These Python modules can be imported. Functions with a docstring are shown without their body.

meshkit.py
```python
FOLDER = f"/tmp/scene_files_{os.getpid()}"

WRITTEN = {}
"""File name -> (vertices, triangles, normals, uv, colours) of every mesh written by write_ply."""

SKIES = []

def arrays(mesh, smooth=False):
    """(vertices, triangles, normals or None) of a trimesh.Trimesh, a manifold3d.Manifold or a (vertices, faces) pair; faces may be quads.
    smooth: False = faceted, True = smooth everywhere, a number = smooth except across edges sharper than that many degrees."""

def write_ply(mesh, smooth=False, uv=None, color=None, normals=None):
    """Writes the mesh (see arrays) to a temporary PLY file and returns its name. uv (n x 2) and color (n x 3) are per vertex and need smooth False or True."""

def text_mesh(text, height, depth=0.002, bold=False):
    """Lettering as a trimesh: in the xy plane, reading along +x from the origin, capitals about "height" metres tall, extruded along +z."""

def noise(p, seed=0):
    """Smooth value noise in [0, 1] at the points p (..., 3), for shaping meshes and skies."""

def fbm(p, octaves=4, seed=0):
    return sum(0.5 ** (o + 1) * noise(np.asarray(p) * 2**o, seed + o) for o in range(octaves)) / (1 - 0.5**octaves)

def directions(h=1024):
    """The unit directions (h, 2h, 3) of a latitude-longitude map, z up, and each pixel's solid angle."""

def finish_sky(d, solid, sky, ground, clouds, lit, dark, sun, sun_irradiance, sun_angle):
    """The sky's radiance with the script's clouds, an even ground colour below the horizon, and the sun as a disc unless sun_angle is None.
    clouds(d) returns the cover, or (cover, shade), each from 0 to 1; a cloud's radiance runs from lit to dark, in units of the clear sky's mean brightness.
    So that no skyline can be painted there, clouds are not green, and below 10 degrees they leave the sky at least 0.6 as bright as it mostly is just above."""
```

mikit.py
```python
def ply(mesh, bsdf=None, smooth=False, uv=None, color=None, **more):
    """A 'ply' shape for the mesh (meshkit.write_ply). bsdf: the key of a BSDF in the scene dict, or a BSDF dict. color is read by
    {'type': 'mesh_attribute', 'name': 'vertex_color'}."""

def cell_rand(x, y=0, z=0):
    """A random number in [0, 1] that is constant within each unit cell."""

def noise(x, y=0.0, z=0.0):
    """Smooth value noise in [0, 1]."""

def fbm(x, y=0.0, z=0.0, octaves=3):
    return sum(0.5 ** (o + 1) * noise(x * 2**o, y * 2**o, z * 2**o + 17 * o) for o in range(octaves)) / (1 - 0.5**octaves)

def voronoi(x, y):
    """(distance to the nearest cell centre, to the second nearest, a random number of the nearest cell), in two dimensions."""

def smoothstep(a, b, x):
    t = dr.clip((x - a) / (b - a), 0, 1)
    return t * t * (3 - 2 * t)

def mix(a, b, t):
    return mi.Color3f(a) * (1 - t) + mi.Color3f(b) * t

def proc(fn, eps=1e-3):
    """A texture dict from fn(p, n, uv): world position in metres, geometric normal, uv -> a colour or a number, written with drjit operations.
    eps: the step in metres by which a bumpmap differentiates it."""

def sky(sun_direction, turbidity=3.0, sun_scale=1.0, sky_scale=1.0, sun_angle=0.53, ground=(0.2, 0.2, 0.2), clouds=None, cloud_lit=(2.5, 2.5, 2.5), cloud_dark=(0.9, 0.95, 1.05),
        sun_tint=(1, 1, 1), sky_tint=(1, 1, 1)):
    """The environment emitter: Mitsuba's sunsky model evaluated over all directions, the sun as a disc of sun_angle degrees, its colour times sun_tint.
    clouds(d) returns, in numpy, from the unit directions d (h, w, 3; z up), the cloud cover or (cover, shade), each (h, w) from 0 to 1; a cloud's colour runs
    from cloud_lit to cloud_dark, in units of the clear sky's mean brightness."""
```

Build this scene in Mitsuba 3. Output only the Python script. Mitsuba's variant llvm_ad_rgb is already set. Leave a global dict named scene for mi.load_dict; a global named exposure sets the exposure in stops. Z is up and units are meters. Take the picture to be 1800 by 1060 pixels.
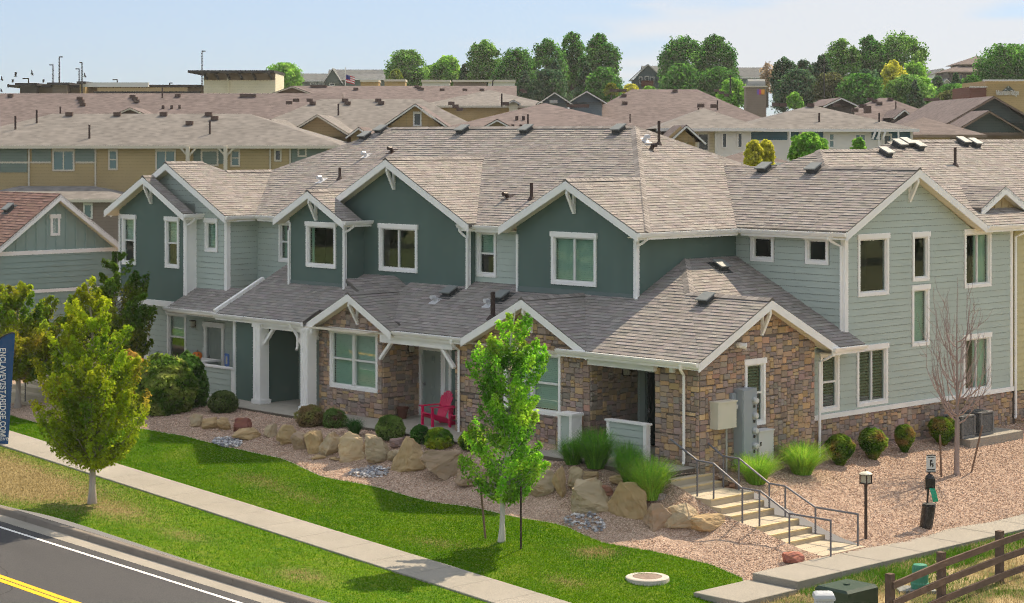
import math, random
import numpy as np, trimesh, shapely
from shapely.geometry import Polygon, box as sbox, MultiPolygon, LineString, Point
from shapely.prepared import prep
from shapely import affinity
from scipy.interpolate import RBFInterpolator, RegularGridInterpolator
import drjit as dr, mitsuba as mi, mikit, meshkit
from mikit import noise, fbm, voronoi, smoothstep, mix, cell_rand, proc
T = mi.ScalarTransform4f
scene, labels = {}, {}

# ------------------------------------------------------------------ camera, sky, exposure
CAM = np.array([48.0, -42.0, 8.65])
FW = np.array([-0.72451, 0.68926, 0.0]); RT = np.array([0.68926, 0.72451, 0.0])
scene['camera'] = {'type': 'perspective', 'fov': 27.65, 'fov_axis': 'x', 'near_clip': 1.0, 'far_clip': 6000.0,
                   'principal_point_offset_x': 0.0, 'principal_point_offset_y': 0.2736,
                   'to_world': T().look_at(origin=CAM.tolist(), target=(CAM + FW * 50).tolist(), up=[0, 0, 1])}
SUN = np.array([-0.06, 0.80, 0.93])
def sky_clouds(d):
    az = (d @ RT) / np.maximum(d @ FW, 0.2)
    q = np.stack([az * 6.5 + 1.7, d[..., 2] * 62, d @ FW * 0 + 3.0], -1)
    n = meshkit.fbm(q + meshkit.fbm(q * 1.7, 3, 5)[..., None] * 0.6, 5, 3)
    low = np.clip((n - 0.52 + 0.16 * np.clip(az * 5, -1, 1)) * 9.0, 0, 1) * 0.8
    g = meshkit.fbm(d * 3.0, 4, 6)
    high = np.clip(0.4 + (g - 0.3) * 1.7, 0, 0.9)  # overhead cloud out of view, cover raised to add fill light
    w = np.clip((d[..., 2] - 0.10) / 0.2, 0, 1)
    return low * (1 - w) + high * w, np.clip((0.5 - g) * 0.6, 0, 0.3)
scene['sky'] = mikit.sky(SUN, turbidity=2.3, sun_scale=0.8, sky_scale=0.78, sky_tint=(0.93, 0.83, 0.80), clouds=sky_clouds, cloud_lit=(2.65, 2.68, 2.76), cloud_dark=(1.9, 1.95, 2.06), sun_tint=(0.99, 0.98, 0.96))
exposure = 2.5

# ------------------------------------------------------------------ naming and mesh helpers
_n = {}
def numbered(base):
    k = _n.get(base, -1) + 1
    _n[base] = k
    return base if k == 0 else f'{base}_{k:03d}'
def thing(name, label, cat, group=None):
    key = numbered(name)
    labels[key] = {'label': label, 'category': cat}
    if group: labels[key]['group'] = group
    return key
def add(name, mesh, bsdf, parent=None, smooth=False, color=None, label=None, kind=None):
    if isinstance(mesh, MB):
        color = mesh.colors() if mesh.c and color is None else color
        mesh = mesh.arrays()
    if mesh is None: return None
    key = numbered(parent + '__' + name) if parent else numbered(name)
    scene[key] = mikit.ply(mesh, bsdf, smooth=smooth, color=color)
    if label or kind:
        labels[key] = {}
        if label: labels[key]['label'] = label
        if kind: labels[key]['kind'] = kind
    return key
def whole(name, mesh, bsdf, label, cat, group=None, smooth=False, color=None):
    key = thing(name, label, cat, group)
    if isinstance(mesh, MB):
        color = mesh.colors() if mesh.c and color is None else color
        mesh = mesh.arrays()
    scene[key] = mikit.ply(mesh, bsdf, smooth=smooth, color=color)
    return key
def struct(name, mesh, bsdf, smooth=False, color=None, kind='structure', label=None):
    if isinstance(mesh, MB):
        color = mesh.colors() if mesh.c and color is None else color
        mesh = mesh.arrays()
    key = numbered(name)
    scene[key] = mikit.ply(mesh, bsdf, smooth=smooth, color=color)
    labels[key] = {'kind': kind}
    if label: labels[key]['label'] = label
    return key

Z3 = np.array([0, 0, 1.0])
class MB:
    """collects faces into one mesh; optional colour per vertex"""
    def __init__(self): self.v, self.f, self.c, self.n = [], [], [], 0
    def put(self, v, f, color=None):
        v = np.asarray(v, float); f = np.asarray(f, int)
        if f.shape[1] == 4: f = np.vstack([f[:, [0, 1, 2]], f[:, [0, 2, 3]]])
        self.v.append(v); self.f.append(f + self.n); self.n += len(v)
        if color is not None:
            color = np.asarray(color, float)
            self.c.append(np.broadcast_to(color, (len(v), 3)) if color.ndim == 1 else color)
        return self
    def arrays(self): return (np.vstack(self.v), np.vstack(self.f)) if self.v else None
    def colors(self): return np.vstack(self.c)
    def box(self, x0, x1, y0, y1, z0, z1, color=None):
        return self.obox([(x0 + x1) / 2, (y0 + y1) / 2, (z0 + z1) / 2], [(x1 - x0) / 2, 0, 0], [0, (y1 - y0) / 2, 0], [0, 0, (z1 - z0) / 2], color)
    def obox(self, c, a, b, d, color=None):
        c, a, b, d = (np.asarray(q, float) for q in (c, a, b, d))
        if np.dot(np.cross(a, b), d) < 0: a = -a
        v = [c + i * a + j * b + k * d for k in (-1, 1) for j in (-1, 1) for i in (-1, 1)]
        return self.put(v, [[0, 2, 3, 1], [4, 5, 7, 6], [0, 1, 5, 4], [2, 6, 7, 3], [0, 4, 6, 2], [1, 3, 7, 5]], color)
    def beam(self, p, q, w, h, up=Z3, color=None):
        p, q = np.asarray(p, float), np.asarray(q, float); t = q - p; L = np.linalg.norm(t); t = t / L
        s = np.cross(t, up); s /= np.linalg.norm(s); u = np.cross(s, t)
        return self.obox((p + q) / 2, t * L / 2, s * w / 2, u * h / 2, color)
    def tube(self, pts, r, n=8, cap=True, color=None):
        pts = np.asarray(pts, float); r = np.broadcast_to(np.asarray(r, float), (len(pts),))
        tan = np.gradient(pts, axis=0); tan /= np.linalg.norm(tan, axis=1, keepdims=True) + 1e-12
        a = np.cross(tan[0], [0.3, 0.2, 0.93]); a /= np.linalg.norm(a)
        ang = np.arange(n) * 2 * np.pi / n; V = []
        for i in range(len(pts)):
            a = a - tan[i] * (a @ tan[i]); a /= np.linalg.norm(a); b = np.cross(tan[i], a)
            V.append(pts[i] + r[i] * (np.cos(ang)[:, None] * a + np.sin(ang)[:, None] * b))
        Fc = []
        for i in range(len(pts) - 1):
            for k in range(n):
                Fc.append([i * n + k, i * n + (k + 1) % n, (i + 1) * n + (k + 1) % n, (i + 1) * n + k])
        V = np.vstack(V); F3 = np.array(Fc); F3 = np.vstack([F3[:, [0, 1, 2]], F3[:, [0, 2, 3]]])
        if cap:
            m = len(V); V = np.vstack([V, pts[:1], pts[-1:]]); e = (len(pts) - 1) * n
            F3 = np.vstack([F3, [[m, (k + 1) % n, k] for k in range(n)], [[m + 1, e + k, e + (k + 1) % n] for k in range(n)]])
        return self.put(V, F3, color)
    def lathe(self, c, prof, n=16, color=None):
        """prof: (r, z) bottom to top"""
        c = np.asarray(c, float); ang = np.arange(n) * 2 * np.pi / n
        V = [c + np.stack([r * np.cos(ang), r * np.sin(ang), np.full(n, z)], 1) for r, z in prof]
        Fc = [[i * n + k, i * n + (k + 1) % n, (i + 1) * n + (k + 1) % n, (i + 1) * n + k] for i in range(len(prof) - 1) for k in range(n)]
        return self.put(np.vstack(V), Fc, color)
    def poly(self, pg, fr, d0, d1, color=None, bevel=0.0):
        """prism of a shapely polygon in the wall frame fr, from depth d0 (back) to d1 (front)"""
        for g in polys(pg):
            v2, f = tri(g)
            if v2 is None: continue
            m = len(v2)
            self.put(fr.at(v2[:, 0], v2[:, 1], d1), f, color)
            for ring in [g.exterior, *g.interiors]:
                r = np.asarray(ring.coords)
                if (ring is g.exterior) != ring.is_ccw: r = r[::-1]
                k = len(r) - 1; r = r[:-1]
                v = np.vstack([fr.at(r[:, 0], r[:, 1], d0), fr.at(r[:, 0], r[:, 1], d1)])
                self.put(v, [[i, (i + 1) % k, k + (i + 1) % k, k + i] for i in range(k)], color)
        return self
def polys(g):
    if g.is_empty: return []
    if g.geom_type == 'Polygon': return [g]
    return [q for q in getattr(g, 'geoms', []) for q in polys(q)] if g.geom_type != 'LineString' else []
def tri(g):
    g = g.buffer(0)
    if g.is_empty or g.geom_type != 'Polygon' or g.area < 1e-6: return None, None
    try: v, f = trimesh.creation.triangulate_polygon(g, engine='earcut')
    except Exception: return None, None
    v = np.asarray(v)[:, :2]; f = np.asarray(f)
    a, b, c = v[f[:, 0]], v[f[:, 1]], v[f[:, 2]]
    s = (b[:, 0] - a[:, 0]) * (c[:, 1] - a[:, 1]) - (b[:, 1] - a[:, 1]) * (c[:, 0] - a[:, 0])
    f = np.where((s < 0)[:, None], f[:, ::-1], f)
    return v, f
class Frame:
    """a wall plane: s runs to the right as seen from outside, t up, depth outward"""
    def __init__(self, origin, s): self.o = np.asarray(origin, float); self.s = np.asarray(s, float); self.n = np.cross(self.s, Z3)
    def at(self, s, z, d=0.0):
        s, z, d = np.broadcast_arrays(np.asarray(s, float), np.asarray(z, float), np.asarray(d, float))
        return self.o + s[..., None] * self.s + z[..., None] * Z3 + d[..., None] * self.n
def front(y): return Frame([0, y, 0], [1, 0, 0])        # faces -Y, s = X
def side(x): return Frame([x, 0, 0], [0, 1, 0])         # faces +X, s = Y
def fbox(m, fr, s0, s1, z0, z1, d0, d1, color=None):
    c = fr.at((s0 + s1) / 2, (z0 + z1) / 2, (d0 + d1) / 2)
    return m.obox(c, fr.s * (s1 - s0) / 2, Z3 * (z1 - z0) / 2, fr.n * (d1 - d0) / 2, color)

# ------------------------------------------------------------------ materials
def rgb(*c): return {'type': 'rgb', 'value': list(c)}
def paint(key, c, rough=0.6, spec=0.35, **k):
    scene[key] = {'type': 'twosided', 'b': {'type': 'principled', 'base_color': c if isinstance(c, dict) else rgb(*c), 'roughness': rough, 'specular': spec, **k}}
VC = {'type': 'mesh_attribute', 'name': 'vertex_color'}
def worn(c, amp=0.10, sc=1.5):
    c = mi.Color3f(*c)
    return proc(lambda p, n, uv: c * (1 - amp + 2 * amp * fbm(p.x * sc + p.y * 0.7, p.y * sc, p.z * sc * 1.4, 3)))
paint('white_trim', worn((0.86, 0.855, 0.835), 0.035), 0.5)
paint('cream_soffit', (0.66, 0.62, 0.50), 0.7)
paint('dark_green_siding', proc(lambda p, n, uv: mi.Color3f(.092, .145, .128) * (.86 + .18 * fbm(p.x * 2.3, p.y * 2.3, p.z * .35, 3) + .12 * fbm(p.x * .5, p.y * .5, p.z * .5, 2))), 0.6)
paint('sage_siding', worn((0.425, 0.495, 0.45), 0.07, 1.2), 0.6)
paint('lap_shadow_backing', (0.25, 0.29, 0.265), 0.9, 0.1)  # dark backing in the board gaps, its colour stands for the lap shadow
paint('tinted', VC, 0.75, 0.25)                     # any piece with a colour of its own per vertex
paint('tinted_satin', VC, 0.4, 0.5)
paint('door_grey', (0.27, 0.32, 0.29), 0.45)
paint('black_door', (0.012, 0.02, 0.02), 0.4)
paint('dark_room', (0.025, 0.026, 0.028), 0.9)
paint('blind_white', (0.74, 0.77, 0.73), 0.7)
paint('vinyl', (0.72, 0.72, 0.70), 0.4)
paint('dark_metal', (0.03, 0.028, 0.028), 0.45)
paint('rail_metal', (0.13, 0.13, 0.15), 0.45, 0.5)
paint('bronze', (0.045, 0.028, 0.024), 0.5)
paint('pink_plastic', (0.72, 0.012, 0.11), 0.35, 0.5)
scene['glass'] = {'type': 'thindielectric', 'specular_transmittance': rgb(0.55, 0.72, 0.64)}
scene['far_glass'] = {'type': 'principled', 'base_color': rgb(0.03, 0.045, 0.05), 'roughness': 0.08, 'specular': 0.8}
paint('shingle', VC, 0.9, 0.15)
leaf = lambda key, dt: scene.__setitem__(key, {'type': 'twosided', 'b': {'type': 'principled', 'base_color': VC, 'roughness': 0.55, 'specular': 0.35}} if dt is None else
        {'type': 'principledthin', 'base_color': VC, 'roughness': 0.65, 'diff_trans': dt, 'spec_trans': 0.0, 'eta': 1.25})
leaf('leaf', 1.2); leaf('grass_blade', 0.8); scene['grass_blade'] = {**scene['grass_blade'], 'eta': 1.06, 'roughness': 1.0}
paint('bark', VC, 0.85, 0.2)
def conc(p, n, uv):
    g = fbm(p.x * 1.1, p.y * 1.1, p.z, 4); f = noise(p.x * 37, p.y * 37, p.z * 37)
    return mix((0.25, 0.235, 0.20), (0.33, 0.31, 0.27), g) * (0.93 + 0.14 * f)
paint('concrete', proc(conc), 0.85, 0.2)
paint('stair_concrete', worn((.44, .385, .29), .08, 2.), .85, .2)
paint('blind_shaded', (.15, .16, .15), .7); paint('shaded_garage_siding', worn((.27, .37, .345), .06), .6)  # slats and garage siding: darker copies with the shade put into the colour
scene['thin_dark'] = {'type': 'twosided', 'b': {'type': 'principled', 'base_color': rgb(0.02, 0.02, 0.022), 'roughness': 0.5}}
# ------------------------------------------------------------------ building kit
RNG = np.random.default_rng(7)
def bump(key, inner, fn, scale, eps=2e-3):
    scene[key] = {'type': 'twosided', 'b': {'type': 'bumpmap', 'arbitrary': proc(fn, eps), 'scale': scale, 'bsdf': inner}}
bump('veneer_stone', {'type': 'principled', 'base_color': VC, 'roughness': 0.85, 'specular': 0.25},
     lambda p, n, uv: fbm(p.x * 14, p.y * 14, p.z * 18, 3), 0.03)
STONE_TONES = .82 * np.array([(.50, .34, .175), (.45, .32, .20), (.40, .29, .21), (.32, .235, .195), (.32, .235, .21), (.26, .225, .205), (.29, .25, .225), (.42, .255, .18), (.36, .27, .225), (.54, .39, .22)]) + .18 * np.array([.40, .295, .215])
STONE_P = np.array([.13, .12, .10, .14, .14, .12, .10, .05, .07, .03])
def ashlar(region, rng, hs=(.09, .12, .15, .18), wmin=.13, wmax=.34):
    """fills the bounds of a polygon with uneven stones (skyline packing), each cut by the polygon"""
    x0, y0, x1, y1 = region.bounds; out = []; sky = [[x0, x1, y0]]; P = prep(region)
    while True:
        k = min(range(len(sky)), key=lambda i: sky[i][2]); a, b, y = sky[k]
        if y >= y1: break
        w = min(b - a, rng.uniform(wmin, wmax))
        if b - a - w < wmin * .8: w = b - a if b - a < wmax * 1.2 else (b - a) / 2
        h = float(rng.choice(hs))
        r = sbox(a + .006, y + .006, a + w - .006, y + h - .006)
        if P.contains(r): out.append(r)
        elif P.intersects(r): out += [q for q in polys(region.intersection(r)) if q.area > .002]
        new = [[a, a + w, y + h]] + ([[a + w, b, y]] if b - a - w > 1e-6 else [])
        sky[k:k + 1] = new
        m = [sky[0]]
        for s in sky[1:]:
            if abs(s[2] - m[-1][2]) < .03: m[-1][1] = s[1]; m[-1][2] = max(m[-1][2], s[2])
            else: m.append(s)
        sky = m
    return out
def stone_mesh(m, q, fr, rng):
    col = STONE_TONES[rng.choice(len(STONE_TONES), p=STONE_P)] * rng.uniform(.8, 1.22) * rng.uniform(.95, 1.05, 3)
    d = rng.uniform(.022, .05)
    r = np.asarray(q.exterior.coords)[:-1]
    if not q.exterior.is_ccw: r = r[::-1]
    if len(r) > 5 or q.area < .004: return m.poly(q, fr, 0, d * .8, col)
    c = r.mean(0); k = len(r)
    e = c + (r - c) * np.clip(1 - .018 / np.maximum(np.linalg.norm(r - c, axis=1), .03), .6, 1)[:, None] + rng.uniform(-.006, .006, r.shape)
    dd = d + rng.uniform(-.008, .008, k)
    v = np.vstack([fr.at(r[:, 0], r[:, 1], 0), fr.at(r[:, 0], r[:, 1], d * .55), fr.at(e[:, 0], e[:, 1], dd)])
    f = [[i, (i + 1) % k, k + (i + 1) % k, k + i] for i in range(k)] + [[k + i, k + (i + 1) % k, 2 * k + (i + 1) % k, 2 * k + i] for i in range(k)]
    m.put(v, f, col)
    return m.put(v, [[2 * k, 2 * k + i, 2 * k + i + 1] for i in range(1, k - 1)], col)

class House:
    """one building: collects stones, boards and shingles so that the nearest 300 of each become parts of their own"""
    def __init__(self, key): self.key, self.pieces = key, {}
    def piece(self, kind, holder, mesh, centre, bsdf): self.pieces.setdefault(kind, []).append((np.linalg.norm(np.asarray(centre) - CAM), holder, mesh, bsdf))
    def flush(self, limit=300):
        for kind, L in self.pieces.items():
            L.sort(key=lambda t: t[0])
            for _, holder, m, b in L[:limit]: add(kind, m, b, holder)
            if len(L) > limit:
                for b in sorted({t[3] for t in L[limit:]}):
                    rest = MB()
                    for _, _, m, bb in L[limit:]:
                        if bb == b:
                            off = rest.n
                            for v in m.v: rest.v.append(v)
                            for f in m.f: rest.f.append(f + off)
                            rest.c += m.c; rest.n += m.n
                    add({'stone': 'stonework', 'board': 'boarding', 'shingle': 'shingle_courses'}.get(kind, kind + '_field'), rest, b, self.key, kind='stuff')
def openings(ws): return [sbox(w[0] + .07, w[2] + .07, w[1] - .07, w[3] - .12) for w in ws]
def cut(pg, rects):
    for r in rects: pg = pg.difference(r)
    return pg
def wall(h, fr, pg, bsdf='sage_siding', cuts=(), thick=.14, name='wall'):
    m = MB().poly(cut(pg, cuts), fr, -thick, 0)
    return add(name, m, bsdf, h.key)
def boards(h, holder, fr, pg, bsdf='sage_siding', e=.19, cuts=(), z0=None, jmax=4.2):
    pg = cut(pg, cuts); x0, y0, x1, y1 = pg.bounds; z = y0 if z0 is None else z0
    while z < y1:
        xs = [x0 - 1]; 
        while xs[-1] < x1 + 1: xs.append(xs[-1] + RNG.uniform(jmax * .7, jmax))
        for a, b in zip(xs[:-1], xs[1:]):
            for g in polys(pg.intersection(sbox(a + .002, z + .012, b - .002, z + e))):
                v2, f = tri(g)
                if v2 is None or g.area < .003: continue
                m = MB()
                dep = .012 + .022 * np.clip((z + e - v2[:, 1]) / e, 0, 1)
                m.put(fr.at(v2[:, 0], v2[:, 1], dep), f)
                r = np.asarray(g.exterior.coords)
                if not g.exterior.is_ccw: r = r[::-1]
                r = r[:-1]; k = len(r); dp = .012 + .022 * np.clip((z + e - r[:, 1]) / e, 0, 1)
                m.put(np.vstack([fr.at(r[:, 0], r[:, 1], 0), fr.at(r[:, 0], r[:, 1], dp)]), [[i, (i + 1) % k, k + (i + 1) % k, k + i] for i in range(k)])
                h.piece('board', holder, m, fr.at(g.centroid.x, z, 0), bsdf)
        z += e
def stones(h, holder, fr, pg, cuts=(), seed=1):
    pg = cut(pg, cuts); rng = np.random.default_rng(seed)
    for q in ashlar(pg, rng):
        m = stone_mesh(MB(), q, fr, rng); c = q.centroid
        if m.n: h.piece('stone', holder, m, fr.at(c.x, c.y), 'veneer_stone')
def stone_wall(h, fr, pg, cuts=(), seed=1):
    k = wall(h, fr, pg, 'mortar', cuts, name='stone_wall')
    stones(h, k, fr, pg, cuts, seed)
    return k
paint('mortar', (.17, .14, .12), 0.9, 0.1)
def blinds(m, fr, s0, s1, z0, z1, d, e=.055):
    z = z1 - e
    while z > z0:
        c = fr.at((s0 + s1) / 2, z, d)
        m.obox(c, fr.s * (s1 - s0) / 2, (fr.n * .011 - Z3 * .024), (fr.n * .024 + Z3 * .011) * .06)
        z -= e
def window(h, fr, s0, s1, z0, z1, kind='dh', blind=0.0, trim='white_trim', curtain=None, glass='glass', room=True, parent=None, slat=.055, bmat='blind_white'):
    """casing (sill, head), sash bars, pane and blind behind it; blind = the share of the opening that it covers, from the top"""
    j, hd, sl = .09, .15, .10
    m = MB(); fbox(m, fr, s0, s0 + j, z0, z1 - hd, -.02, .045); fbox(m, fr, s1 - j, s1, z0, z1 - hd, -.02, .045)
    fbox(m, fr, s0 + j, s1 - j, z0, z0 + sl, -.02, .043)
    w = add('window', m, trim, parent or h.key)
    m = MB(); fbox(m, fr, s0 - .035, s1 + .035, z1 - hd, z1, -.02, .065); add('head', m, trim, w)
    a, b, lo, hi = s0 + j, s1 - j, z0 + sl, z1 - hd; v = .045
    m = MB()
    for q in ((a, a + v, lo, hi), (b - v, b, lo, hi), (a + v, b - v, lo, lo + v), (a + v, b - v, hi - v, hi)): fbox(m, fr, *q, -.07, -.005)
    mid = (lo + hi) / 2; sm = (a + b) / 2
    if kind in ('dh', '2dh'): fbox(m, fr, a + v, b - v, mid - .028, mid + .028, -.065, .0)
    if kind == 'sl': fbox(m, fr, sm - .028, sm + .028, lo + v, hi - v, -.065, .0)
    if kind == '2dh': fbox(m, fr, sm - .06, sm + .06, lo + v, hi - v, -.068, .03)
    add('sash', m, 'vinyl', w)
    m = MB(); m.put(fr.at([a, b, b, a], [lo, lo, hi, hi], -.045), [[0, 1, 2, 3]]); add('pane', m, glass, w)
    if room:
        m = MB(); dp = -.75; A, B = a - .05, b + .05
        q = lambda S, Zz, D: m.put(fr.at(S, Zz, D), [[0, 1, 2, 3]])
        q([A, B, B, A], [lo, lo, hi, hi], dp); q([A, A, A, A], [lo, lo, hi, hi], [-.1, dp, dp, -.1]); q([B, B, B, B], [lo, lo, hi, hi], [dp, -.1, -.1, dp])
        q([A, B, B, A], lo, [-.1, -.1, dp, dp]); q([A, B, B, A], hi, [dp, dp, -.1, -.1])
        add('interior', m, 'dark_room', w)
    if blind > 0:
        m = MB(); blinds(m, fr, a + .01, b - .01, hi - (hi - lo) * blind, hi, -.13, slat); add('blind', m, bmat, w)
    if curtain:
        m = MB(); cs = np.linspace(a + (b - a) * curtain[0], a + (b - a) * curtain[1], 22); dd = -.16 + .02 * np.sin(np.arange(22) * 1.9)
        V = np.vstack([fr.at(cs, np.full(22, lo), dd), fr.at(cs, np.full(22, hi), dd)])
        m.put(V, [[i, i + 1, 23 + i, 22 + i] for i in range(21)]); add('curtain', m, 'blind_white', w)
    return w
def door(h, fr, s0, s1, z0, z1, bsdf='door_grey', cas=.14, trim='white_trim', depth=-.06, handle=1):
    m = MB(); fbox(m, fr, s0 - cas, s0, z0, z1, -.02, .05); fbox(m, fr, s1, s1 + cas, z0, z1, -.02, .05); fbox(m, fr, s0 - cas - .04, s1 + cas + .04, z1, z1 + .17, -.02, .07)
    d = add('door', m, trim, h.key)
    m = MB(); fbox(m, fr, s0, s1, z0 + .015, z1, depth - .045, depth)
    w = s1 - s0; H = z1 - z0
    for cx in (.28, .72):
        for (lo, hi) in ((.07, .36), (.42, .73), (.79, .94)):
            for (A, B, Cc, D) in ((-.16, .16, lo, lo + .012), (-.16, .16, hi - .012, hi), (-.16, -.145, lo, hi), (.145, .16, lo, hi)):
                fbox(m, fr, s0 + w * (cx + A), s0 + w * (cx + B), z0 + H * Cc, z0 + H * D, depth, depth + .014)
    add('leaf', m, bsdf, d)
    hs = s0 + .08 if handle > 0 else s1 - .08
    m = MB(); m.lathe(fr.at(hs, z0 + .98, depth + .05) - Z3 * .03, [(0, 0), (.028, .008), (.034, .03), (.028, .052), (0, .06)], 10); fbox(m, fr, hs - .02, hs + .02, z0 + .92, z0 + 1.04, depth, depth + .03)
    add('handle', m, 'rail_metal', d)
    return d
def gable_trim(h, axis, c, w, ze, tip, wallp, apex_bracket=True, trim='white_trim', soffit='cream_soffit', half=(True, True), pitch=.5):
    """rake boards, soffit and the little bracket under the peak; axis 'f' faces -Y (c = x of the ridge), 's' faces +X (c = y)"""
    fr = front(tip) if axis == 'f' else side(tip); ov = abs(tip - wallp); za = ze + w * pitch
    L = ([(-w, ze)] if half[0] else []) + [(0, za)] + ([(w, ze)] if half[1] else [])
    for i in range(len(L) - 1):
        (a, za_), (b, zb_) = L[i], L[i + 1]
        pg = Polygon([(c + a, za_ - .25), (c + b, zb_ - .25), (c + b, zb_ - .015), (c + a, za_ - .015)])
        add('rake_board', MB().poly(pg, fr, -.04, 0), trim, h.key)
        pg = Polygon([(c + a, za_ - .20), (c + b, zb_ - .20), (c + b, zb_ - .16), (c + a, za_ - .16)])
        add('soffit', MB().poly(pg, fr, -ov - .1, -.042), soffit, h.key)
    if apex_bracket:
        m = MB(); z = za - .36
        P = lambda s, zz, d: fr.at(c + s, zz, d)
        m.beam(P(0, z + .02, -ov), P(0, z + .02, -.05), .09, .10); m.beam(P(0, z - .62, -ov + .04), P(0, z - .02, -ov + .04), .09, .07, up=fr.n)
        m.beam(P(0, z - .56, -ov + .05), P(0, z, -.07), .08, .09, up=fr.s)
        add('bracket', m, 'white_trim' if trim == 'white_trim' else trim, h.key)
def gutter(h, p, q, trim='white_trim', out=None, drop=.0, sz=.125):
    """eave gutter from p to q (points on the shingle edge); out: horizontal direction away from the roof"""
    p, q = np.asarray(p, float), np.asarray(q, float); t = (q - p) / np.linalg.norm(q - p); o = np.cross(t, Z3) if out is None else np.asarray(out, float)
    prof = [(0, -.01), (0, -sz), (.07, -sz), (.115, -.05), (.125, -.01), (.112, -.01), (.10, -.05), (.06, -sz + .012), (.012, -sz + .012), (.012, -.01)]
    V = [a + o * u + Z3 * (v - drop) for a in (p, q) for u, v in prof]; k = len(prof)
    m = MB(); m.put(V, [[i, (i + 1) % k, k + (i + 1) % k, k + i] for i in range(k)])
    for e, sgn in ((0, 1), (k, -1)):
        idx = [[e, e + i, e + i + 1] for i in range(1, 5)]
        m.put(np.array(V)[:], [f if sgn < 0 else f[::-1] for f in idx])
    g = add('gutter', m, trim, h.key)
    m = MB(); m.beam(p - o * .012 - Z3 * .11, q - o * .012 - Z3 * .11, .02, .2); add('fascia', m, trim, h.key)
    return g
def downspout(h, pts, trim='white_trim', r=.042):
    m = MB(); m.tube(np.asarray(pts, float), r, 6); return add('downspout', m, trim, h.key)
def corner(h, x, y, z0, z1, dx=.11, dy=.11, p=.035, trim='white_trim'):
    """corner board wrapping the corner at (x, y) of a front wall (to the left or right of x by dx) and a side wall (dy)"""
    m = MB()
    m.box(min(x, x + dx), max(x, x + dx), y - p, y, z0, z1)
    if dy: m.box(x, x + p, y - p, y + dy, z0, z1)
    return add('corner_trim', m, trim, h.key)

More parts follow.
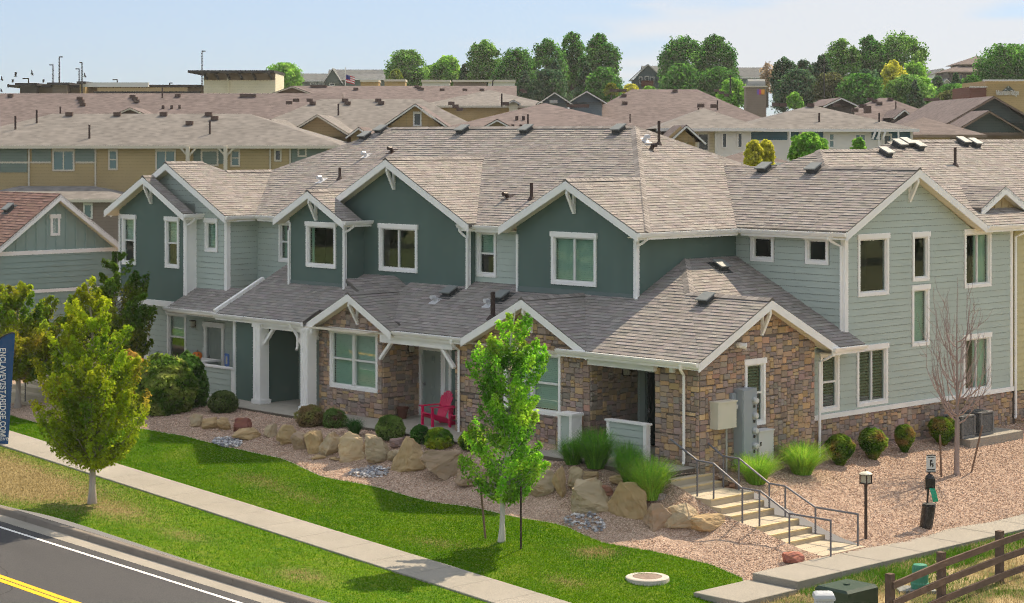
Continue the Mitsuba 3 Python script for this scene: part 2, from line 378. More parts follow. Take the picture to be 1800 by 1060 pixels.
# ------------------------------------------------------------------ roofs: planes z = a + b x + c y over plan polygons; where roofs cross, the upper one shows
def half_plane(a, b, c, size=300):
    """the region a + b x + c y > 0"""
    n = np.array([b, c]); L = np.linalg.norm(n)
    if L < 1e-9: return sbox(-size, -size, size, size) if a > 0 else Polygon()
    u = n / L; p = -a / L * u; t = np.array([-u[1], u[0]])
    return Polygon([p + t * size, p - t * size, p - t * size + u * size, p + t * size + u * size])
def envelope(pieces, cutters=()):
    out = []
    for i, (pg, pl) in enumerate(pieces):
        g = pg
        for j, (p2, q) in enumerate(pieces):
            if i == j or not g.intersects(p2): continue
            d = np.subtract(q, pl)
            if np.allclose(d, 0):
                if j < i: g = g.difference(p2)
                continue
            hp = p2.intersection(half_plane(d[0] - 1e-6, d[1], d[2]))
            if not hp.is_empty: g = g.difference(hp)
        for c in cutters: g = g.difference(c)
        out += [(q.buffer(-.001), pl) for q in polys(g) if q.area > .01]
    return out
def gable_roof(pieces, axis, c, w, ze, y0, y1, pitch=.5):
    """axis 'f': ridge along Y at x = c; 's': ridge along X at y = c; from y0 to y1 along the ridge"""
    if axis == 'f':
        pieces.append((sbox(c, y0, c + w, y1), (ze + pitch * (c + w), -pitch, 0.)))
        pieces.append((sbox(c - w, y0, c, y1), (ze - pitch * (c - w), pitch, 0.)))
    else:
        pieces.append((sbox(y0, c - w, y1, c), (ze - pitch * (c - w), 0., pitch)))
        pieces.append((sbox(y0, c, y1, c + w), (ze + pitch * (c + w), 0., -pitch)))
ROOF_TONE = np.array([.268, .248, .233])
def shingle_plane(h, holder, pg, pl, tone, e=.152, seed=0, cover=True, wmin=.15, wmax=.36):
    a, b, c = pl; g = np.array([b, c]); L = np.linalg.norm(g)
    if L < 1e-6: return
    up = g / L; al = np.array([up[1], -up[0]]); cs = 1 / math.sqrt(1 + L * L)
    nrm = np.array([-b, -c, 1.0]); nrm /= np.linalg.norm(nrm)
    rng = np.random.default_rng(seed); E = e * cs
    V = np.asarray(pg.exterior.coords); u = V @ al; v = V @ up
    Pp = prep(pg); k = 0; vv = v.min(); lift3 = lambda q: np.column_stack([q, a + q @ g])
    while vv < v.max():
        x = u.min() - rng.uniform(0, .4)
        while x < u.max():
            w = rng.uniform(wmin, wmax); raised = rng.random() < .55
            uv = np.array([(x, vv), (x + w, vv), (x + w, vv + E), (x, vv + E)]); xy = uv[:, :1] * al + uv[:, 1:] * up
            q = Polygon(xy)
            if Pp.contains(q): R = [xy]
            elif Pp.intersects(q): R = [np.asarray(s.exterior.coords)[:-1] for s in polys(pg.intersection(q)) if s.area > .0008]
            else: R = []
            if R:
                lift = .019 if raised else .010
                t = tone * rng.uniform(.84, 1.15) * (1.04 if raised else .95) * rng.uniform(.97, 1.03, 3)
                m = MB()
                for r in R:
                    s = (r[:, 0] * np.roll(r[:, 1], -1) - np.roll(r[:, 0], -1) * r[:, 1]).sum()
                    if s < 0: r = r[::-1]
                    f = np.clip((vv + E - r @ up) / E, 0, 1)
                    top = lift3(r) + nrm * (.006 + lift * f)[:, None]; low = lift3(r) + nrm * .001; n = len(r)
                    m.put(top, [[0, i, i + 1] for i in range(1, n - 1)], t)
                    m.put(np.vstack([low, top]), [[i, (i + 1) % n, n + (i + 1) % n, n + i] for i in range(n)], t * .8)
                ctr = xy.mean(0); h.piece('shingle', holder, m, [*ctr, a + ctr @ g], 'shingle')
            x += w
        vv += E
def build_roof(h, env, tone=ROOF_TONE, seed=0, shingles=True, thick=.10, visible=None):
    m = MB()
    for pg, pl in env:
        v2, f = tri(pg)
        if v2 is None: continue
        z = pl[0] + v2 @ np.array(pl[1:])
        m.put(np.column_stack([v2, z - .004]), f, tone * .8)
        r = np.asarray(pg.exterior.coords)
        if not pg.exterior.is_ccw: r = r[::-1]
        r = r[:-1]; k = len(r); zz = pl[0] + r @ np.array(pl[1:])
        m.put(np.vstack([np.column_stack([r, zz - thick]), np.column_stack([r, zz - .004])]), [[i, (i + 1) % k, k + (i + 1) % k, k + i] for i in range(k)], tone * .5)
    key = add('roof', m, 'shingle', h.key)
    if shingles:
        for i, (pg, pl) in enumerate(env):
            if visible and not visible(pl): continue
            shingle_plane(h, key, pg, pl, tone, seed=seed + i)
    return key
# ------------------------------------------------------------------ the grey-green townhouse
th = House(thing('townhouse', 'two storey grey green townhouse row with white trim, stone veneer porches and tan shingle roofs', 'townhouse'))
seen = lambda pl: -pl[1] * .72 + -pl[2] * -.69 > -.02 and not (pl[1] > .1 or pl[2] < -.1)
# upper roofs
up = []
Z = 5.95
up.append((Polygon([(-15.8, 1.05), (8.2, 1.05), (2.2, 7.05), (-9.8, 7.05)]), (Z - .5 * 1.05, 0, .5)))
up.append((Polygon([(8.2, 1.05), (8.2, 13.05), (2.2, 7.05)]), (Z + .5 * 8.2, -.5, 0)))
up.append((Polygon([(-15.8, 1.05), (-9.8, 7.05), (-15.8, 13.05)]), (Z + .5 * 15.8, .5, 0)))
up.append((Polygon([(-15.8, 13.05), (-9.8, 7.05), (2.2, 7.05), (8.2, 13.05)]), (Z + .5 * 13.05, 0, -.5)))
gable_roof(up, 'f', 5.35, 2.85, Z, .70, 7.0)
gable_roof(up, 'f', -2.8, 3.9, Z + .03, .75, 6.5)
gable_roof(up, 'f', -5.8, 1.85, Z, -.05, 5.5)
xb, wb = -13.65, 3.55
up.append((Polygon([(xb, -.25), (xb + wb, -.25), (xb + wb, 4.85), (xb, 1.3)]), (Z + .5 * (xb + wb), -.5, 0)))
up.append((Polygon([(xb, -.25), (xb, 1.3), (xb - wb, 4.85), (xb - wb, -.25)]), (Z - .5 * (xb - wb), .5, 0)))
gable_roof(up, 'f', -13.0, 2.9, Z, 1.0, 12.0)
gable_roof(up, 'f', -14.4, 2.5, Z + .03, -.70, .6)
gable_roof(up, 's', 8.5, 3.45, Z + .03, 3.0, 12.2)
yk = 5.05
up.append((Polygon([(12.2, yk), (12.2, 40), (7.7, 40), (7.7, 9.55)]), (Z + .5 * 12.2, -.5, 0)))
up.append((Polygon([(3.2, yk), (12.2, yk), (7.7, 9.55)]), (Z - .5 * yk, 0, .5)))
up.append((Polygon([(3.2, yk), (7.7, 9.55), (7.7, 40), (3.2, 40)]), (Z - .5 * 3.2, .5, 0)))
up.append((Polygon([(12.2, 9.2), (12.2, 40), (7.1, 40), (7.1, 14.3)]), (Z + .5 * 12.2, -.5, 0)))
up.append((Polygon([(2.0, 9.2), (12.2, 9.2), (7.1, 14.3)]), (Z - .5 * 9.2, 0, .5)))
up.append((Polygon([(2.0, 9.2), (7.1, 14.3), (7.1, 40), (2.0, 40)]), (Z - .5 * 2.0, .5, 0)))
env = [(g, p) for g, p in envelope(up)]
rk = build_roof(th, env, seed=100, visible=seen)
# lower roofs
lo = []
ZL = 2.8
lo.append((Polygon([(-8.7, -1.6), (-4.05, -1.6), (-4.05, -.9), (-.7, -.9), (-2.75, 1.15), (-2.75, 3), (-8.7, 3)]), (ZL + .5 * 1.6, 0, .5)))
lo.append((Polygon([(-2.75, -.9), (0.05, -.9), (0.05, 1.3), (-2.75, 1.3)]), (ZL - .02 + .5 * .05, -.5, 0)))
lo.append((Polygon([(-2, -.9), (.05, -.9), (.05, -1.3), (3.2, -1.3), (3.2, -.9), (5.75, -.9), (5.75, 2), (-2, 2)]), (ZL + .5 * 1.3, 0, .5)))
lo.append((Polygon([(5.75, -.9), (7.2, -.9), (7.2, -1.45), (12.4, -1.45), (7.8, 3.15), (5.75, 3.15)]), (ZL + .5 * 1.45, 0, .5)))
lo.append((Polygon([(12.4, -1.45), (12.4, 5.6), (7.7, 5.6), (7.7, 3.25)]), (ZL + .5 * 12.4, -.5, 0)))
gable_roof(lo, 'f', -2.0, 2.05, ZL - .02, -1.45, 2.0)
gable_roof(lo, 'f', 5.75, 2.55, ZL, -1.45, 3.0)
gable_roof(lo, 's', 1.5, 2.95, ZL, 7.0, 12.4)
lo.append((sbox(-12.3, -1.1, -8.72, .3), (ZL + .5 * 1.05 - .03, 0, .5)))
footprints = [sbox(-16.5, -.3, -12.3, 2), sbox(-16.8, .15, -10.5, 3), sbox(-10.6, 1.45, 0, 4), sbox(-7.25, .35, -4.35, 2), sbox(-6.3, 1.15, .7, 4), sbox(.6, 1.45, 3, 4), sbox(2.9, 1.1, 7.8, 8), sbox(7.7, 5.45, 11.8, 8)]
lenv = envelope(lo, footprints)
lk = build_roof(th, lenv, seed=300, visible=seen)
# ridge and hip caps
def caps(holder, p, q, w=.15, tone=ROOF_TONE):
    p, q = np.asarray(p, float), np.asarray(q, float); t = q - p; L = np.linalg.norm(t); t /= L; s = np.cross(t, Z3); s /= np.linalg.norm(s); u = np.cross(s, t)
    m = MB(); n = int(L / .2); rng = np.random.default_rng(int(L * 100))
    for i in range(n):
        a, b = p + t * (i * L / n), p + t * ((i + 1.25) * L / n); c = tone * rng.uniform(.75, 1.2)
        dz = .35
        V = [a + s * w - u * w * dz, a + u * .035, a - s * w - u * w * dz, b + s * w - u * w * dz, b + u * .02, b - s * w - u * w * dz]
        V = [x + u * .02 for x in V]
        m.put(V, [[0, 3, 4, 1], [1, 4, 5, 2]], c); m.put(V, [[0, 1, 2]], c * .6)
    add('ridge_cap', m, 'shingle', holder)
for p, q in (((8.2, 1.05, Z), (2.2, 7.05, 8.95)), ((-9.8, 7.05, 8.95), (2.2, 7.05, 8.95)), ((5.35, .7, 7.375), (5.35, 3.9, 7.375)), ((-2.8, .75, 7.93), (-2.8, 5.0, 7.93)), ((-5.8, -.05, 6.875), (-5.8, 2.9, 6.875)),
             ((xb, -.25, 7.725), (xb, 1.3, 7.725)), ((-13, 1.9, 7.4), (-13, 3.95, 7.4)), ((-14.4, -.7, 7.23), (-14.4, .15, 7.23)), ((12.2, 8.5, 7.705), (8.7, 8.5, 7.705)), ((8.7, 8.55, 7.7), (7.7, 9.55, 8.2)), ((7.7, 9.55, 8.2), (7.7, 13.7, 8.2)), ((7.1, 14.3, 8.5), (7.1, 26, 8.5)),
             ((-15.8, 1.05, Z), (-9.8, 7.05, 8.95)), ((2.2, 7.05, 8.95), (8.2, 13.05, Z))): caps(rk, p, q)
for p, q in (((-2.0, -1.45, 3.805), (-2.0, .4, 3.805)), ((5.75, -1.45, 4.075), (5.75, 1.05, 4.075)), ((12.4, 1.5, 4.275), (9.45, 1.5, 4.275)), ((9.45, 1.5, 4.275), (7.85, 3.1, 5.07))): caps(lk, p, q)

# ---- windows: (s0, s1, z0, z1, kind, blind)
FA, FB, FC, FD, FE, FFr, FG = front(-.3), front(.15), front(.35), front(1.15), front(1.45), front(1.1), front(5.45)
SG, SJ = side(11.8), side(12.0)
def win(fr, L, **k): return [window(th, fr, *w[:4], w[4], w[5], **{**k, **(w[6] if len(w) > 6 else {})}) for w in L]
top = lambda c, w, ze: (lambda s: ze + .5 * (w - abs(s - c)) - .19)
def gwall(s0, s1, z0, c, w, ze):
    f = top(c, w, ze); mid = [(c, f(c))] if s0 < c < s1 else []
    return Polygon([(s0, z0), (s1, z0), (s1, f(s1)), *mid, (s0, f(s0))])
wA = [(-16.29, -15.41, 4.03, 5.84, 'dh', .5), (-13.54, -12.7, 4.03, 5.84, 'dh', .5)]
pA = gwall(-16.5, -12.3, 2.85, -14.4, 2.5, Z + .03)
wall(th, FA, pA, 'dark_green_siding', openings(wA)); win(FA, wA)
add('band_board', fbox(MB(), FA, -16.52, -12.27, 2.66, 2.86, -.06, .05), 'white_trim', th.key)
add('side_panel', MB().box(-12.42, -12.3, -.28, .15, 2.85, 5.85), 'white_trim', th.key)
add('side_panel', MB().box(-16.5, -16.38, -.28, .15, 2.85, 5.85), 'dark_green_siding', th.key)
corner(th, -12.3, -.3, 2.86, 5.86, -.11, .43); corner(th, -16.5, -.3, 2.86, 5.86, .09, 0)
wB = [(-11.77, -11.03, 4.65, 5.82, 'fx', 1.0)]
pB = gwall(-16.8, -10.5, 2.95, xb, wb, Z).difference(sbox(-17, 2, -12.3, 5.9))
k = wall(th, FB, pB, 'lap_shadow_backing', openings(wB)); boards(th, k, FB, pB, cuts=[sbox(-11.81, 4.65, -10.99, 5.82), sbox(-17, 5.5, -12.35, 6.3)]); win(FB, wB)
corner(th, -10.5, .15, 2.95, 5.82, -.12, .12)
SB = side(-10.5); pg = sbox(.27, 3.1, 1.45, 5.82); k = wall(th, SB, pg, 'lap_shadow_backing'); boards(th, k, SB, pg)
wE0 = [(-9.26, -8.49, 4.35, 5.8, 'dh', 0.0)]
pg = sbox(-10.5, 3.6, -7.25, 5.82); k = wall(th, FE, pg, 'lap_shadow_backing', openings(wE0)); boards(th, k, FE, pg, cuts=[sbox(-9.3, 4.35, -8.45, 5.8)]); win(FE, wE0, curtain=(0, .25))
wC = [(-6.33, -4.78, 4.36, 5.86, 'fx', 0.0)]
pg = gwall(-7.25, -4.35, 3.5, -5.8, 1.85, Z); wall(th, FC, pg, 'dark_green_siding', openings(wC)); win(FC, wC, curtain=(0, .1))
wall(th, side(-4.35), sbox(.35, 3.6, 1.2, 5.85), 'dark_green_siding'); wall(th, Frame([-7.25, 0, 0], [0, -1, 0]), sbox(-1.45, 3.4, -.35, 5.85), 'dark_green_siding')
corner(th, -4.35, .35, 3.75, 5.8, -.07, .07); corner(th, -7.25, .35, 3.7, 5.8, .07, 0)
wD = [(-3.55, -1.68, 4.33, 5.86, 'sl', 0.0, {'curtain': None})]
pg = gwall(-6.3, .7, 3.6, -2.8, 3.9, Z + .03); wall(th, FD, pg, 'dark_green_siding', openings(wD)); win(FD, wD)
wall(th, side(.7), sbox(1.15, 3.6, 1.6, 5.85), 'dark_green_siding'); corner(th, .7, 1.15, 3.95, 5.72, -.07, .07)
wE = [(.78, 1.65, 4.34, 5.83, 'dh', .5)]
pg = sbox(.7, 3.6, 2.9, 5.82); k = wall(th, FE, pg, 'lap_shadow_backing', openings(wE)); boards(th, k, FE, pg, cuts=[sbox(.74, 4.34, 1.69, 5.83)]); win(FE, wE)
wF = [(4.4, 6.24, 4.31, 5.86, 'sl', 1.0)]
pg = gwall(2.9, 7.8, 3.6, 5.35, 2.85, Z); wall(th, FFr, pg, 'dark_green_siding', openings(wF)); win(FFr, wF)
wall(th, side(7.8), sbox(1.1, 3.6, 5.45, 5.86), 'dark_green_siding'); corner(th, 7.8, 1.1, 4.0, 5.72, -.09, .09); corner(th, 2.9, 1.1, 3.9, 5.72, .07, 0)
wall(th, Frame([2.9, 0, 0], [0, -1, 0]), sbox(-1.6, 3.6, -1.1, 5.85), 'dark_green_siding')
wG = [(8.36, 9.24, 4.98, 5.83, 'fx', 0.0), (10.4, 11.24, 4.98, 5.83, 'fx', 0.0)]
pg = sbox(7.8, 2.6, 11.8, 5.84); k = wall(th, FG, pg, 'lap_shadow_backing', openings(wG)); boards(th, k, FG, pg, cuts=[sbox(w[0] - .04, w[2], w[1] + .04, w[3]) for w in wG]); win(FG, wG)
corner(th, 11.8, 5.45, 2.9, 5.80, -.12, .12)
# the gable end towards the gravel garden
wS = [(6.03, 7.49, 4.07, 5.86, 'fx', 0.0), (8.66, 9.49, 4.38, 5.84, 'fx', 0.0), (8.63, 9.49, 2.47, 4.28, 'fx', 1.0), (11.31, 12.74, 4.05, 5.84, 'sl', 0, {'curtain': (.5, 1)}),
      (5.98, 7.44, .93, 2.68, 'sl', .98, {'slat': .085, 'bmat': 'blind_shaded'}), (11.25, 12.71, .86, 2.65, 'sl', 0, {'curtain': (.5, 1)}), (4.31, 5.16, .93, 2.64, 'dh', .98, {'slat': .085, 'bmat': 'blind_shaded'})]
pS = gwall(5.45, 13.9, .87, 8.5, 3.45, Z + .03).union(sbox(3.8, .87, 5.46, 2.75)); pS = Polygon([(3.8, .87), (13.9, .87), (13.9, 5.82), (11.75, 5.82), (8.5, 7.51), (5.45, 5.98), (5.45, 2.72), (3.8, 2.72)])
k = wall(th, SG, pS, 'lap_shadow_backing', openings(wS)); boards(th, k, SG, pS, cuts=[sbox(w[0] - .04, w[2], w[1] + .04, w[3]) for w in wS]); win(SG, wS)
add('sill_band', fbox(MB(), SG, 3.78, 13.94, .74, .875, -.05, .07), 'white_trim', th.key)
corner(th, 11.8, 13.9, .87, 5.8, -.05, .0); add('corner_trim', fbox(MB(), SG, 13.78, 13.92, .88, 5.80, .0, .04), 'white_trim', th.key)
stone_wall(th, SG, sbox(3.8, -.75, 13.9, .74), seed=11)
# gable, eaves and gutters of the upper storey
gable_trim(th, 'f', -14.4, 2.5, Z + .03, -.7, -.3); gable_trim(th, 'f', xb, wb, Z, -.25, .15, False); gable_trim(th, 'f', -5.8, 1.85, Z, -.05, .35); gable_trim(th, 'f', -2.8, 3.9, Z + .03, .75, 1.15); gable_trim(th, 'f', 5.35, 2.85, Z, .7, 1.1)
gable_trim(th, 's', 8.5, 3.45, Z + .03, 12.2, 11.8)
X_, Y_ = np.array([1., 0, 0]), np.array([0, 1., 0])
gutter(th, (-11.9, -.66, Z + .03), (-11.9, .15, Z + .03), out=X_); gutter(th, (-10.1, -.22, Z), (-10.1, 1.05, Z), out=X_); gutter(th, (-10.0, 1.05, Z), (-7.6, 1.05, Z), out=-Y_)
gutter(th, (-3.95, -.02, Z), (-3.95, 1.15, Z), out=X_); gutter(th, (.35, 1.05, Z), (2.55, 1.05, Z), out=-Y_); gutter(th, (8.2, .73, Z), (8.2, 5.05, Z), out=X_); gutter(th, (8.3, 5.05, Z), (12.17, 5.05, Z), out=-Y_); gutter(th, (12.2, 11.95, Z), (12.2, 32, Z), out=X_)
def soffit(x0, x1, y0, y1, z): add('soffit', MB().box(x0, x1, y0, y1, z - .16, z - .13), 'cream_soffit', th.key)
soffit(-10.5, -10.1, .15, 1.4, Z); soffit(-10.1, -7.2, 1.07, 1.45, Z); soffit(.7, 2.9, 1.07, 1.45, Z); soffit(7.8, 8.19, .74, 5.4, Z); soffit(8.2, 11.8, 5.07, 5.45, Z); soffit(11.8, 12.19, 11.97, 32, Z); soffit(-4.35, -3.96, 0, 1.15, Z); soffit(-12.3, -11.91, -.65, .15, Z)
def spout(x, y, z0, ztop, dx=0, dy=0): downspout(th, [(x + dx, y + dy, ztop - .1), (x + dx, y + dy, ztop - .2), (x + dx * .5, y + dy * .5, ztop - .32), (x, y, ztop - .42), (x, y, z0 + .06), (x + .03, y - .07, z0)])
spout(-12.22, -.34, 2.95, Z, .3, .12); spout(-4.28, .27, 3.72, Z, .35, .1); spout(-7.22, .29, 3.66, Z, -.3, .7); spout(.72, 1.07, 3.95, Z, -.3, -.05); spout(7.88, 1.03, 4.05, Z, .3, .1); spout(11.72, 5.38, 3.08, Z, -.2, -.35); spout(11.9, 13.98, -.1, Z, .3, .3)

# ---- lower storey
def lwall(fr, pg, bsdf, cuts=(), brd=True, cut2=()):
    k = wall(th, fr, pg, 'lap_shadow_backing' if brd else bsdf, cuts)
    if brd: boards(th, k, fr, pg, bsdf, cuts=[*cuts, *cut2])
    return k
FL = front(.2)
wL = [(-16.5, -15.32, .66, 2.47, 'dh', .5), (-14.14, -12.98, .68, 2.47, 'dh', .5)]
ldoor = (-11.75, -10.85, 0, 2.04)
pg = sbox(-16.8, 0, -9.6, 2.66); dcut = sbox(-11.75, 0, -10.85, 2.04)
lwall(FL, pg, 'sage_siding', openings(wL) + [dcut], True, [sbox(w[0] - .04, w[2], w[1] + .04, w[3]) for w in wL] + [sbox(-11.95, 0, -10.65, 2.24)])
win(FL, wL); door(th, FL, *ldoor)
add('sill_band', fbox(MB(), FL, -16.8, -12.2, .52, .66, -.05, .05), 'white_trim', th.key)
lwall(side(-9.6), sbox(.2, 0, .9, 2.7), 'sage_siding'); add('corner_trim', MB().box(-10.02, -9.9, .13, .19, 0, 2.66), 'white_trim', th.key)
lwall(front(.6), sbox(-9.6, 0, -7.4, 2.7), 'sage_siding')
gutter(th, (-12.4, -1.1, ZL - .03), (-8.85, -1.1, ZL - .03), out=-Y_); gutter(th, (-8.75, -1.6, ZL), (-.4 - 3.65, -1.6, ZL), out=-Y_); gutter(th, (.0, -1.3, ZL), (3.25, -1.3, ZL), out=-Y_); gutter(th, (7.2, -1.45, ZL), (12.37, -1.45, ZL), out=-Y_); gutter(th, (12.4, 4.1, ZL), (12.4, 5.6, ZL), out=X_)
add('porch_ceiling', MB().box(-12.2, 12.0, -1.2, 1.0, 2.62, 2.66).box(-8.7, -1, -1.5, -1.2, 2.62, 2.66), 'cream_soffit', th.key)
add('porch_ceiling', MB().box(11.8, 12.38, 4.1, 5.5, 2.60, 2.63), 'cream_soffit', th.key)
# rake of the long porch roof at its left end, standing proud of the shingles
m = MB(); m.beam([-8.74, -1.6, 2.82], [-8.74, .4, 3.82], .13, .20, up=Z3); add('rake_board', m, 'white_trim', th.key)
add('soffit', MB().box(-12.3, -8.7, -1.1, .2, 2.58, 2.62), 'cream_soffit', th.key)
# half wall beside the left porch, with siding
def half_wall(x0, x1, y, z1, z0=-.1, t=.14):
    fr = front(y); m = MB(); m.box(x0 + .1, x1 - .1, y + .02, y + t, z0, z1 - .05)
    k = add('half_wall', m, 'lap_shadow_backing', th.key); boards(th, k, Frame([0, y + .02, 0], [1, 0, 0]), sbox(x0 + .1, z0 + .12, x1 - .1, z1 - .05), 'sage_siding')
    m = MB(); m.box(x0, x0 + .1, y - .02, y + t + .02, z0, z1 - .05); m.box(x1 - .1, x1, y - .02, y + t + .02, z0, z1 - .05); m.box(x0 + .1, x1 - .1, y - .018, y + t, z0, z0 + .12); add('frame', m, 'white_trim', k)
    m = MB(); m.box(x0 - .04, x1 + .04, y - .06, y + t + .06, z1 - .05, z1); add('cap', m, 'white_trim', k)
half_wall(-10.12, -8.08, -1.34, 1.0); 
m = MB(); m.box(-11.2, -10.15, -1.45, -.5, 0, 1.0); k = add('half_wall', m, 'sage_siding', th.key); m = MB(); m.box(-11.3, -10.07, -1.52, -.4, 1.0, 1.06); add('cap', m, 'white_trim', k); m = MB(); m.box(-10.25, -10.13, -1.48, -1.4, 0, 1.0).box(-11.22, -11.1, -1.48, -1.4, 0, 1.0); add('frame', m, 'white_trim', k)
# closet wall and columns of the second porch
lwall(front(-1.3), sbox(-7.98, 0, -6.7, 2.62), 'dark_green_siding', (), False); lwall(side(-6.5), sbox(-1.25, 0, .2, 2.62), 'dark_green_siding', (), False)
add('corner_trim', MB().box(-8.08, -7.98, -1.36, -1.2, 0, 2.62), 'white_trim', th.key)
def column(x, y, w=.36, z1=2.62):
    m = MB(); a = w / 2; m.box(x - a, x + a, y - a, y + a, 0.14, z1 - .1); k = add('column', m, 'white_trim', th.key)
    add('base', MB().box(x - a - .05, x + a + .05, y - a - .05, y + a + .05, 0, .14), 'white_trim', k); add('capital', MB().box(x - a - .03, x + a + .03, y - a - .03, y + a + .03, z1 - .1, z1), 'white_trim', k)
    m = MB()
    for s in (-1, 1): m.box(x + s * a * .62 - .045, x + s * a * .62 + .045, y - a - .02, y - a, .14, z1 - .1)
    add('fillet', m, 'white_trim', k)
column(-6.5, -1.38); column(-4.02, -1.38)
add('corner_trim', MB().box(-6.92, -6.7, -1.40, -1.25, 0, 2.62), 'white_trim', th.key)
def beam(x0, x1, y, z0=2.42, z1=2.66): add('porch_beam', MB().box(x0, x1, y - .09, y + .09, z0, z1), 'white_trim', th.key)
beam(-6.9, -3.75, -1.38, 2.45, 2.68); beam(-.75, 2.55, -1.1, 2.38, 2.66); beam(8.1, 10.55, -1.1, 2.40, 2.68); beam(-8.1, -6.9, -1.32, 2.56, 2.68)
add('porch_beam', MB().box(-4.2, -3.95, -1.38, -.95, 2.3, 2.72), 'white_trim', th.key)
def knee(x, dx, y, z=2.44, s=.5):
    m = MB(); m.beam([x, y, z - s], [x + dx * s, y, z + .02], .09, .11, up=Y_); add('knee_brace', m, 'white_trim', th.key)
knee(-6.32, 1, -1.38); knee(-4.2, -1, -1.38); knee(-.83, 1, -1.1, 2.4, .55); knee(2.55, -1, -1.1, 2.4, .55)
lwall(front(.15), sbox(-6.5, 0, -3.9, 2.62), 'sage_siding', [sbox(-6.2, 0, -5.3, 2.04)], False); door(th, front(.15), -6.2, -5.3, 0, 2.04)
wx = window(th, Frame([-4.0, 0, 0], [0, -1, 0]), .1, .8, .5, 2.1, 'fx', 0, room=False)
wHs = [(-3.38, -1.04, .78, 2.68, '2dh', .97)]
FH = front(-1.0)
pg = gwall(-3.95, -.85, -.25, -2.0, 2.05, ZL - .02).intersection(sbox(-5, -1, 1, 5)); stone_wall(th, FH, pg, [sbox(-3.38, .78, -1.04, 2.68)], 21); wall(th, FH, sbox(-3.4, .7, -1.0, 2.7).difference(sbox(-3.3, .87, -1.12, 2.55)), 'mortar')
win(FH, wHs)
stone_wall(th, side(-.85), sbox(-1.0, -.25, .5, 2.64), (), 22); lwall(Frame([-3.95, 0, 0], [0, -1, 0]), sbox(-.5, 0, 1.0, 2.7), 'sage_siding', (), False)
gable_trim(th, 'f', -2.0, 2.05, ZL - .02, -1.45, -1.0)
# middle entry
FM_ = front(.5)
lwall(FM_, sbox(-.85, 0, 2.5, 2.64), 'sage_siding', [sbox(-.72, 0, .20, 2.04)], False, ()); door(th, FM_, -.72, .20, 0, 2.04, cas=.2)
lwall(side(1.35), sbox(.0, 0, .5, 2.64), 'dark_green_siding', (), False); lwall(Frame([2.5, 0, 0], [0, -1, 0]), sbox(-.5, 0, 1.0, 2.64), 'dark_green_siding', (), False); lwall(front(0.0), sbox(1.35, 0, 2.5, 2.64), 'dark_green_siding', (), False)
add('corner_trim', MB().box(.62, .72, .40, .47, 0, 2.64), 'white_trim', th.key)
# right stone gable with the twin window
wI = [(4.6, 6.9, .83, 2.65, '2dh', .97)]
pg = gwall(2.5, 8.02, -.3, 5.75, 2.55, ZL).union(sbox(2.5, -.3, 8.02, 2.64)); stone_wall(th, FH, pg, [sbox(4.6, .83, 6.9, 2.65)], 23); wall(th, FH, sbox(4.5, .7, 7.0, 2.7).difference(sbox(4.68, .92, 6.82, 2.52)), 'mortar'); win(FH, wI)
stone_wall(th, side(8.02), sbox(-1.0, -.3, .9, 2.64), (), 24)
gable_trim(th, 'f', 5.75, 2.55, ZL, -1.45, -1.0)
# right entry with a black door behind a half wall
FJ = front(.9)
lwall(FJ, sbox(8.02, 0, 10.5, 2.64), 'sage_siding', [sbox(8.35, 0, 9.35, 2.06)], False); door(th, FJ, 8.35, 9.35, 0, 2.06, 'black_door', cas=.2, trim='door_grey')
stone_wall(th, FH, sbox(10.45, -.35, 12.0, 2.64), (), 25); lwall(Frame([10.45, 0, 0], [0, -1, 0]), sbox(-.9, -.3, 1.0, 2.64), 'mortar', (), False)
half_wall(8.9, 10.35, -1.25, 1.0); 
m = MB(); m.box(7.5, 7.9, -1.62, -1.3, -.1, 1.0); k = add('half_wall', m, 'sage_siding', th.key); m = MB()
for a in (7.42, 7.86): m.box(a, a + .1, -1.66, -1.26, -.1, 1.0)
add('frame', m, 'white_trim', k); add('cap', MB().box(7.38, 8.0, -1.7, -1.22, 1.0, 1.07), 'white_trim', k)
wJ = [(.81, 1.66, .89, 2.69, 'dh', .95, {'slat': .08, 'bmat': 'blind_shaded'})]
f = top(1.5, 2.95, ZL); pJ = Polygon([(-1.0, -.75), (3.8, -.75), (3.8, f(3.8)), (1.5, f(1.5)), (-1.0, f(-1.0))])
stone_wall(th, SJ, pJ, [sbox(.81, .89, 1.66, 2.69)], 26); win(SJ, wJ); gable_trim(th, 's', 1.5, 2.95, ZL, 12.4, 12.0)
lwall(Frame([0, 3.8, 0], [-1, 0, 0]), sbox(-12.0, -.7, -11.7, 2.7), 'mortar', (), False)
add('corner_trim', MB().box(11.8, 11.84, 3.83, 3.93, .88, 2.62), 'white_trim', th.key)
spout(11.55, -1.1, .05, ZL, .25, -.42); spout(2.72, -1.08, -.05, ZL, .0, -.3); spout(-4.5, -1.45, 1.9, ZL, -.1, -.2); spout(12.0, 4.05, -.25, ZL, .4, .1)
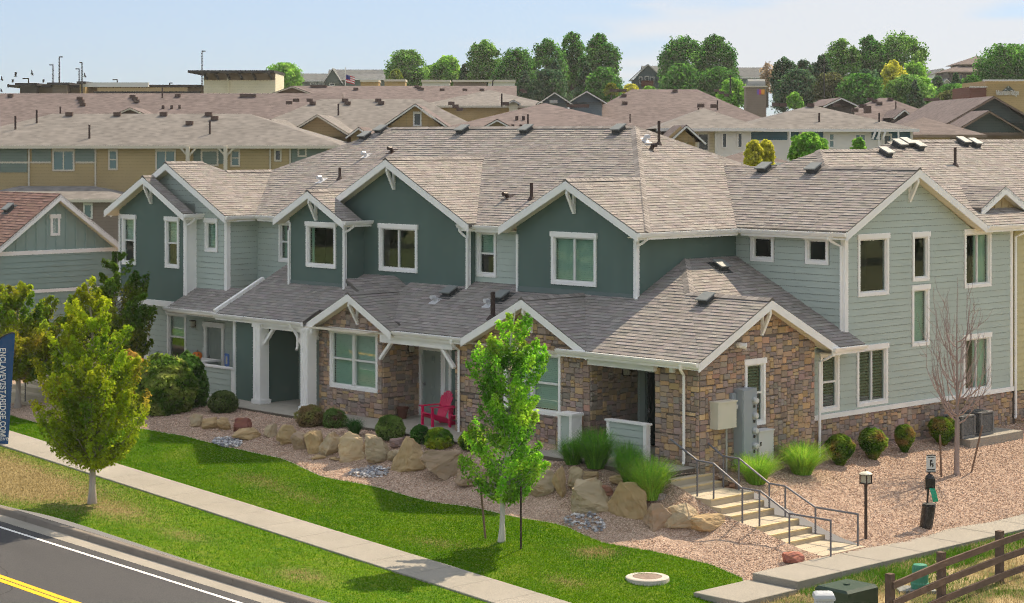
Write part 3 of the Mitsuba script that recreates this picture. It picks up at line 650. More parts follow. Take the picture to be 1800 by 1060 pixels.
# roof hardware: (x, y, plane of the roof)
RF, RR, RL_, RLL, RGF = (Z - .5 * 1.05, 0, .5), (Z + .5 * 8.2, -.5, 0), (ZL + .5 * 1.45, 0, .5), (ZL + .5 * 12.4, -.5, 0), (Z + .03 - .5 * 5.05, 0, .5)
RK = (Z + .5 * 12.2, -.5, 0)
def roof_pose(x, y, pl): return np.array([x, y, pl[0] + pl[1] * x + pl[2] * y])
paint('vent_top', (.20, .22, .22), .5); paint('vent_dark', (.055, .06, .062), .6); paint('flashing', (.55, .56, .58), .4, .5)
def box_vent(hh, x, y, pl, parent, s=.21, hgt=.13):
    p = roof_pose(x, y, pl); g = np.array([pl[1], pl[2], pl[1] ** 2 + pl[2] ** 2]); u = np.array([pl[1], pl[2], 0]); u /= np.linalg.norm(u); w = np.cross(u, Z3); n = np.array([-pl[1], -pl[2], 1]); n /= np.linalg.norm(n); us = np.cross(n, w) * -1
    us = us if us @ g > 0 else -us
    m = MB(); m.obox(p + n * .012, us * s * 1.5, w * s * 1.25, n * .008); m.obox(p + n * (hgt / 2 + .02), us * s * .8, w * s * .8, n * hgt / 2); v = add('roof_vent', m, 'vent_dark', parent)
    m = MB(); m.obox(p + n * (hgt + .035), us * s, w * s, n * .02); add('hood', m, 'vent_top', v)
def pipe(x, y, pl, parent, hgt=.5, r=.05, bsdf='bronze'):
    p = roof_pose(x, y, pl); m = MB(); m.tube([p, p + Z3 * hgt], r, 10); m.lathe(p - Z3 * .06, [(r * 3, 0), (r * 1.3, .14)], 10); add('vent_pipe', m, bsdf, parent)
def snout(x, y, pl, parent, bsdf='bronze'):
    p = roof_pose(x, y, pl); n = np.array([-pl[1], -pl[2], 1]); n /= np.linalg.norm(n); u = np.array([pl[1], pl[2], 0]); u /= np.linalg.norm(u); w = np.cross(u, Z3); us = np.cross(w, n); us = us if us[2] < 0 else -us
    m = MB(); m.tube([p + n * .0, p + n * .14, p + n * .2 + us * .12], .07, 8); m.obox(p + n * .012, us * .2, w * .16, n * .006); add('exhaust_hood', m, bsdf, parent)
for x, y in ((-10.55, 6.35), (-10.2, 6.8), (-5.75, 6.78), (-2.55, 6.78), (1.75, 6.78)): box_vent(th, x, y, RF, th.key)
box_vent(th, 8.35, 4.06, RLL, th.key); box_vent(th, 10.35, 1.2, RL_, th.key); box_vent(th, .35, .72, (ZL + .65, 0, .5), th.key, .22); box_vent(th, 2.7, .7, (ZL + .65, 0, .5), th.key, .22)
for x, y in ((6.53, 8.3), (8.47, 8.3)): box_vent(th, x, y, RGF, th.key)
for x, y in ((7.95, 12.6), (7.45, 14.0), (7.55, 14.9), (7.35, 14.55), (7.4, 18.4), (7.3, 17.85)): box_vent(th, x, y, RK, th.key)
pipe(-8.5, 3.49, RF, th.key, .4); pipe(1.99, 2.6, RF, th.key, .5); pipe(3.31, 6.96, RR, th.key, .75, .045); pipe(8.7, 15.39, RK, th.key, .6); pipe(3.3, -.25, (ZL + .65, 0, .5), th.key, .75, .07)
snout(-7.91, 5.37, RF, th.key); snout(-8.95, 5.04, RF, th.key, 'flashing'); snout(-9.33, 3.35, RF, th.key, 'flashing'); snout(.9, 2.62, RF, th.key); snout(3.05, 6.57, RR, th.key, 'flashing'); snout(3.59, 6.31, RR, th.key); snout(.15, .3, (ZL + .65, 0, .5), th.key, 'flashing'); snout(2.5, .35, (ZL + .65, 0, .5), th.key, 'flashing')
# step flashing where the lower roofs meet the upper walls
for x0, x1, y, z in ((-2.6, .7, 1.15, 3.86), (2.9, 7.8, 1.1, 4.02), (.7, 2.9, 1.45, 4.03), (-7.25, -4.35, .35, 3.73)): add('flashing', MB().box(x0, x1, y - .03, y - .002, z, z + .16), 'flashing_green', th.key)
paint('flashing_green', (.13, .17, .165), .5)
# wall fittings
def wall_lamp(fr, s, z, parent):
    m = MB(); fbox(m, fr, s - .07, s + .07, z - .11, z + .11, 0, .03); fbox(m, fr, s - .09, s + .09, z + .09, z + .12, .03, .2); fbox(m, fr, s - .08, s + .08, z - .12, z - .10, .04, .19); k = add('wall_lamp', m, 'bronze', parent)
    m = MB(); fbox(m, fr, s - .06, s + .06, z - .10, z + .09, .05, .17); add('lantern_glass', m, 'frosted', k)
paint('frosted', (.45, .42, .33), .3)
wall_lamp(FL, -12.45, 2.1, th.key); wall_lamp(side(-.81), .05, 2.1, th.key); wall_lamp(side(8.06), .3, 2.1, th.key)
m = MB(); m.tube([SJ.at(.5, 3.1, .04), SJ.at(.5, 3.1, .16)], .075, 10); m.tube([SJ.at(.5, 3.1, .14), SJ.at(.62, 3.08, .24)], [.07, .09], 10); add('flood_lamp', m, 'white_trim', th.key)
m = MB(); fbox(m, FH, 11.05, 11.2, 2.42, 2.58, .04, .12); add('camera_box', m, 'white_trim', th.key)
for fr, s, z in ((FL, -12.0 + .1, 1.2), (FM_, -.87, 1.35)): add('doorbell', fbox(MB(), fr, s - .04, s + .04, z - .09, z + .09, .0, .06), 'blind_white', th.key)
# the yellow unit joined on behind
paint('tan_siding', worn((.46, .36, .2), .05), .6)
SY = side(11.86); dg = []; gable_roof(dg, 's', 13.9, 1.3, 6.45, 8.6, 11.6); build_roof(th, dg, seed=970, visible=lambda pl: pl[2] > .1); wall(th, side(11.3), Polygon([(12.7, 6.0), (15.1, 6.0), (15.1, 6.45), (13.9, 6.98), (12.7, 6.45)]), 'tan_siding'); gable_trim(th, 's', 13.9, 1.3, 6.45, 11.6, 11.3, False)
for i_ in range(6): add('batten', fbox(MB(), side(11.3), 12.9 + i_ * .4, 12.95 + i_ * .4, 6.0, 6.5 + .18 * (1 - abs(i_ - 2.5) / 2.5), 0, .035), 'tan_siding', th.key)
pg = sbox(13.98, .72, 32, 5.82); paint('yellow_siding', worn((.52, .48, .27), .05), .6); 
k = wall(th, SY, pg, 'yellow_siding'); boards(th, k, SY, sbox(13.98, .72, 18, 5.82), 'yellow_siding'); stone_wall(th, SY, sbox(13.98, -.9, 18, .7), (), 31)
# ------------------------------------------------------------------ ground
CTRL = np.array([(-20, -2.5, -.1), (-16, -2.5, -.1), (-12, -2.6, -.1), (-8, -2.6, -.1), (-4, -2.4, -.1), (0, -2.4, -.1), (4, -2.4, -.1), (8, -2.2, -.1), (11, -2.0, -.13),
    (-20, 1, -.1), (-10, 2, -.1), (0, 2, -.1), (8, 2, -.1), (11, 6, -.2), (0, 10, -.1), (-15, 12, 0), (8, 20, -.1), (-10, 20, .1),
    (12.2, 4.5, -.4), (12.4, 9, -.38), (12.2, 13.5, -.34), (12.3, 20, -.4), (14.65, 6.8, -.76), (14.6, 12, -.8), (17, 0, -1.37), (17, 3, -1.4), (17, 8, -1.42), (17, 20, -1.45), (13, 0, -.42), (13, 2, -.44), (15, .2, -.9), (15, 3, -.92), (12, -.6, -.2), (16.3, -.3, -1.28),
    (12, -2.45, -.22), (13.2, -2.45, -.62), (14.6, -2.45, -.98), (16.2, -2.5, -1.3), (17, -2.8, -1.42),
    (-8, -5.2, -.3), (-.62, -5.13, -.55), (2.5, -4.27, -.62), (6.1, -4.26, -.75), (9.27, -4.13, -.9), (11.87, -3.66, -1.1), (13.93, -2.95, -1.22), (-3.5, -4.4, -.3),
    (0, -3.9, -.15), (3, -3.4, -.18), (6, -3.4, -.2), (9, -3.25, -.25), (11, -2.9, -.34),
    (-6.98, -6.13, -.36), (-4.75, -5.45, -.45), (-.16, -5.5, -.66), (3.94, -5.67, -.85), (7.83, -5.2, -1.05), (11.07, -4.89, -1.15), (13.99, -4.91, -1.34), (16.79, -4.85, -1.56), (17.55, -6.34, -1.70),
    (-10, -13.4, -1.04), (-1.5, -13.4, -1.25), (8.4, -13.4, -1.5), (16, -13.4, -1.69), (26, -13.4, -1.92), (-25, -13.4, -.66), (-40, -13.4, -.35),
    (11.16, -7.31, -1.2), (.15, -11.7, -1.1), (15.6, -6.9, -1.52), (18.7, -4, -1.64), (18.7, -1, -1.58), (18.6, 3, -1.52), (18.6, 12, -1.5), (20, -5, -1.70), (20.5, -2, -1.66), (21, 2, -1.7), (25, 0, -1.85), (25, 10, -1.85), (40, 0, -2.4), (40, -12, -2.2), (40, 20, -2.4),
    (-14, -6, -.45), (-14, -4, -.2), (-20, -5, -.3), (-30, -5, -.2), (-30, 2, 0), (-40, 0, 0), (-40, 20, .2)], float)
sw_n = lambda x: -7.83 - .0575 * (np.asarray(x, float) + 10.48)
sw_z = lambda x: -.8 - .0342 * (np.asarray(x, float) + 10.48)
CTRL = np.vstack([CTRL] + [[(x, sw_n(x) + dy, sw_z(x) + dz) for x in np.arange(-40, 36, 2.5)] for dy, dz in ((.15, 0), (-1.6, 0))])
_rbf = RBFInterpolator(CTRL[:, :2], CTRL[:, 2], kernel='thin_plate_spline', smoothing=.05)
GX, GY = np.linspace(-46, 46, 185), np.linspace(-14, 23, 149)
_gz = _rbf(np.stack(np.meshgrid(GX, GY, indexing='ij'), -1).reshape(-1, 2)).reshape(len(GX), len(GY))
_gi = RegularGridInterpolator((GX, GY), _gz, bounds_error=False, fill_value=None)
def gz(x, y):
    x, y = np.broadcast_arrays(np.asarray(x, float), np.asarray(y, float))
    return _gi(np.stack([np.clip(x, -46, 46), np.clip(y, -14, 23)], -1))
def curb_top(x): return -1.25 - .0255 * (np.asarray(x, float) + 1.46)
def drape(pg, step, dz, jitter=.0, seed=1):
    """triangle sheet over a plan polygon, following the ground"""
    x0, y0, x1, y1 = pg.bounds; rng = np.random.default_rng(seed)
    b = [np.asarray(r.coords)[:-1] for g in polys(pg.segmentize(step * 1.3)) for r in (g.exterior, *g.interiors)]
    xs, ys = np.meshgrid(np.arange(x0 + step / 2, x1, step), np.arange(y0 + step / 2, y1, step)); p = np.stack([xs.ravel(), ys.ravel()], 1)
    p = p + rng.uniform(-.2, .2, p.shape) * step
    p = p[shapely.contains_xy(pg.buffer(-step * .3), p[:, 0], p[:, 1])]
    P = np.vstack(b + [p]); from scipy.spatial import Delaunay
    t = Delaunay(P).simplices; c = P[t].mean(1); t = t[shapely.contains_xy(pg, c[:, 0], c[:, 1])]
    a, bb, cc = P[t[:, 0]], P[t[:, 1]], P[t[:, 2]]; s = (bb[:, 0] - a[:, 0]) * (cc[:, 1] - a[:, 1]) - (bb[:, 1] - a[:, 1]) * (cc[:, 0] - a[:, 0])
    t = np.where((s < 0)[:, None], t[:, ::-1], t); t = t[np.abs(s) > 1e-9]
    z = gz(P[:, 0], P[:, 1]) + dz + (rng.normal(0, jitter, len(P)) if jitter else 0)
    return np.column_stack([P, z]), t
def smooth_poly(pts, n=6):
    p = Polygon(pts); return p.buffer(.5, quad_segs=n).buffer(-1.0).buffer(.5)
def gravel_c(p, n, uv):
    d1, d2, r = voronoi(p.x * 26 + p.z * 9, p.y * 26)
    t = mix((.36, .245, .175), (.60, .46, .36), r); e = smoothstep(0.02, .25, d2 - d1)
    g = fbm(p.x * .7, p.y * .7, 0., 3)
    return t * (.55 + .45 * e) * (.82 + .36 * g)
bump('gravel_ground', {'type': 'principled', 'base_color': proc(gravel_c), 'roughness': .9, 'specular': .2}, lambda p, n, uv: 1 - voronoi(p.x * 26 + p.z * 9, p.y * 26)[0], .02, 4e-3)
DRY = [(-4.0, -11.9, 3.6, 1.3, 1.5), (-10, -11.2, 6, 1.5, 1.5), (1.2, -11.9, 1.5, .7, .7), (4.6, -12.1, .9, .4, .5), (1.0, -6.9, 1.3, .4, .42), (3.2, -7.2, 1.1, .3, .35), (9.5, -7.9, 1.0, .3, .4), (13.2, -6.1, .5, .5, .9), (14.3, -8.2, .6, .3, .5), (9.8, -12.3, .8, .5, .6)]
def dryness(x, y, ns):
    d = 0
    for cx, cy, rx, ry, a in DRY:
        q = ((x - cx) / rx) * ((x - cx) / rx) + ((y - cy) / ry) * ((y - cy) / ry)
        d = d + a * np.exp(-q * 1.1) if isinstance(x, np.ndarray) else d + a * dr.exp(-q * 1.1)
    return d
def lawn_c(p, n, uv):
    g = fbm(p.x * .55 + 3, p.y * .9, 0., 3); f = fbm(p.x * 6, p.y * 6, 0., 3)
    d = dryness(p.x, p.y, 0)
    d = dr.clip(d * (.55 + .9 * f) + smoothstep(.66, .8, g) * .15, 0, 1)
    c = mix(mix((.040, .115, .004), (.11, .19, .006), g), (.17, .21, .012), smoothstep(.45, .75, f) * .35)
    return mix(c, (.235, .185, .085), d) * (.8 + .4 * noise(p.x * 30, p.y * 30, 0.))
paint('lawn_soil', proc(lawn_c), .95, .1)
def rough_c(p, n, uv):
    g = fbm(p.x * .9 + 3, p.y * .9, 0., 4)
    return mix(mix((.045, .085, .012), (.11, .125, .035), fbm(p.x * 5, p.y * 5, 0., 2)), (.36, .29, .16), smoothstep(.30, .52, g)) * (.8 + .4 * noise(p.x * 25, p.y * 25, 0.))
paint('rough_soil', proc(rough_c), .95, .1)
def asphalt_c(p, n, uv):
    g = fbm(p.x * .35, p.y * .9, 0., 4); f = noise(p.x * 60, p.y * 60, 0.)
    w = noise(p.x * .8, p.y * .8 + 9, 0.) * 1.6
    k = dr.abs(fbm(p.x * .22 + w * .3, p.y * .35 + w * .2, 4., 3) - .5)
    crack = 1 - smoothstep(.002, .010, k)
    return mix((.052, .053, .056), (.072, .073, .076), g) * (.85 + .3 * f) * (1 - .45 * crack)
paint('asphalt', proc(asphalt_c), .85, .25)
paint('road_white', worn((.72, .72, .70), .12, 4.), .7); paint('road_yellow', worn((.74, .42, .012), .12, 4.), .7)

# lawns, gravel, soil in plan
SWW = 1.43
lawn_edge = [(-46, -6.6), (-20, -6.6), (-10, -6.6), (-6.98, -6.15), (-4.75, -5.55), (-.16, -5.42), (2.0, -5.65), (3.94, -5.72), (5.8, -5.45), (7.83, -5.2), (9.5, -5.0), (11.07, -4.95), (12.5, -5.15), (13.99, -5.0), (15.6, -4.75), (16.79, -4.95), (17.4, -5.6), (17.6, -6.5)]
lawn_pg = Polygon(lawn_edge + [(17.9, -7.6), (18, sw_n(18))] + [(-46, sw_n(-46))]).buffer(0)
strip_pg = Polygon([(-46, sw_n(-46) - SWW), (46, sw_n(46) - SWW), (46, -13.6), (-46, -13.6)]).intersection(sbox(-45.9, -13.42, 45.9, 0))
rough_pg = Polygon([(18.42, -4.6), (18.42, 23), (45.9, 23), (45.9, sw_n(45.9)), (18.0, sw_n(18)), (18.3, -7.0)])
all_pg = sbox(-45.8, -12.4, 45.8, 22.8)
gravel_pg = all_pg.difference(lawn_pg.buffer(.01)).difference(strip_pg.buffer(.01)).difference(rough_pg.buffer(.01)).difference(Polygon([(-46, sw_n(-46) - SWW - .5), (46, sw_n(46) - SWW - .5), (46, sw_n(46)), (-46, sw_n(-46))])).difference(sbox(11.95, -2.29, 17.06, -.63)).buffer(-.01)
struct('lawn', drape(lawn_pg, .5, .0), 'lawn_soil', smooth=True); struct('lawn', drape(strip_pg, .5, .0), 'lawn_soil', smooth=True)
struct('gravel_bed', drape(gravel_pg, .5, .0), 'gravel_ground', smooth=True)
struct('rough_ground', drape(rough_pg, .6, .0), 'rough_soil', smooth=True)
def blades(pg, n, hmin, hmax, seed, tone, zoff=0., wid=.006, dens=None, lean=.5):
    rng = np.random.default_rng(seed); x0, y0, x1, y1 = pg.bounds; P = np.column_stack([rng.uniform(x0, x1, n * 3), rng.uniform(y0, y1, n * 3)])
    P = P[shapely.contains_xy(pg, P[:, 0], P[:, 1])]
    if dens is not None: P = P[rng.random(len(P)) < dens(P[:, 0], P[:, 1])]
    P = P[:n]; k = len(P); z = gz(P[:, 0], P[:, 1]) + zoff; h = rng.uniform(hmin, hmax, k); a = rng.uniform(0, 6.283, k); w = wid * rng.uniform(.7, 1.5, k)
    dx, dy = np.cos(a), np.sin(a); ln = rng.uniform(.1, lean, k) * h; b = rng.uniform(0, 6.283, k)
    base = np.column_stack([P, z]); sd = np.column_stack([dx, dy, dx * 0]) * w[:, None]; tip = base + np.column_stack([np.cos(b) * ln, np.sin(b) * ln, h])
    V = np.stack([base - sd, base + sd, tip], 1).reshape(-1, 3); F_ = np.arange(3 * k).reshape(-1, 3)
    c = tone(P[:, 0], P[:, 1], rng, k); return V, F_, np.repeat(c, 3, 0)
def lawn_tone(x, y, rng, k):
    g = meshkit.fbm(np.stack([x * .8, y * 1.2, x * 0], -1), 3, 2); d = np.clip(dryness(x, y, 0) * (.35 + 1.2 * meshkit.fbm(np.stack([x * 5, y * 5, x * 0], -1), 2, 4)), 0, 1)
    d = (d > rng.random(k)).astype(float)[:, None]
    c = np.array([.052, .185, .002]) * (1 - g[:, None]) + np.array([.15, .285, .003]) * g[:, None]
    return (c * (1 - d) + np.array([.30, .24, .11]) * d) * rng.uniform(.7, 1.25, (k, 1))
view = Polygon([(-24, -15), (-24, 2), (22, 2), (26, -6), (20, -14.5), (-6, -15)])
for i, (pg, n) in enumerate(((lawn_pg.intersection(view), 150000), (strip_pg.intersection(view), 105000))):
    v, f, c = blades(pg, n, .025, .065, 40 + i, lawn_tone); key = struct('grass', (v, f), 'grass_blade', color=c, kind='stuff', label=('bright green mown grass between the gravel bed and the sidewalk', 'green grass strip with dry tan patches between sidewalk and kerb')[i])
def rough_tone(x, y, rng, k):
    g = meshkit.fbm(np.stack([x * .9 + 3, y * .9, x * 0], -1), 3, 2); d = (np.clip((g - .30) * 4, 0, 1) > rng.random(k)).astype(float)[:, None]
    return (np.array([.10, .19, .02]) * (1 - d) + np.array([.46, .37, .2]) * d) * rng.uniform(.6, 1.35, (k, 1))
rv = rough_pg.intersection(Polygon([(17, -10), (17, 9), (25, 9), (27, -3), (22, -9)]))
v, f, c = blades(rv, 52000, .04, .16, 44, rough_tone, wid=.007, lean=.9); struct('rough_grass', (v, f), 'grass_blade', color=c, kind='stuff', label='uneven green and straw coloured grass behind the rail fence')
v, f, c = blades(rv.intersection(sbox(18.4, -5, 19.4, 10)), 16000, .05, .14, 45, lambda x, y, rng, k: np.array([.10, .24, .015]) * rng.uniform(.7, 1.3, (k, 1)), wid=.007); struct('verge_grass', (v, f), 'grass_blade', color=c, kind='stuff', label='greener grass along the edge of the concrete walk')
# loose stones over the gravel
def pebbles(pg, n, smin, smax, seed, tones, pile=None, key='gravel', label=None):
    rng = np.random.default_rng(seed); x0, y0, x1, y1 = pg.bounds; P = np.column_stack([rng.uniform(x0, x1, n * 4), rng.uniform(y0, y1, n * 4)]); P = P[shapely.contains_xy(pg, P[:, 0], P[:, 1])][:n]; k = len(P)
    s = rng.uniform(smin, smax, k); z = gz(P[:, 0], P[:, 1]) + s * .25 + (pile(P, rng) if pile else 0)
    O = np.array([(1, 0, 0), (-.5, .85, 0), (-.6, -.8, .1), (.1, .05, .62), (-.1, 0, -.5)]); Ft = np.array([(0, 1, 3), (1, 2, 3), (2, 0, 3), (1, 0, 4), (2, 1, 4), (0, 2, 4)])
    V = O[None] * rng.uniform(.6, 1.3, (k, 5, 1)) * s[:, None, None]; a = rng.uniform(0, 6.283, k); ca, sa = np.cos(a)[:, None], np.sin(a)[:, None]
    V = np.stack([V[..., 0] * ca - V[..., 1] * sa, V[..., 0] * sa + V[..., 1] * ca, V[..., 2]], -1) + np.column_stack([P, z])[:, None]
    tones = np.array(tones); c = tones[rng.integers(0, len(tones), k)] * rng.uniform(.75, 1.25, (k, 1))
    return struct(key, (V.reshape(-1, 3), (Ft[None] + 5 * np.arange(k)[:, None, None]).reshape(-1, 3)), 'tinted', color=np.repeat(c, 5, 0), kind='stuff', label=label)
gview = gravel_pg.intersection(Polygon([(-9, -6.3), (17.6, -6.3), (17.1, 13), (11.9, 16), (11.7, -1.4), (-9, -2.4)]))
pebbles(gview, 60000, .014, .034, 51, [(.50, .36, .27), (.62, .49, .39), (.36, .25, .18), (.56, .44, .36), (.44, .29, .21)], label='pinkish tan crushed gravel around the house')
# slab in front of the porches, kerb, gutter, road
def rail_strip(prof, x0, x1, n, zf):
    xs = np.linspace(x0, x1, n); k = len(prof); V = np.array([(x, y, zf(x) + z) for x in xs for y, z in prof]); f = [[i * k + j, i * k + j + 1, (i + 1) * k + j + 1, (i + 1) * k + j] for i in range(n - 1) for j in range(k - 1)]
    return V, np.array(f)
for i in range(30):
    x0 = -46 + i * 3.05
    struct('kerb', rail_strip([(-13.72, -.40), (-13.70, -.152), (-13.655, -.02), (-13.63, .0), (-13.47, .004), (-13.44, -.03), (-13.44, -.3)], x0, x0 + 3.04, 3, curb_top), 'kerb_concrete') if i == 0 else add('section', rail_strip([(-13.72, -.40), (-13.70, -.152), (-13.655, -.02), (-13.63, .0), (-13.47, .004), (-13.44, -.03), (-13.44, -.3)], x0, x0 + 3.04, 3, curb_top), 'kerb_concrete', 'kerb')
paint('kerb_concrete', proc(lambda p, n, uv: mix((.16, .14, .12), (.24, .215, .185), fbm(p.x * 1.5, p.y * 1.5, p.z * 3, 4))), .9, .2)
struct('gutter_pan', rail_strip([(-14.2, -.135), (-13.69, -.152)], -46, 46, 3, curb_top), 'concrete')
road_z = lambda y: -.135 + .018 * (-14.2 - y)
struct('road', rail_strip([(-40, -.4), (-34, -.3), (-30, -.18), (-22, road_z(-22)), (-17.5, road_z(-17.5)), (-14.19, -.137)], -46, 46, 3, curb_top), 'asphalt')
def stripe(y0, y1, b, x0=-46, x1=46): struct('road_marking', rail_strip([(y0, road_z(y0) + .005), (y1, road_z(y1) + .005)], x0, x1, 3, curb_top), b)
stripe(-14.66, -14.55, 'road_white'); stripe(-17.56, -17.39, 'road_yellow'); stripe(-17.77, -17.60, 'road_yellow')
# sidewalk slabs
def slab(corners, zs, t, parent, lift=.03, b='concrete', name='slab'):
    c = np.asarray(corners, float); ctr = c.mean(0); c = ctr + (c - ctr) * (1 - .010 / np.linalg.norm(c - ctr, axis=1)[:, None])
    ci = ctr + (c - ctr) * (1 - .022 / np.linalg.norm(c - ctr, axis=1)[:, None])
    z = np.asarray(zs, float) + lift; V = np.vstack([np.column_stack([c, z - t]), np.column_stack([c, z - .012]), np.column_stack([ci, z])])
    f = [[i, (i + 1) % 4, 4 + (i + 1) % 4, 4 + i] for i in range(4)] + [[4 + i, 4 + (i + 1) % 4, 8 + (i + 1) % 4, 8 + i] for i in range(4)] + [[8, 9, 10, 11]]
    m = MB().put(V, f); return add(name, m, b, parent) if parent else struct(name, m, b)
xs = np.arange(-46, 40, 1.55); labels['sidewalk'] = {'kind': 'structure'}
V = [[(x, sw_n(x) - .02, float(sw_z(x)) - .03), (x, sw_n(x) - SWW + .02, float(sw_z(x)) - .03)] for x in xs]; V = np.array(V).reshape(-1, 3)
scene['sidewalk'] = mikit.ply((V, np.array([[2 * i, 2 * i + 1, 2 * i + 3, 2 * i + 2] for i in range(len(xs) - 1)])), 'joint_soil'); _n['sidewalk'] = 0
paint('joint_soil', (.12, .10, .08), .95, .1)
for a, b in zip(xs[:-1], xs[1:]):
    if b < -24 or a > 24: continue
    slab([(a, sw_n(a) - SWW), (b, sw_n(b) - SWW), (b, sw_n(b)), (a, sw_n(a))], [float(sw_z(a)), float(sw_z(b)), float(sw_z(b)), float(sw_z(a))], .25, 'sidewalk', .035)
struct('walkway', MB().box(17.11, 18.38, -4.9, 40, -1.75, -1.415), 'joint_soil')
for y in np.arange(-4.95, 30, 1.62): slab([(17.08, y), (18.4, y), (18.4, y + 1.62), (17.08, y + 1.62)], [-1.40] * 4, .3, 'walkway', 0.0)
for y0, y1, z in ((-6.9, -4.97, -1.565),):
    n = max(1, round((y1 - y0) / 1.6)); 
    for i in range(n): slab([(17.0, y0 + (y1 - y0) * i / n), (18.42, y0 + (y1 - y0) * i / n), (18.42, y0 + (y1 - y0) * (i + 1) / n), (17.0, y0 + (y1 - y0) * (i + 1) / n)], [z] * 4, .3, 'walkway', 0.0)
struct('porch_slab', MB().box(-8.9, 11.9, -2.45, .5, -.35, -.02).box(-12.6, -8.9, -2.2, .3, -.35, -.02).box(8, 10.5, .5, .95, -.3, -.02), 'joint_soil')
for a, b in zip(np.linspace(-8.9, 11.9, 13)[:-1], np.linspace(-8.9, 11.9, 13)[1:]): slab([(a, -2.45), (b, -2.45), (b, .48), (a, .48)], [0] * 4, .3, 'porch_slab', 0.0)
slab([(-12.6, -2.2), (-8.92, -2.2), (-8.92, .2), (-12.6, .2)], [0] * 4, .3, 'porch_slab', 0.0); slab([(8.03, .5), (10.44, .5), (10.44, .9), (8.03, .9)], [0] * 4, .3, 'porch_slab', 0.0)
# far ground rising behind the rows of houses
def hill(x, y):
    q = np.stack([x - CAM[0], y - CAM[1]], -1); d = q @ FW[:2]; l = q @ RT[:2]
    h = np.interp(d, [60, 110, 137, 200, 260, 330, 420, 900, 3000], [-.4, 1.2, 2.0, 3.6, 5.5, 10.5, 12.5, 12.5, 5]); a = np.clip((l / np.maximum(d, 50) + .24) / .12, 0.25, 1)
    return np.where(d > 60, h * a, -2.6)
def far_ground():
    r = np.array([-2600, -1400, -800, -500, -380, -300, -240, -190, -150, -120, -95, -75, -60, -46, 0, 46, 60, 80, 110, 150, 200, 260, 330, 420, 560, 800, 1400, 2600.])
    yy = np.array([-2600, -1300, -600, -300, -150, -80, -41, -14, 5, 23, 30, 38, 50, 65, 80, 95, 115, 135, 160, 190, 220, 255, 290, 330, 380, 450, 600, 900, 1500, 2600.])
    X, Y = np.meshgrid(r, yy, indexing='ij'); cx, cy = np.clip(X, -46, 46), np.clip(Y, -40.5, 23)
    dd = np.hypot(X - cx, Y - cy); w = np.clip(dd / 60, 0, 1); w = w * w * (3 - 2 * w)
    base = np.where(cy < -14, curb_top(cx) - .42, gz(cx, cy)) - .02
    Zz = base * (1 - w) + hill(X, Y) * w; nx, ny = X.shape; F_ = []
    for i in range(nx - 1):
        for j in range(ny - 1):
            if r[i] >= -46 and r[i + 1] <= 46 and yy[j] >= -41 and yy[j + 1] <= 23: continue
            F_.append([i * ny + j, (i + 1) * ny + j, (i + 1) * ny + j + 1, i * ny + j + 1])
    return np.stack([X, Y, Zz], -1).reshape(-1, 3), np.array(F_)
struct('ground', far_ground(), 'far_soil', smooth=True)
paint('far_soil', proc(lambda p, n, uv: mix((.05, .10, .03), (.16, .15, .08), fbm(p.x * .03, p.y * .03, 0., 4))), .95, .1)
# ------------------------------------------------------------------ plants
def leaves(P, N, size, col, rng, fold=.35, aspect=1.35):
    """folded two-triangle leaves at the points P, facing about N"""
    k = len(P); N = N + rng.normal(0, .55, (k, 3)); N /= np.linalg.norm(N, axis=1, keepdims=True) + 1e-9
    A = np.cross(N, rng.normal(0, 1, (k, 3))); A /= np.linalg.norm(A, axis=1, keepdims=True) + 1e-9; B = np.cross(N, A)
    s = (size * rng.uniform(.65, 1.3, k))[:, None]
    V = np.stack([P - A * s * aspect * .5, P + B * s * .5 + N * s * fold * .3, P + A * s * aspect * .5, P - B * s * .5 + N * s * fold * .3], 1).reshape(-1, 3)
    F_ = (np.array([[0, 1, 2], [0, 2, 3]])[None] + 4 * np.arange(k)[:, None, None]).reshape(-1, 3)
    return V, F_, np.repeat(np.clip(col, .001, 1), 4, 0)
def prof_r(profile, z): a = np.array(profile); return np.interp(z, a[:, 0], a[:, 1])
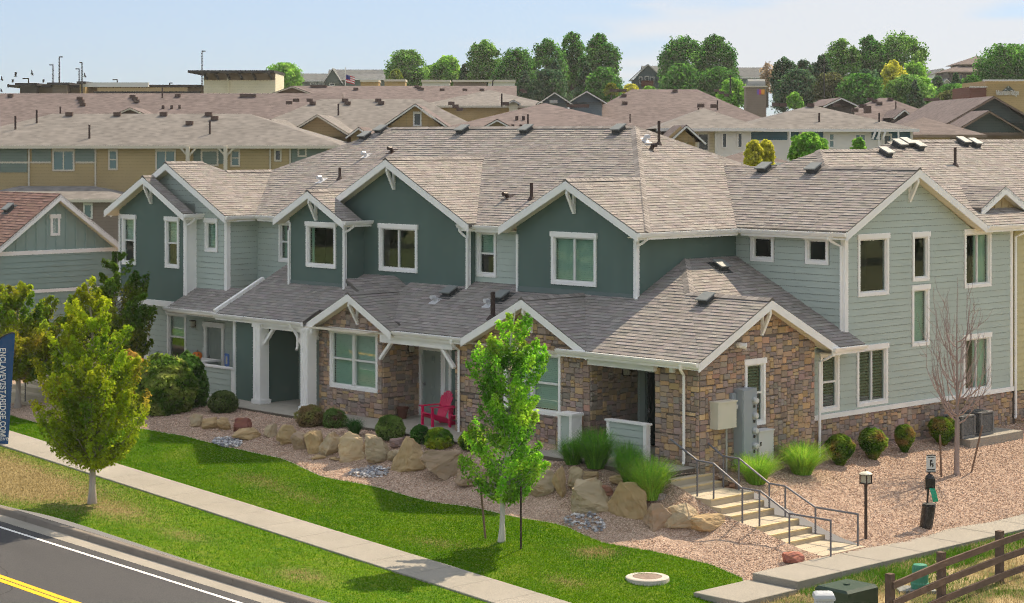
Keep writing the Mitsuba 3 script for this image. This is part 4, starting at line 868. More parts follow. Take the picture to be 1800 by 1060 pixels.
def leafy_tree(name, label, cat, x, y, H, profile, nsh, nlf, size, pal, seed, trunk=.055, lean=(0, 0), bark=(.42, .38, .34), group=None, wob=.0):
    """profile: (height, radius) of the crown; shoots leave the trunk and carry the leaves, pal(p, rng, k) gives their colours"""
    rng = np.random.default_rng(seed); t = thing(name, label, cat, group); base = np.array([x, y, float(gz(x, y)) - .02]); ax = lambda z: base + np.stack([lean[0] * np.asarray(z) / H, lean[1] * np.asarray(z) / H, np.asarray(z, float)], -1)
    zs = np.linspace(0, H * .97, 14); pts = ax(zs) + np.stack([np.sin(zs * 2.1 + seed) * .02 * zs ** .5, np.cos(zs * 1.7 + seed) * .02 * zs ** .5, zs * 0], -1); r = trunk * (1 - zs / H) ** .8 + .008; r[0] *= 1.5
    m = MB(); c = np.array(bark); m.tube(pts, r, 9); m.c = [np.outer(rng.uniform(.75, 1.1, m.n), c)]; add('trunk', m, 'bark', t, smooth=True)
    z0, z1 = profile[0][0], profile[-1][0]; zt = []; 
    while len(zt) < nsh:
        z = rng.uniform(z0, z1)
        if rng.random() < (prof_r(profile, z) / max(p[1] for p in profile)) ** 1.2 + .12: zt.append(z)
    zt = np.array(zt); az = rng.uniform(0, 6.283, nsh) ; az = (np.arange(nsh) * 2.39996 + rng.normal(0, .4, nsh)); P, Nn, tw, SH = [], [], MB(), []
    for z, a in zip(zt, az):
        R = prof_r(profile, z) * rng.uniform(.5, 1.2); rise = R * rng.uniform(.5, 1.3); zb = max(z - rise, z0 * .85, .3); d = np.array([np.cos(a), np.sin(a), 0])
        u = np.linspace(0, 1, 7)[:, None]; p0 = ax(zb); p1 = ax(z) + d * R; path = p0 * (1 - u) + p1 * u + d * (u * (1 - u)) * R * .45; path += np.array([0, 0, 1]) * (u * u - u) * rise * .25
        tw.tube(path, np.linspace(.016, .004, 7) * (.6 + R * .5), 4, False)
        n = max(6, int(nlf * (.4 + .8 * R / max(q[1] for q in profile)) * rng.uniform(.7, 1.3))); v = rng.beta(1.7, 1.0, n) * .86 + .16
        q = np.stack([np.interp(v, u[:, 0], path[:, j]) for j in range(3)], 1); sp = .04 + .10 * np.sin(np.clip(v, 0, 1) * 3.0) + .02
        o = rng.normal(0, 1, (n, 3)); o /= np.linalg.norm(o, axis=1, keepdims=True); q = q + o * (sp * rng.uniform(.3, 1.15, n))[:, None] * (.7 + R * .5)
        SH.append(np.full(n, rng.uniform(.6, 1.35))); P.append(q); Nn.append(o * .6 + d * .35 + np.array([0, 0, .65]))
    tw.c = [np.outer(rng.uniform(.6, 1., tw.n), c * .7)]; add('branches', tw, 'bark', t, kind='stuff')
    P = np.vstack(P); Nn = np.vstack(Nn); V, F_, C_ = leaves(P, Nn, size, pal(P - base, rng, len(P)) * np.concatenate(SH)[:, None], rng); add('crown', (V, F_), 'leaf', t, color=C_, kind='stuff')
    return t
def pal_mix(tones, sc=1.2, seed=1, noise_amp=.25):
    T_ = np.array(tones)
    def f(p, rng, k):
        n = np.clip((meshkit.fbm(p * sc, 2, seed) - .25) * 2, 0, .999) * (len(T_) - 1); i = n.astype(int); w = (n - i)[:, None]
        return (T_[i] * (1 - w) + T_[np.minimum(i + 1, len(T_) - 1)] * w) * rng.uniform(1 - noise_amp, 1 + noise_amp, (k, 1))
    return f
def pal_left(p, rng, k):
    g = pal_mix([(0.17, 0.32, 0.02), (0.38, 0.50, 0.025), (0.48, 0.54, 0.03)], 1.1, 3)(p, rng, k); l = p[:, :2] @ RT[:2]
    w = np.clip((-l - .75) * .5 + (meshkit.fbm(p * 1.3, 2, 9) - .5) * 2.2, 0, .5) * np.clip((p[:, 2] - 1.2) / 1.5, 0, 1); w2 = np.clip((l - 1.05) * 2, 0, 1) * np.clip(1 - np.abs(p[:, 2] - 3.3) / .9, 0, 1)
    y = np.array([.55, .44, .03]) * rng.uniform(.6, 1.2, (k, 1)); o = np.array([.58, .27, .08]) * rng.uniform(.6, 1.2, (k, 1))
    g = g * (1 - w[:, None]) + y * w[:, None]; return g * (1 - w2[:, None]) + o * w2[:, None]
leafy_tree('maple_tree', 'yellow green maple on the verge with orange patches and a pale bare trunk', 'tree', .19, -11.93, 6.05, [(1.15, .35), (1.5, .85), (2.2, 1.35), (3.0, 1.5), (3.8, 1.35), (4.6, 1.0), (5.3, .6), (6.0, .12)], 200, 190, .070, pal_left, 5, .085, (-.05, -.05), (.46, .40, .36))
leafy_tree('maple_tree', 'bright green staked maple sapling on the lawn in front of the stone gable', 'tree', 11.13, -7.28, 5.85, [(1.15, .4), (1.55, .8), (2.2, 1.06), (2.8, 1.02), (3.4, .78), (4.0, .86), (4.6, .95), (5.1, .6), (5.5, .32), (5.83, .08)], 150, 165, .060, pal_mix([(0.112, 0.309, 0.028), (0.238, 0.533, 0.0392), (0.421, 0.62, 0.056)], 1.6, 4), 8, .062, (.22, .22), (.62, .58, .53))
leafy_tree('maple_tree', 'dark green maple with yellow tips beside the left end wall of the townhouse', 'tree', -13.0, -2.7, 4.9, [(1.1, .6), (1.7, 1.25), (2.6, 1.5), (3.5, 1.25), (4.2, .8), (4.85, .15)], 115, 150, .095, pal_mix([(.08, .18, .02), (.14, .26, .025), (.26, .36, .03), (.46, .44, .04)], 1.0, 6), 11, .08)
leafy_tree('maple_tree', 'broad yellow and orange tinged maple behind the feather flag', 'tree', -14.0, -5.9, 4.3, [(1.15, .8), (1.6, 1.5), (2.4, 1.9), (3.2, 1.6), (3.9, .9), (4.3, .15)], 140, 150, .095, pal_mix([(.12, .24, .02), (.24, .36, .025), (.40, .44, .03), (.52, .40, .06)], .9, 7), 12, .09)
def bush(name, label, x, y, rx, ry, H, n, size, tones, seed, cat='shrub', group=None, prof=((0, .75), (.35, 1.), (.7, .85), (1., .25)), sc=3., zoff=0., rough=.12):
    rng = np.random.default_rng(seed); t = thing(name, label, cat, group); base = np.array([x, y, float(gz(x, y)) + zoff]); pr = np.array(prof)
    # a dark solid core added to block light, then leaves over it
    ang = np.linspace(0, 2 * np.pi, 15)[:-1]; zz = np.linspace(0, 1, 8); V = np.array([[base[0] + .80 * rx * np.interp(z, pr[:, 0], pr[:, 1]) * np.cos(a), base[1] + .80 * ry * np.interp(z, pr[:, 0], pr[:, 1]) * np.sin(a), base[2] + z * H * .88] for z in zz for a in ang])
    f = [[i * 14 + j, i * 14 + (j + 1) % 14, (i + 1) * 14 + (j + 1) % 14, (i + 1) * 14 + j] for i in range(7) for j in range(14)]; V = np.vstack([V, base + [0, 0, H * .9]]); m = MB().put(V, f).put(V, [[98 + j, 98 + (j + 1) % 14, 112] for j in range(14)]); m.c = [np.tile(np.array(tones[0]) * .35, (m.n, 1))]; add('dark_core', m, 'tinted', t)
    z = rng.beta(1.2, 1.0, n); a = rng.uniform(0, 6.283, n); top = rng.random(n) < .25; rad = np.interp(z, pr[:, 0], pr[:, 1]); lump = 1 + rough * (meshkit.fbm(np.stack([np.cos(a) * 1.6, np.sin(a) * 1.6, z * 2.2], 1) + seed, 2, seed) - .5) * 4
    u = np.where(top, np.sqrt(rng.random(n)), 1.) * rad * lump * rng.uniform(.82, 1.04, n); zz = z
    P = base + np.stack([rx * u * np.cos(a), ry * u * np.sin(a), np.clip(zz * lump, 0.02, 1.15) * H], 1)
    cap = rng.random(n) < .22; ra = np.sqrt(rng.random(n)) * .75; P[cap] = base + np.stack([rx * ra * np.cos(a), ry * ra * np.sin(a), H * (1.0 - .28 * ra ** 2) * lump ** .5 * rng.uniform(.93, 1.03, n)], 1)[cap]
    N = np.stack([np.cos(a) * .8, np.sin(a) * .8, .3 + z * .9], 1); col = pal_mix(tones, sc, seed, .3)(P - base, rng, n); V, F_, C_ = leaves(P, N, size, col, rng); add('foliage', (V, F_), 'leaf', t, color=C_, kind='stuff')
    return t
VASE = ((0, .22), (.18, .45), (.45, .9), (.7, 1.), (.9, .75), (1., .35)); BALL = ((0, .7), (.25, .95), (.5, 1.), (.75, .8), (.92, .45), (1., .2))
G1 = [(0.036, 0.09, 0.0144), (0.072, 0.153, 0.0216), (0.162, 0.234, 0.036)]; GB = [(0.063, 0.108, 0.036), (0.108, 0.171, 0.045), (0.162, 0.225, 0.072)]
bush('shrub', 'large broad evergreen shrub with pale green top at the left end of the boulders', -7.75, -4.25, .98, .95, 1.75, 9000, .10, [(.07, .15, .02), (.12, .24, .03), (.26, .36, .06), (.44, .50, .14)], 21, prof=BALL)
bush('shrub', 'dark leafy shrub tucked between the large evergreen and the half wall', -8.1, -3.2, .75, .75, 1.6, 4500, .10, [(0.0428, 0.114, 0.0228), (0.0855, 0.2, 0.0342), (0.143, 0.285, 0.0456)], 22, prof=BALL)
bush('shrub', 'small orange leaved bush between the verge maple and the large evergreen', -9.2, -4.6, .6, .6, 1.9, 2200, .09, [(0.62, 0.257, 0.057), (0.62, 0.456, 0.114), (0.342, 0.342, 0.057)], 23, prof=BALL)
bush('shrub', 'low green bush under the window with the white pumpkin', -12.4, -1.6, .9, .6, .9, 2600, .09, [(0.0855, 0.228, 0.0285), (0.143, 0.342, 0.0428), (0.228, 0.427, 0.057)], 24, prof=BALL)
bush('shrub', 'clipped grey green dome shrub before the left half wall', -6.2, -3.1, .52, .48, .66, 4200, .045, GB, 25, prof=BALL, rough=.03)
bush('shrub', 'brownish dry topped shrub leaning over the boulders', -1.9, -2.95, .52, .42, .58, 3200, .05, [(0.2, 0.156, 0.057), (0.37, 0.27, 0.143), (0.285, 0.327, 0.0855)], 26, prof=BALL)
bush('shrub', 'green topped shrub with a purple skirt by the stone porch', -1.0, -2.75, .42, .36, .52, 2600, .045, [(0.257, 0.0998, 0.0998), (0.143, 0.257, 0.057), (0.2, 0.342, 0.0855)], 27, prof=BALL)
bush('shrub', 'round clipped green ball shrub left of the pink chair', 1.78, -2.9, .46, .44, .68, 4200, .045, [(0.0855, 0.171, 0.0342), (0.171, 0.285, 0.057), (0.285, 0.413, 0.0998)], 28, prof=BALL, rough=.03)
bush('shrub', 'small dark green shrub with one tall sprig in front of the pink chair', 3.15, -2.95, .3, .3, .48, 1500, .06, [(0.0428, 0.143, 0.0285), (0.0855, 0.243, 0.0342)], 29, prof=BALL)
bush('shrub', 'low yellow green leafy shrub right of the dark green one', 3.95, -2.95, .45, .36, .52, 1900, .075, [(0.057, 0.171, 0.0228), (0.143, 0.314, 0.0285), (0.57, 0.62, 0.0428)], 30, prof=BALL)
bush('shrub', 'yellow edged shrub half hidden by the staked sapling', 5.2, -2.8, .42, .36, .5, 1500, .07, [(0.0855, 0.2, 0.0285), (0.342, 0.456, 0.0342), (0.62, 0.62, 0.057)], 31, prof=BALL)
for (x, y, rx, H, lab, sd) in ((12.55, 4.25, .42, .84, 'vase shaped shrub with red brown tips nearest the stone corner', 32), (12.62, 5.66, .43, .84, 'vase shaped shrub with red brown tips, second from the stone corner', 33), (12.6, 7.18, .30, .76, 'narrow vase shaped shrub, third from the stone corner', 34), (12.5, 9.2, .43, .78, 'flat topped vase shaped shrub behind the bare tree', 35)):
    bush('clipped_shrub', lab, x, y, rx, rx * .9, H, 3600, .06, [(0.057, 0.156, 0.0228), (0.128, 0.27, 0.0285), (0.228, 0.342, 0.0428), (0.427, 0.285, 0.0998)], sd, group='clipped shrubs along the stone base', prof=VASE, rough=.08)
bush('climbing_shrub', 'dense green leafy shrub at the far right end of the wall', 12.8, 15.6, .9, 1.2, 1.15, 3600, .10, [(0.0285, 0.128, 0.0285), (0.057, 0.213, 0.0399), (0.114, 0.314, 0.057)], 36, prof=BALL)
def grass_clump(label, x, y, R, H, n, seed, tones):
    R *= 1.1; H *= .98; n = int(n * 2.0)
    rng = np.random.default_rng(seed); t = thing('ornamental_grass', label, 'ornamental grass', 'ornamental grasses by the entry and stairs'); base = np.array([x, y, float(gz(x, y))]); T_ = np.array(tones); m = MB()
    a = rng.uniform(0, 6.283, n); r0 = R * .35 * np.sqrt(rng.random(n)); h = H * rng.uniform(.55, 1.08, n); out = R * rng.uniform(.15, 1.05, n); w = rng.uniform(.006, .012, n); u = np.array([0, .4, .75, 1.]); d = np.stack([np.cos(a), np.sin(a), a * 0], 1); s = np.stack([-np.sin(a), np.cos(a), a * 0], 1)
    V = []
    for k, q in enumerate(u):
        c = base + d * (r0 + out * q ** 1.7)[:, None] + np.outer(h * (q - .18 * q ** 3 * out / R), Z3); ww = (w * (1 - .85 * q))[:, None] * s; V += [c - ww, c + ww]
    V = np.stack(V, 1).reshape(-1, 3); f = np.array([[0, 1, 3, 2], [2, 3, 5, 4], [4, 5, 7, 6]])[None] + 8 * np.arange(n)[:, None, None]; c = T_[rng.integers(0, len(T_), n)] * rng.uniform(.7, 1.25, (n, 1)); cc = np.repeat(c, 8, 0)
    add('blades', (V, f.reshape(-1, 4)), 'grass_blade', t, color=cc, kind='stuff')
GR = [(0.13, 0.346, 0.0346), (0.202, 0.461, 0.0432), (0.0864, 0.245, 0.0346)]; GL = [(0.288, 0.576, 0.0576), (0.461, 0.62, 0.0864), (0.202, 0.432, 0.0432)]
grass_clump('tall dark green ornamental grass left of the narrow half wall post', 8.95, -2.6, .5, .75, 500, 61, GR); grass_clump('largest dark ornamental grass before the right entry', 9.7, -2.5, .62, 1.1, 900, 62, GR); grass_clump('thin dark ornamental grass before the green half wall panel', 10.75, -2.45, .4, .95, 420, 63, GR); grass_clump('dark ornamental grass beside the head of the stairs', 11.2, -2.75, .5, .95, 600, 64, GR)
grass_clump('bright arching ornamental grass against the left handrail', 12.05, -2.95, .62, 1.12, 950, 65, GL); grass_clump('bright ornamental grass right of the stairs below the white cabinet', 13.0, .1, .62, .85, 750, 66, GL); grass_clump('bright ornamental grass in a sunken pot of gravel by the stone corner', 12.85, 2.2, .68, .92, 850, 67, GL)
grass_clump('short fresh green grass tuft between the round shrubs', .62, -3.3, .28, .55, 420, 68, [(.03, .12, .02), (.05, .16, .03)])
# bare tree with its stakes
rng = np.random.default_rng(77); t = thing('bare_tree', 'leafless grey staked tree with upswept thin branches', 'tree'); b = np.array([14.61, 6.83, float(gz(14.61, 6.83))]); m = MB(); m.tube([b - [0, 0, .05], b + [0, 0, .06], b + [.01, 0, .8], b + [0, .02, 1.55]], [.12, .085, .07, .065], 9); m.tube([b + [0, .02, 1.5], b + [.02, 0, 2.6], b + [-.02, .03, 3.9], b + [.03, 0, 5.5]], [.06, .035, .02, .005], 6); m.c = [np.outer(rng.uniform(.8, 1.1, m.n), (.33, .27, .25))]; add('trunk', m, 'bark', t, smooth=True)
m = MB()
for i in range(34):
    z0 = rng.uniform(1.35, 2.6) if i < 20 else rng.uniform(2.2, 4.0); a = i * 2.4 + rng.normal(0, .3); R = rng.uniform(.55, 1.15) * (1 if i < 20 else .6); Hh = rng.uniform(1.0, 2.6); d = np.array([np.cos(a), np.sin(a), 0]); u = np.linspace(0, 1, 8)[:, None]
    p = b + [0, .01, z0] + d * R * (1 - (1 - u) ** 2.2) + Z3 * Hh * u ** 1.5 + rng.normal(0, .025, (8, 3)) * u; m.tube(p, np.linspace(.022, .004, 8), 5, False)
    for j in range(5):
        k = rng.integers(2, 8); k = min(k, 7); q = p[k]; dd = d * rng.uniform(0, .5) + rng.normal(0, .25, 3); e = q + dd * .5 + Z3 * rng.uniform(.25, .7); m.tube([q, (q + e) / 2 + rng.normal(0, .03, 3) + d * .05, e], [.008, .006, .003], 4, False)
m.c = [np.outer(rng.uniform(.75, 1.15, m.n), (.36, .28, .26))]; add('branches', m, 'bark', t, smooth=True, kind='stuff')
paint('stake_wood', (.17, .115, .085), .8)
def stake(label, x, y, H, lx, ly, r=.028, b='stake_wood'):
    z = float(gz(x, y)); m = MB(); m.tube([(x, y, z - .1), (x + lx, y + ly, z + H)], r, 8); whole('tree_stake', m, b, label, 'tree stake', 'tree stakes')
stake('grey wooden stake left of the green sapling, tilting away from it', 10.52, -7.23, 1.55, -.12, -.1); stake('dark stake right of the green sapling', 11.89, -7.35, 1.5, 0, 0, .024, 'bronze'); stake('short brown stake left of the bare tree', 14.53, 6.22, 1.15, -.03, -.03); stake('longer leaning brown stake right of the bare tree', 14.57, 7.57, 1.3, .2, .28)

# ------------------------------------------------------------------ boulders
bump('boulder_stone', {'type': 'principled', 'base_color': VC, 'roughness': .9, 'specular': .2}, lambda p, n, uv: fbm(p.x * 7, p.y * 7, p.z * 9, 4), .09, 4e-3)
def boulder(label, x, y, w, h, tone, seed, dep=None, tilt=0., pt=0., group='boulders of the dry stacked wall', zoff=0., cat='boulder'):
    rng = np.random.default_rng(seed); n = 17; P = rng.normal(0, 1, (n, 3)); P /= np.linalg.norm(P, axis=1, keepdims=True); P = np.sign(P) * np.abs(P) ** .7; P *= rng.uniform(.80, 1.08, (n, 1))
    if pt: P[:, :2] *= (1 - pt * np.clip((P[:, 2] + .4) / 1.3, 0, 1))[:, None]
    hull = trimesh.convex.convex_hull(P); hull = hull.subdivide().subdivide().subdivide(); V = np.array(hull.vertices); nn = meshkit.fbm(V * 1.3 + seed, 3, seed) - .5; V = V * (1 + nn[:, None] * .34 - .16 * np.clip(.05 - np.abs(meshkit.fbm(V * 1.1 + seed * 1.7, 2, seed + 9) - .5), 0, 1)[:, None] * 9) + (meshkit.fbm(V * 6 + seed, 3, seed + 3)[:, None] - .5) * .13
    dep = dep or w * .8; Rr = np.stack([RT, FW, Z3]); z = float(gz(x, y)); V = V / np.abs(V).max(0); ct, st = math.cos(tilt), math.sin(tilt); L = V * np.array([w * .54, dep * .5, h * .56]); L = np.column_stack([L[:, 0] * ct - L[:, 2] * st, L[:, 1], L[:, 0] * st + L[:, 2] * ct])
    W = L @ Rr + np.array([x, y, z + h * .44 + zoff]) + FW * dep * .35
    f1 = meshkit.fbm(V * np.array([1.2, 1.2, 3.0]) + seed * 3, 3, 5); f2 = meshkit.fbm(V * 3.5 + seed, 3, 8); c = np.array(tone) * (.72 + .6 * f1[:, None]); rust = np.clip((f2 - .55) * 4, 0, 1)[:, None]; c = c * (1 - .45 * rust) + np.array([.34, .17, .05]) * .45 * rust
    key = thing('boulder', label, cat, group); scene[key] = mikit.ply((W, np.array(hull.faces)), 'boulder_stone', smooth=False, color=c); return key
TAN, OCH, BRN, MAR, PUR, GRY, LIT = (.41, .335, .225), (.42, .31, .175), (.35, .262, .185), (.22, .09, .075), (.28, .2, .185), (.34, .31, .29), (.56, .45, .29)
BL = [(-5.16, -4.86, .44, .46, TAN, 'leftmost small tan boulder of the row'), (-4.59, -4.79, .5, .42, OCH, 'second small ochre boulder from the left end of the row'), (-4.05, -4.66, .46, .44, OCH, 'third small ochre boulder from the left, beside the maroon block'), (-3.33, -4.5, .6, .5, MAR, 'dark maroon block tilted among the tan boulders'), (-2.55, -4.85, .85, .38, OCH, 'flat ochre slab lying in front of the maroon block'),
      (-1.97, -4.4, .46, .46, TAN, 'small tan boulder right behind the flat ochre slab'), (-.81, -4.7, .66, .66, OCH, 'upright ochre boulder under the brownish shrub'), (-.02, -4.85, .5, .6, BRN, 'narrow rusty boulder between two taller ones under the brownish shrub'), (.56, -4.8, .58, .8, OCH, 'tall squared ochre boulder with a crack'), (1.19, -4.6, .85, .9, TAN, 'broad flat faced tan boulder left of the pale pointed one'),
      (1.95, -4.5, .74, .98, LIT, 'pale pointed boulder with a sharp peak'), (1.9, -3.9, .34, .46, OCH, 'small filler stone behind the pale pointed boulder'), (2.85, -4.42, .84, .98, TAN, 'round shouldered tan boulder left of the river pebbles'), (2.75, -3.5, .52, .38, PUR, 'purple brown rock resting on top of the wall'), (3.51, -4.2, .42, .42, TAN, 'small pale stone wedged under the purple rock'),
      (4.45, -4.5, 1.02, 1.08, OCH, 'tallest pointed ochre boulder in front of the small shrubs'), (5.67, -4.35, 1.2, .98, BRN, 'wide brown flat faced boulder right of the tallest one'), (6.84, -4.3, .98, .55, BRN, 'low brown boulder half behind the sapling foliage'), (7.75, -4.2, .8, .6, TAN, 'low boulder hidden behind the sapling trunk'), (9.0, -4.05, 1.1, 1.0, TAN, 'big grey tan boulder right of the sapling'),
      (9.7, -3.9, .46, .95, OCH, 'narrow leaning slab against the big grey tan boulder'), (9.95, -3.5, .45, .68, TAN, 'upright stone behind the leaning slab'), (10.1, -3.1, .66, .26, OCH, 'thin flat slab on top of the wall near the grasses'), (10.95, -3.95, 1.3, .95, TAN, 'very wide grey tan boulder with a flat top'), (12.02, -3.62, 1.32, 1.12, OCH, 'massive ochre boulder left of the end of the wall'),
      (10.95, -3.35, .5, .34, (.36, .18, .14), 'pinkish wedge stone above the wide boulder'), (11.0, -2.95, .55, .3, OCH, 'small ochre slab above the pinkish stone'), (12.26, -3.0, .6, .4, GRY, 'grey weathered stone above the massive boulder'), (12.91, -3.6, .74, .74, BRN, 'brown rounded boulder third from the right end'), (13.44, -3.3, .95, .74, TAN, 'tan boulder second from the right end'),
      (14.03, -2.9, 1.1, .58, OCH, 'rightmost low ochre boulder with a ridged back'), (.99, -4.96, .45, .14, OCH, 'flat ochre flake lying on the gravel before the tall boulders'), (1.45, -4.75, .35, .13, OCH, 'smaller flat flake right of the other on the gravel')]
for i, (x, y, w, h, tn, lab) in enumerate(BL): boulder(lab, x, y, w * 1.0, h * .9, tn, 200 + i, tilt=(-.15 if 'lean' in lab else .25 if 'tilted' in lab else 0), pt=.85 if 'pointed' in lab else .2)
boulder('small smooth red rock on the gravel by the foot of the stairs', 17.0, -3.3, .5, .28, (.36, .15, .115), 260, group=None)
def river(x, y, rx, ry, n, seed, label):
    pg = affinity.scale(Point(x, y).buffer(1), rx, ry); pebbles(pg, n, .035, .085, seed, [(.50, .50, .52), (.62, .61, .60), (.33, .34, .37), (.24, .25, .28), (.42, .38, .36)], pile=lambda P, r: r.uniform(0, .05, len(P)), key='river_pebbles', label=label)
river(-2.9, -5.3, .62, .3, 190, 71, 'patch of grey and white river pebbles below the maroon block'); river(3.3, -4.95, .72, .42, 260, 72, 'largest patch of grey white river pebbles at the lawn edge'); river(11.2, -4.45, .6, .45, 120, 73, 'loose scatter of white river pebbles left of the massive boulder')

# ------------------------------------------------------------------ stairs, rails
st = thing('stairs', 'pale concrete stairs with yellowed nosings between two handrails', 'stairs')
paint('nosing', worn((.56, .44, .24), .08, 6.), .8)
for z, x0, x1 in ((-.17, 11.9, 12.18), (-.34, 12.18, 12.45), (-.49, 12.45, 13.53), (-.66, 13.53, 13.87), (-.82, 13.87, 14.2), (-.98, 14.2, 15.01), (-1.13, 15.01, 15.42), (-1.27, 15.42, 15.82), (-1.385, 15.82, 17.07)):
    k = add('step', MB().box(x0, x1 - .002, -2.3, -.62, z - .75, z), 'stair_concrete', st)
    if x1 < 17: add('nosing', MB().box(x1 - .07, x1 + .006, -2.29, -.63, z - .035, z + .004), 'nosing', k)
for x in (13.0, 16.2, 16.7): add('joint', MB().box(x - .006, x + .006, -2.3, -.62, (-.49 if x < 14 else -1.385) - .01, (-.49 if x < 14 else -1.385) + .0015), 'joint_soil', st)
def handrail(label, y, top, posts, foot):
    t = thing('handrail', label, 'handrail', 'handrails of the stairs'); m = MB(); pts = np.array([(x, y, z) for x, z in top]); m.tube(pts, .026, 8); add('rail', m, 'rail_metal', t)
    for x, z0, z1 in posts: add('post', MB().tube([(x, y, z0), (x, y, z1)], .024, 8), 'rail_metal', t)
handrail('grey metal handrail on the left side of the stairs', -2.15, [(12.03, .86), (12.94, .42), (13.49, .40), (14.41, -.10), (15.02, -.11), (15.91, -.54), (17.19, -.54)], [(12.94, -.5, .41), (13.49, -.49, .4), (14.43, -.98, -.1), (14.98, -.98, -.12), (15.92, -1.38, -.55), (17.18, -1.42, -.53)], -1.4)
handrail('grey metal handrail on the right side of the stairs, against the gravel', -.70, [(11.65, .80), (11.7, .8), (12.55, .33), (13.1, .33), (14.1, -.19), (14.62, -.2), (15.58, -.61), (16.9, -.61)], [(11.68, -.2, .8), (12.57, -.5, .33), (13.09, -.49, .34), (14.1, -.9, -.19), (14.62, -.98, -.2), (15.58, -1.3, -.61), (16.89, -1.4, -.6)], -1.4)
# ------------------------------------------------------------------ meters on the stone gable
paint('cabinet_cream', worn((.60, .58, .48), .04), .5); paint('cabinet_grey', worn((.30, .34, .37), .05), .45); paint('cabinet_white', worn((.56, .57, .56), .04), .5); paint('conduit', (.40, .41, .41), .5)
def cabinet(name, label, y0, y1, z0, z1, d, b): t = thing(name, label, 'utility cabinet'); m = MB(); fbox(m, SJ, y0, y1, z0, z1, .03, d); add('case', m, b, t); return t
t = cabinet('utility_cabinet', 'cream wall box left of the meter bank on the stone gable', -.62, .12, .98, 1.68, .32, 'cabinet_cream'); m = MB(); fbox(m, SJ, -.64, .14, 1.66, 1.70, .03, .35); add('lid', m, 'cabinet_cream', t); add('conduit', MB().tube([(12.16, -.1, -.45), (12.16, -.1, 1.0)], .025, 8), 'conduit', t)
t = cabinet('meter_bank', 'tall grey meter bank with four round electric meters', .34, .72, -.05, 1.95, .34, 'cabinet_grey'); m = MB(); fbox(m, SJ, .36, .70, .0, 1.92, .34, .36); add('door', m, 'cabinet_grey', t); m = MB(); fbox(m, SJ, .72, .98, -.05, 1.95, .03, .30); add('meter_panel', m, 'cabinet_grey', t)
for i in range(4):
    z = 1.62 - i * .40; c = SJ.at(.86, z, .30); m = MB(); a = np.linspace(0, 2 * np.pi, 15)[:-1]
    ring = lambda r, d: np.array([c + SJ.s * r * math.cos(q) + Z3 * r * math.sin(q) + SJ.n * d for q in a])
    V = np.vstack([ring(.085, 0), ring(.085, .07), ring(.07, .12), ring(.02, .13)]); f = [[i_ * 14 + j, i_ * 14 + (j + 1) % 14, (i_ + 1) * 14 + (j + 1) % 14, (i_ + 1) * 14 + j] for i_ in range(3) for j in range(14)]; m.put(V, f); m.put(V, [[42, 42 + j, 42 + j + 1] for j in range(1, 13)]); k = add('meter', m, 'cabinet_white', t)
    add('breaker', fbox(MB(), SJ, .83, .89, z - .19, z - .12, .30, .33), 'dark_metal', k)
add('conduit', MB().tube([(12.2, .5, -.5), (12.2, .5, -.02)], .05, 8), 'conduit', t)
t = cabinet('utility_cabinet', 'small grey meter socket between the cream box and the meter bank', .16, .32, 1.0, 1.85, .14, 'cabinet_grey'); add('meter', MB().lathe((12.16, .24, 1.5), [(0, -.08), (.09, -.05), (.09, .05), (0, .08)], 12), 'cabinet_white', t)
t = cabinet('utility_cabinet', 'low white cabinet right of the meter bank', 1.0, 1.6, -.1, .78, .36, 'cabinet_white'); m = MB(); fbox(m, SJ, .97, 1.63, .77, .80, .03, .40); add('lid', m, 'cabinet_white', t); add('latch', fbox(MB(), SJ, 1.04, 1.08, .4, .5, .36, .38), 'dark_metal', t)
# ------------------------------------------------------------------ porch things
def adirondack(label, x, y, rz, z=.0, grp='pink garden chairs'):
    t = thing('garden_chair', label, 'chair', grp); c, s = math.cos(rz), math.sin(rz)
    def put(name, m): V, F_ = m.arrays(); W = np.column_stack([V[:, 0] * c - V[:, 1] * s + x, V[:, 0] * s + V[:, 1] * c + y, V[:, 2] + z]); add(name, (W, F_), 'pink_plastic', t)
    for sy in (-1, 1):
        put('leg', MB().box(.36, .44, sy * .29 - .022, sy * .29 + .022, 0, .56)); m = MB(); m.beam((.42, sy * .25, .34), (-.42, sy * .25, .03), .035, .13); put('rail', m); m = MB(); m.beam((-.22, sy * .29, 0), (-.30, sy * .29, .56), .04, .07); put('leg', m)
        m = MB(); m.obox((.08, sy * .31, .575), (.40, 0, 0), (0, .065, 0), (0, 0, .014)); put('arm', m)
    for i in range(6): u = i / 5; m = MB(); m.beam((.42 - u * .50, -.27, .375 - u * .14), (.42 - u * .50, .27, .375 - u * .14), .085, .022, up=np.array([-.25, 0, 1.])); put('seat_slat', m)
    for i in range(-3, 4): w = .062; L = .82 - .035 * i * i * .55; a = i * .055; m = MB(); m.beam((-.07, i * .066, .24), (-.07 - L * .36, i * .066 + a * L, .24 + L * .93), w, .022, up=np.array([.93, 0, .36])); put('back_slat', m)
    m = MB(); m.beam((-.34, -.30, .56), (-.34, .30, .56), .05, .04); put('back_rail', m)
adirondack('bright pink slatted garden chair standing in front of the grey door', 1.25, -.55, -1.75); adirondack('second pink garden chair, mostly hidden behind the stone corner', 2.2, -.3, -1.6)
m = MB(); m.lathe((-.55, -.45, 0), [(0, 0), (.13, 0), (.17, .28), (.20, .30), (.20, .36), (.16, .36), (.14, .32), (0, .32)], 16); whole('flower_pot', m, 'terracotta', 'dark brown plant pot at the foot of the stone corner by the grey door', 'pot', smooth=30); paint('terracotta', (.10, .035, .022), .7)
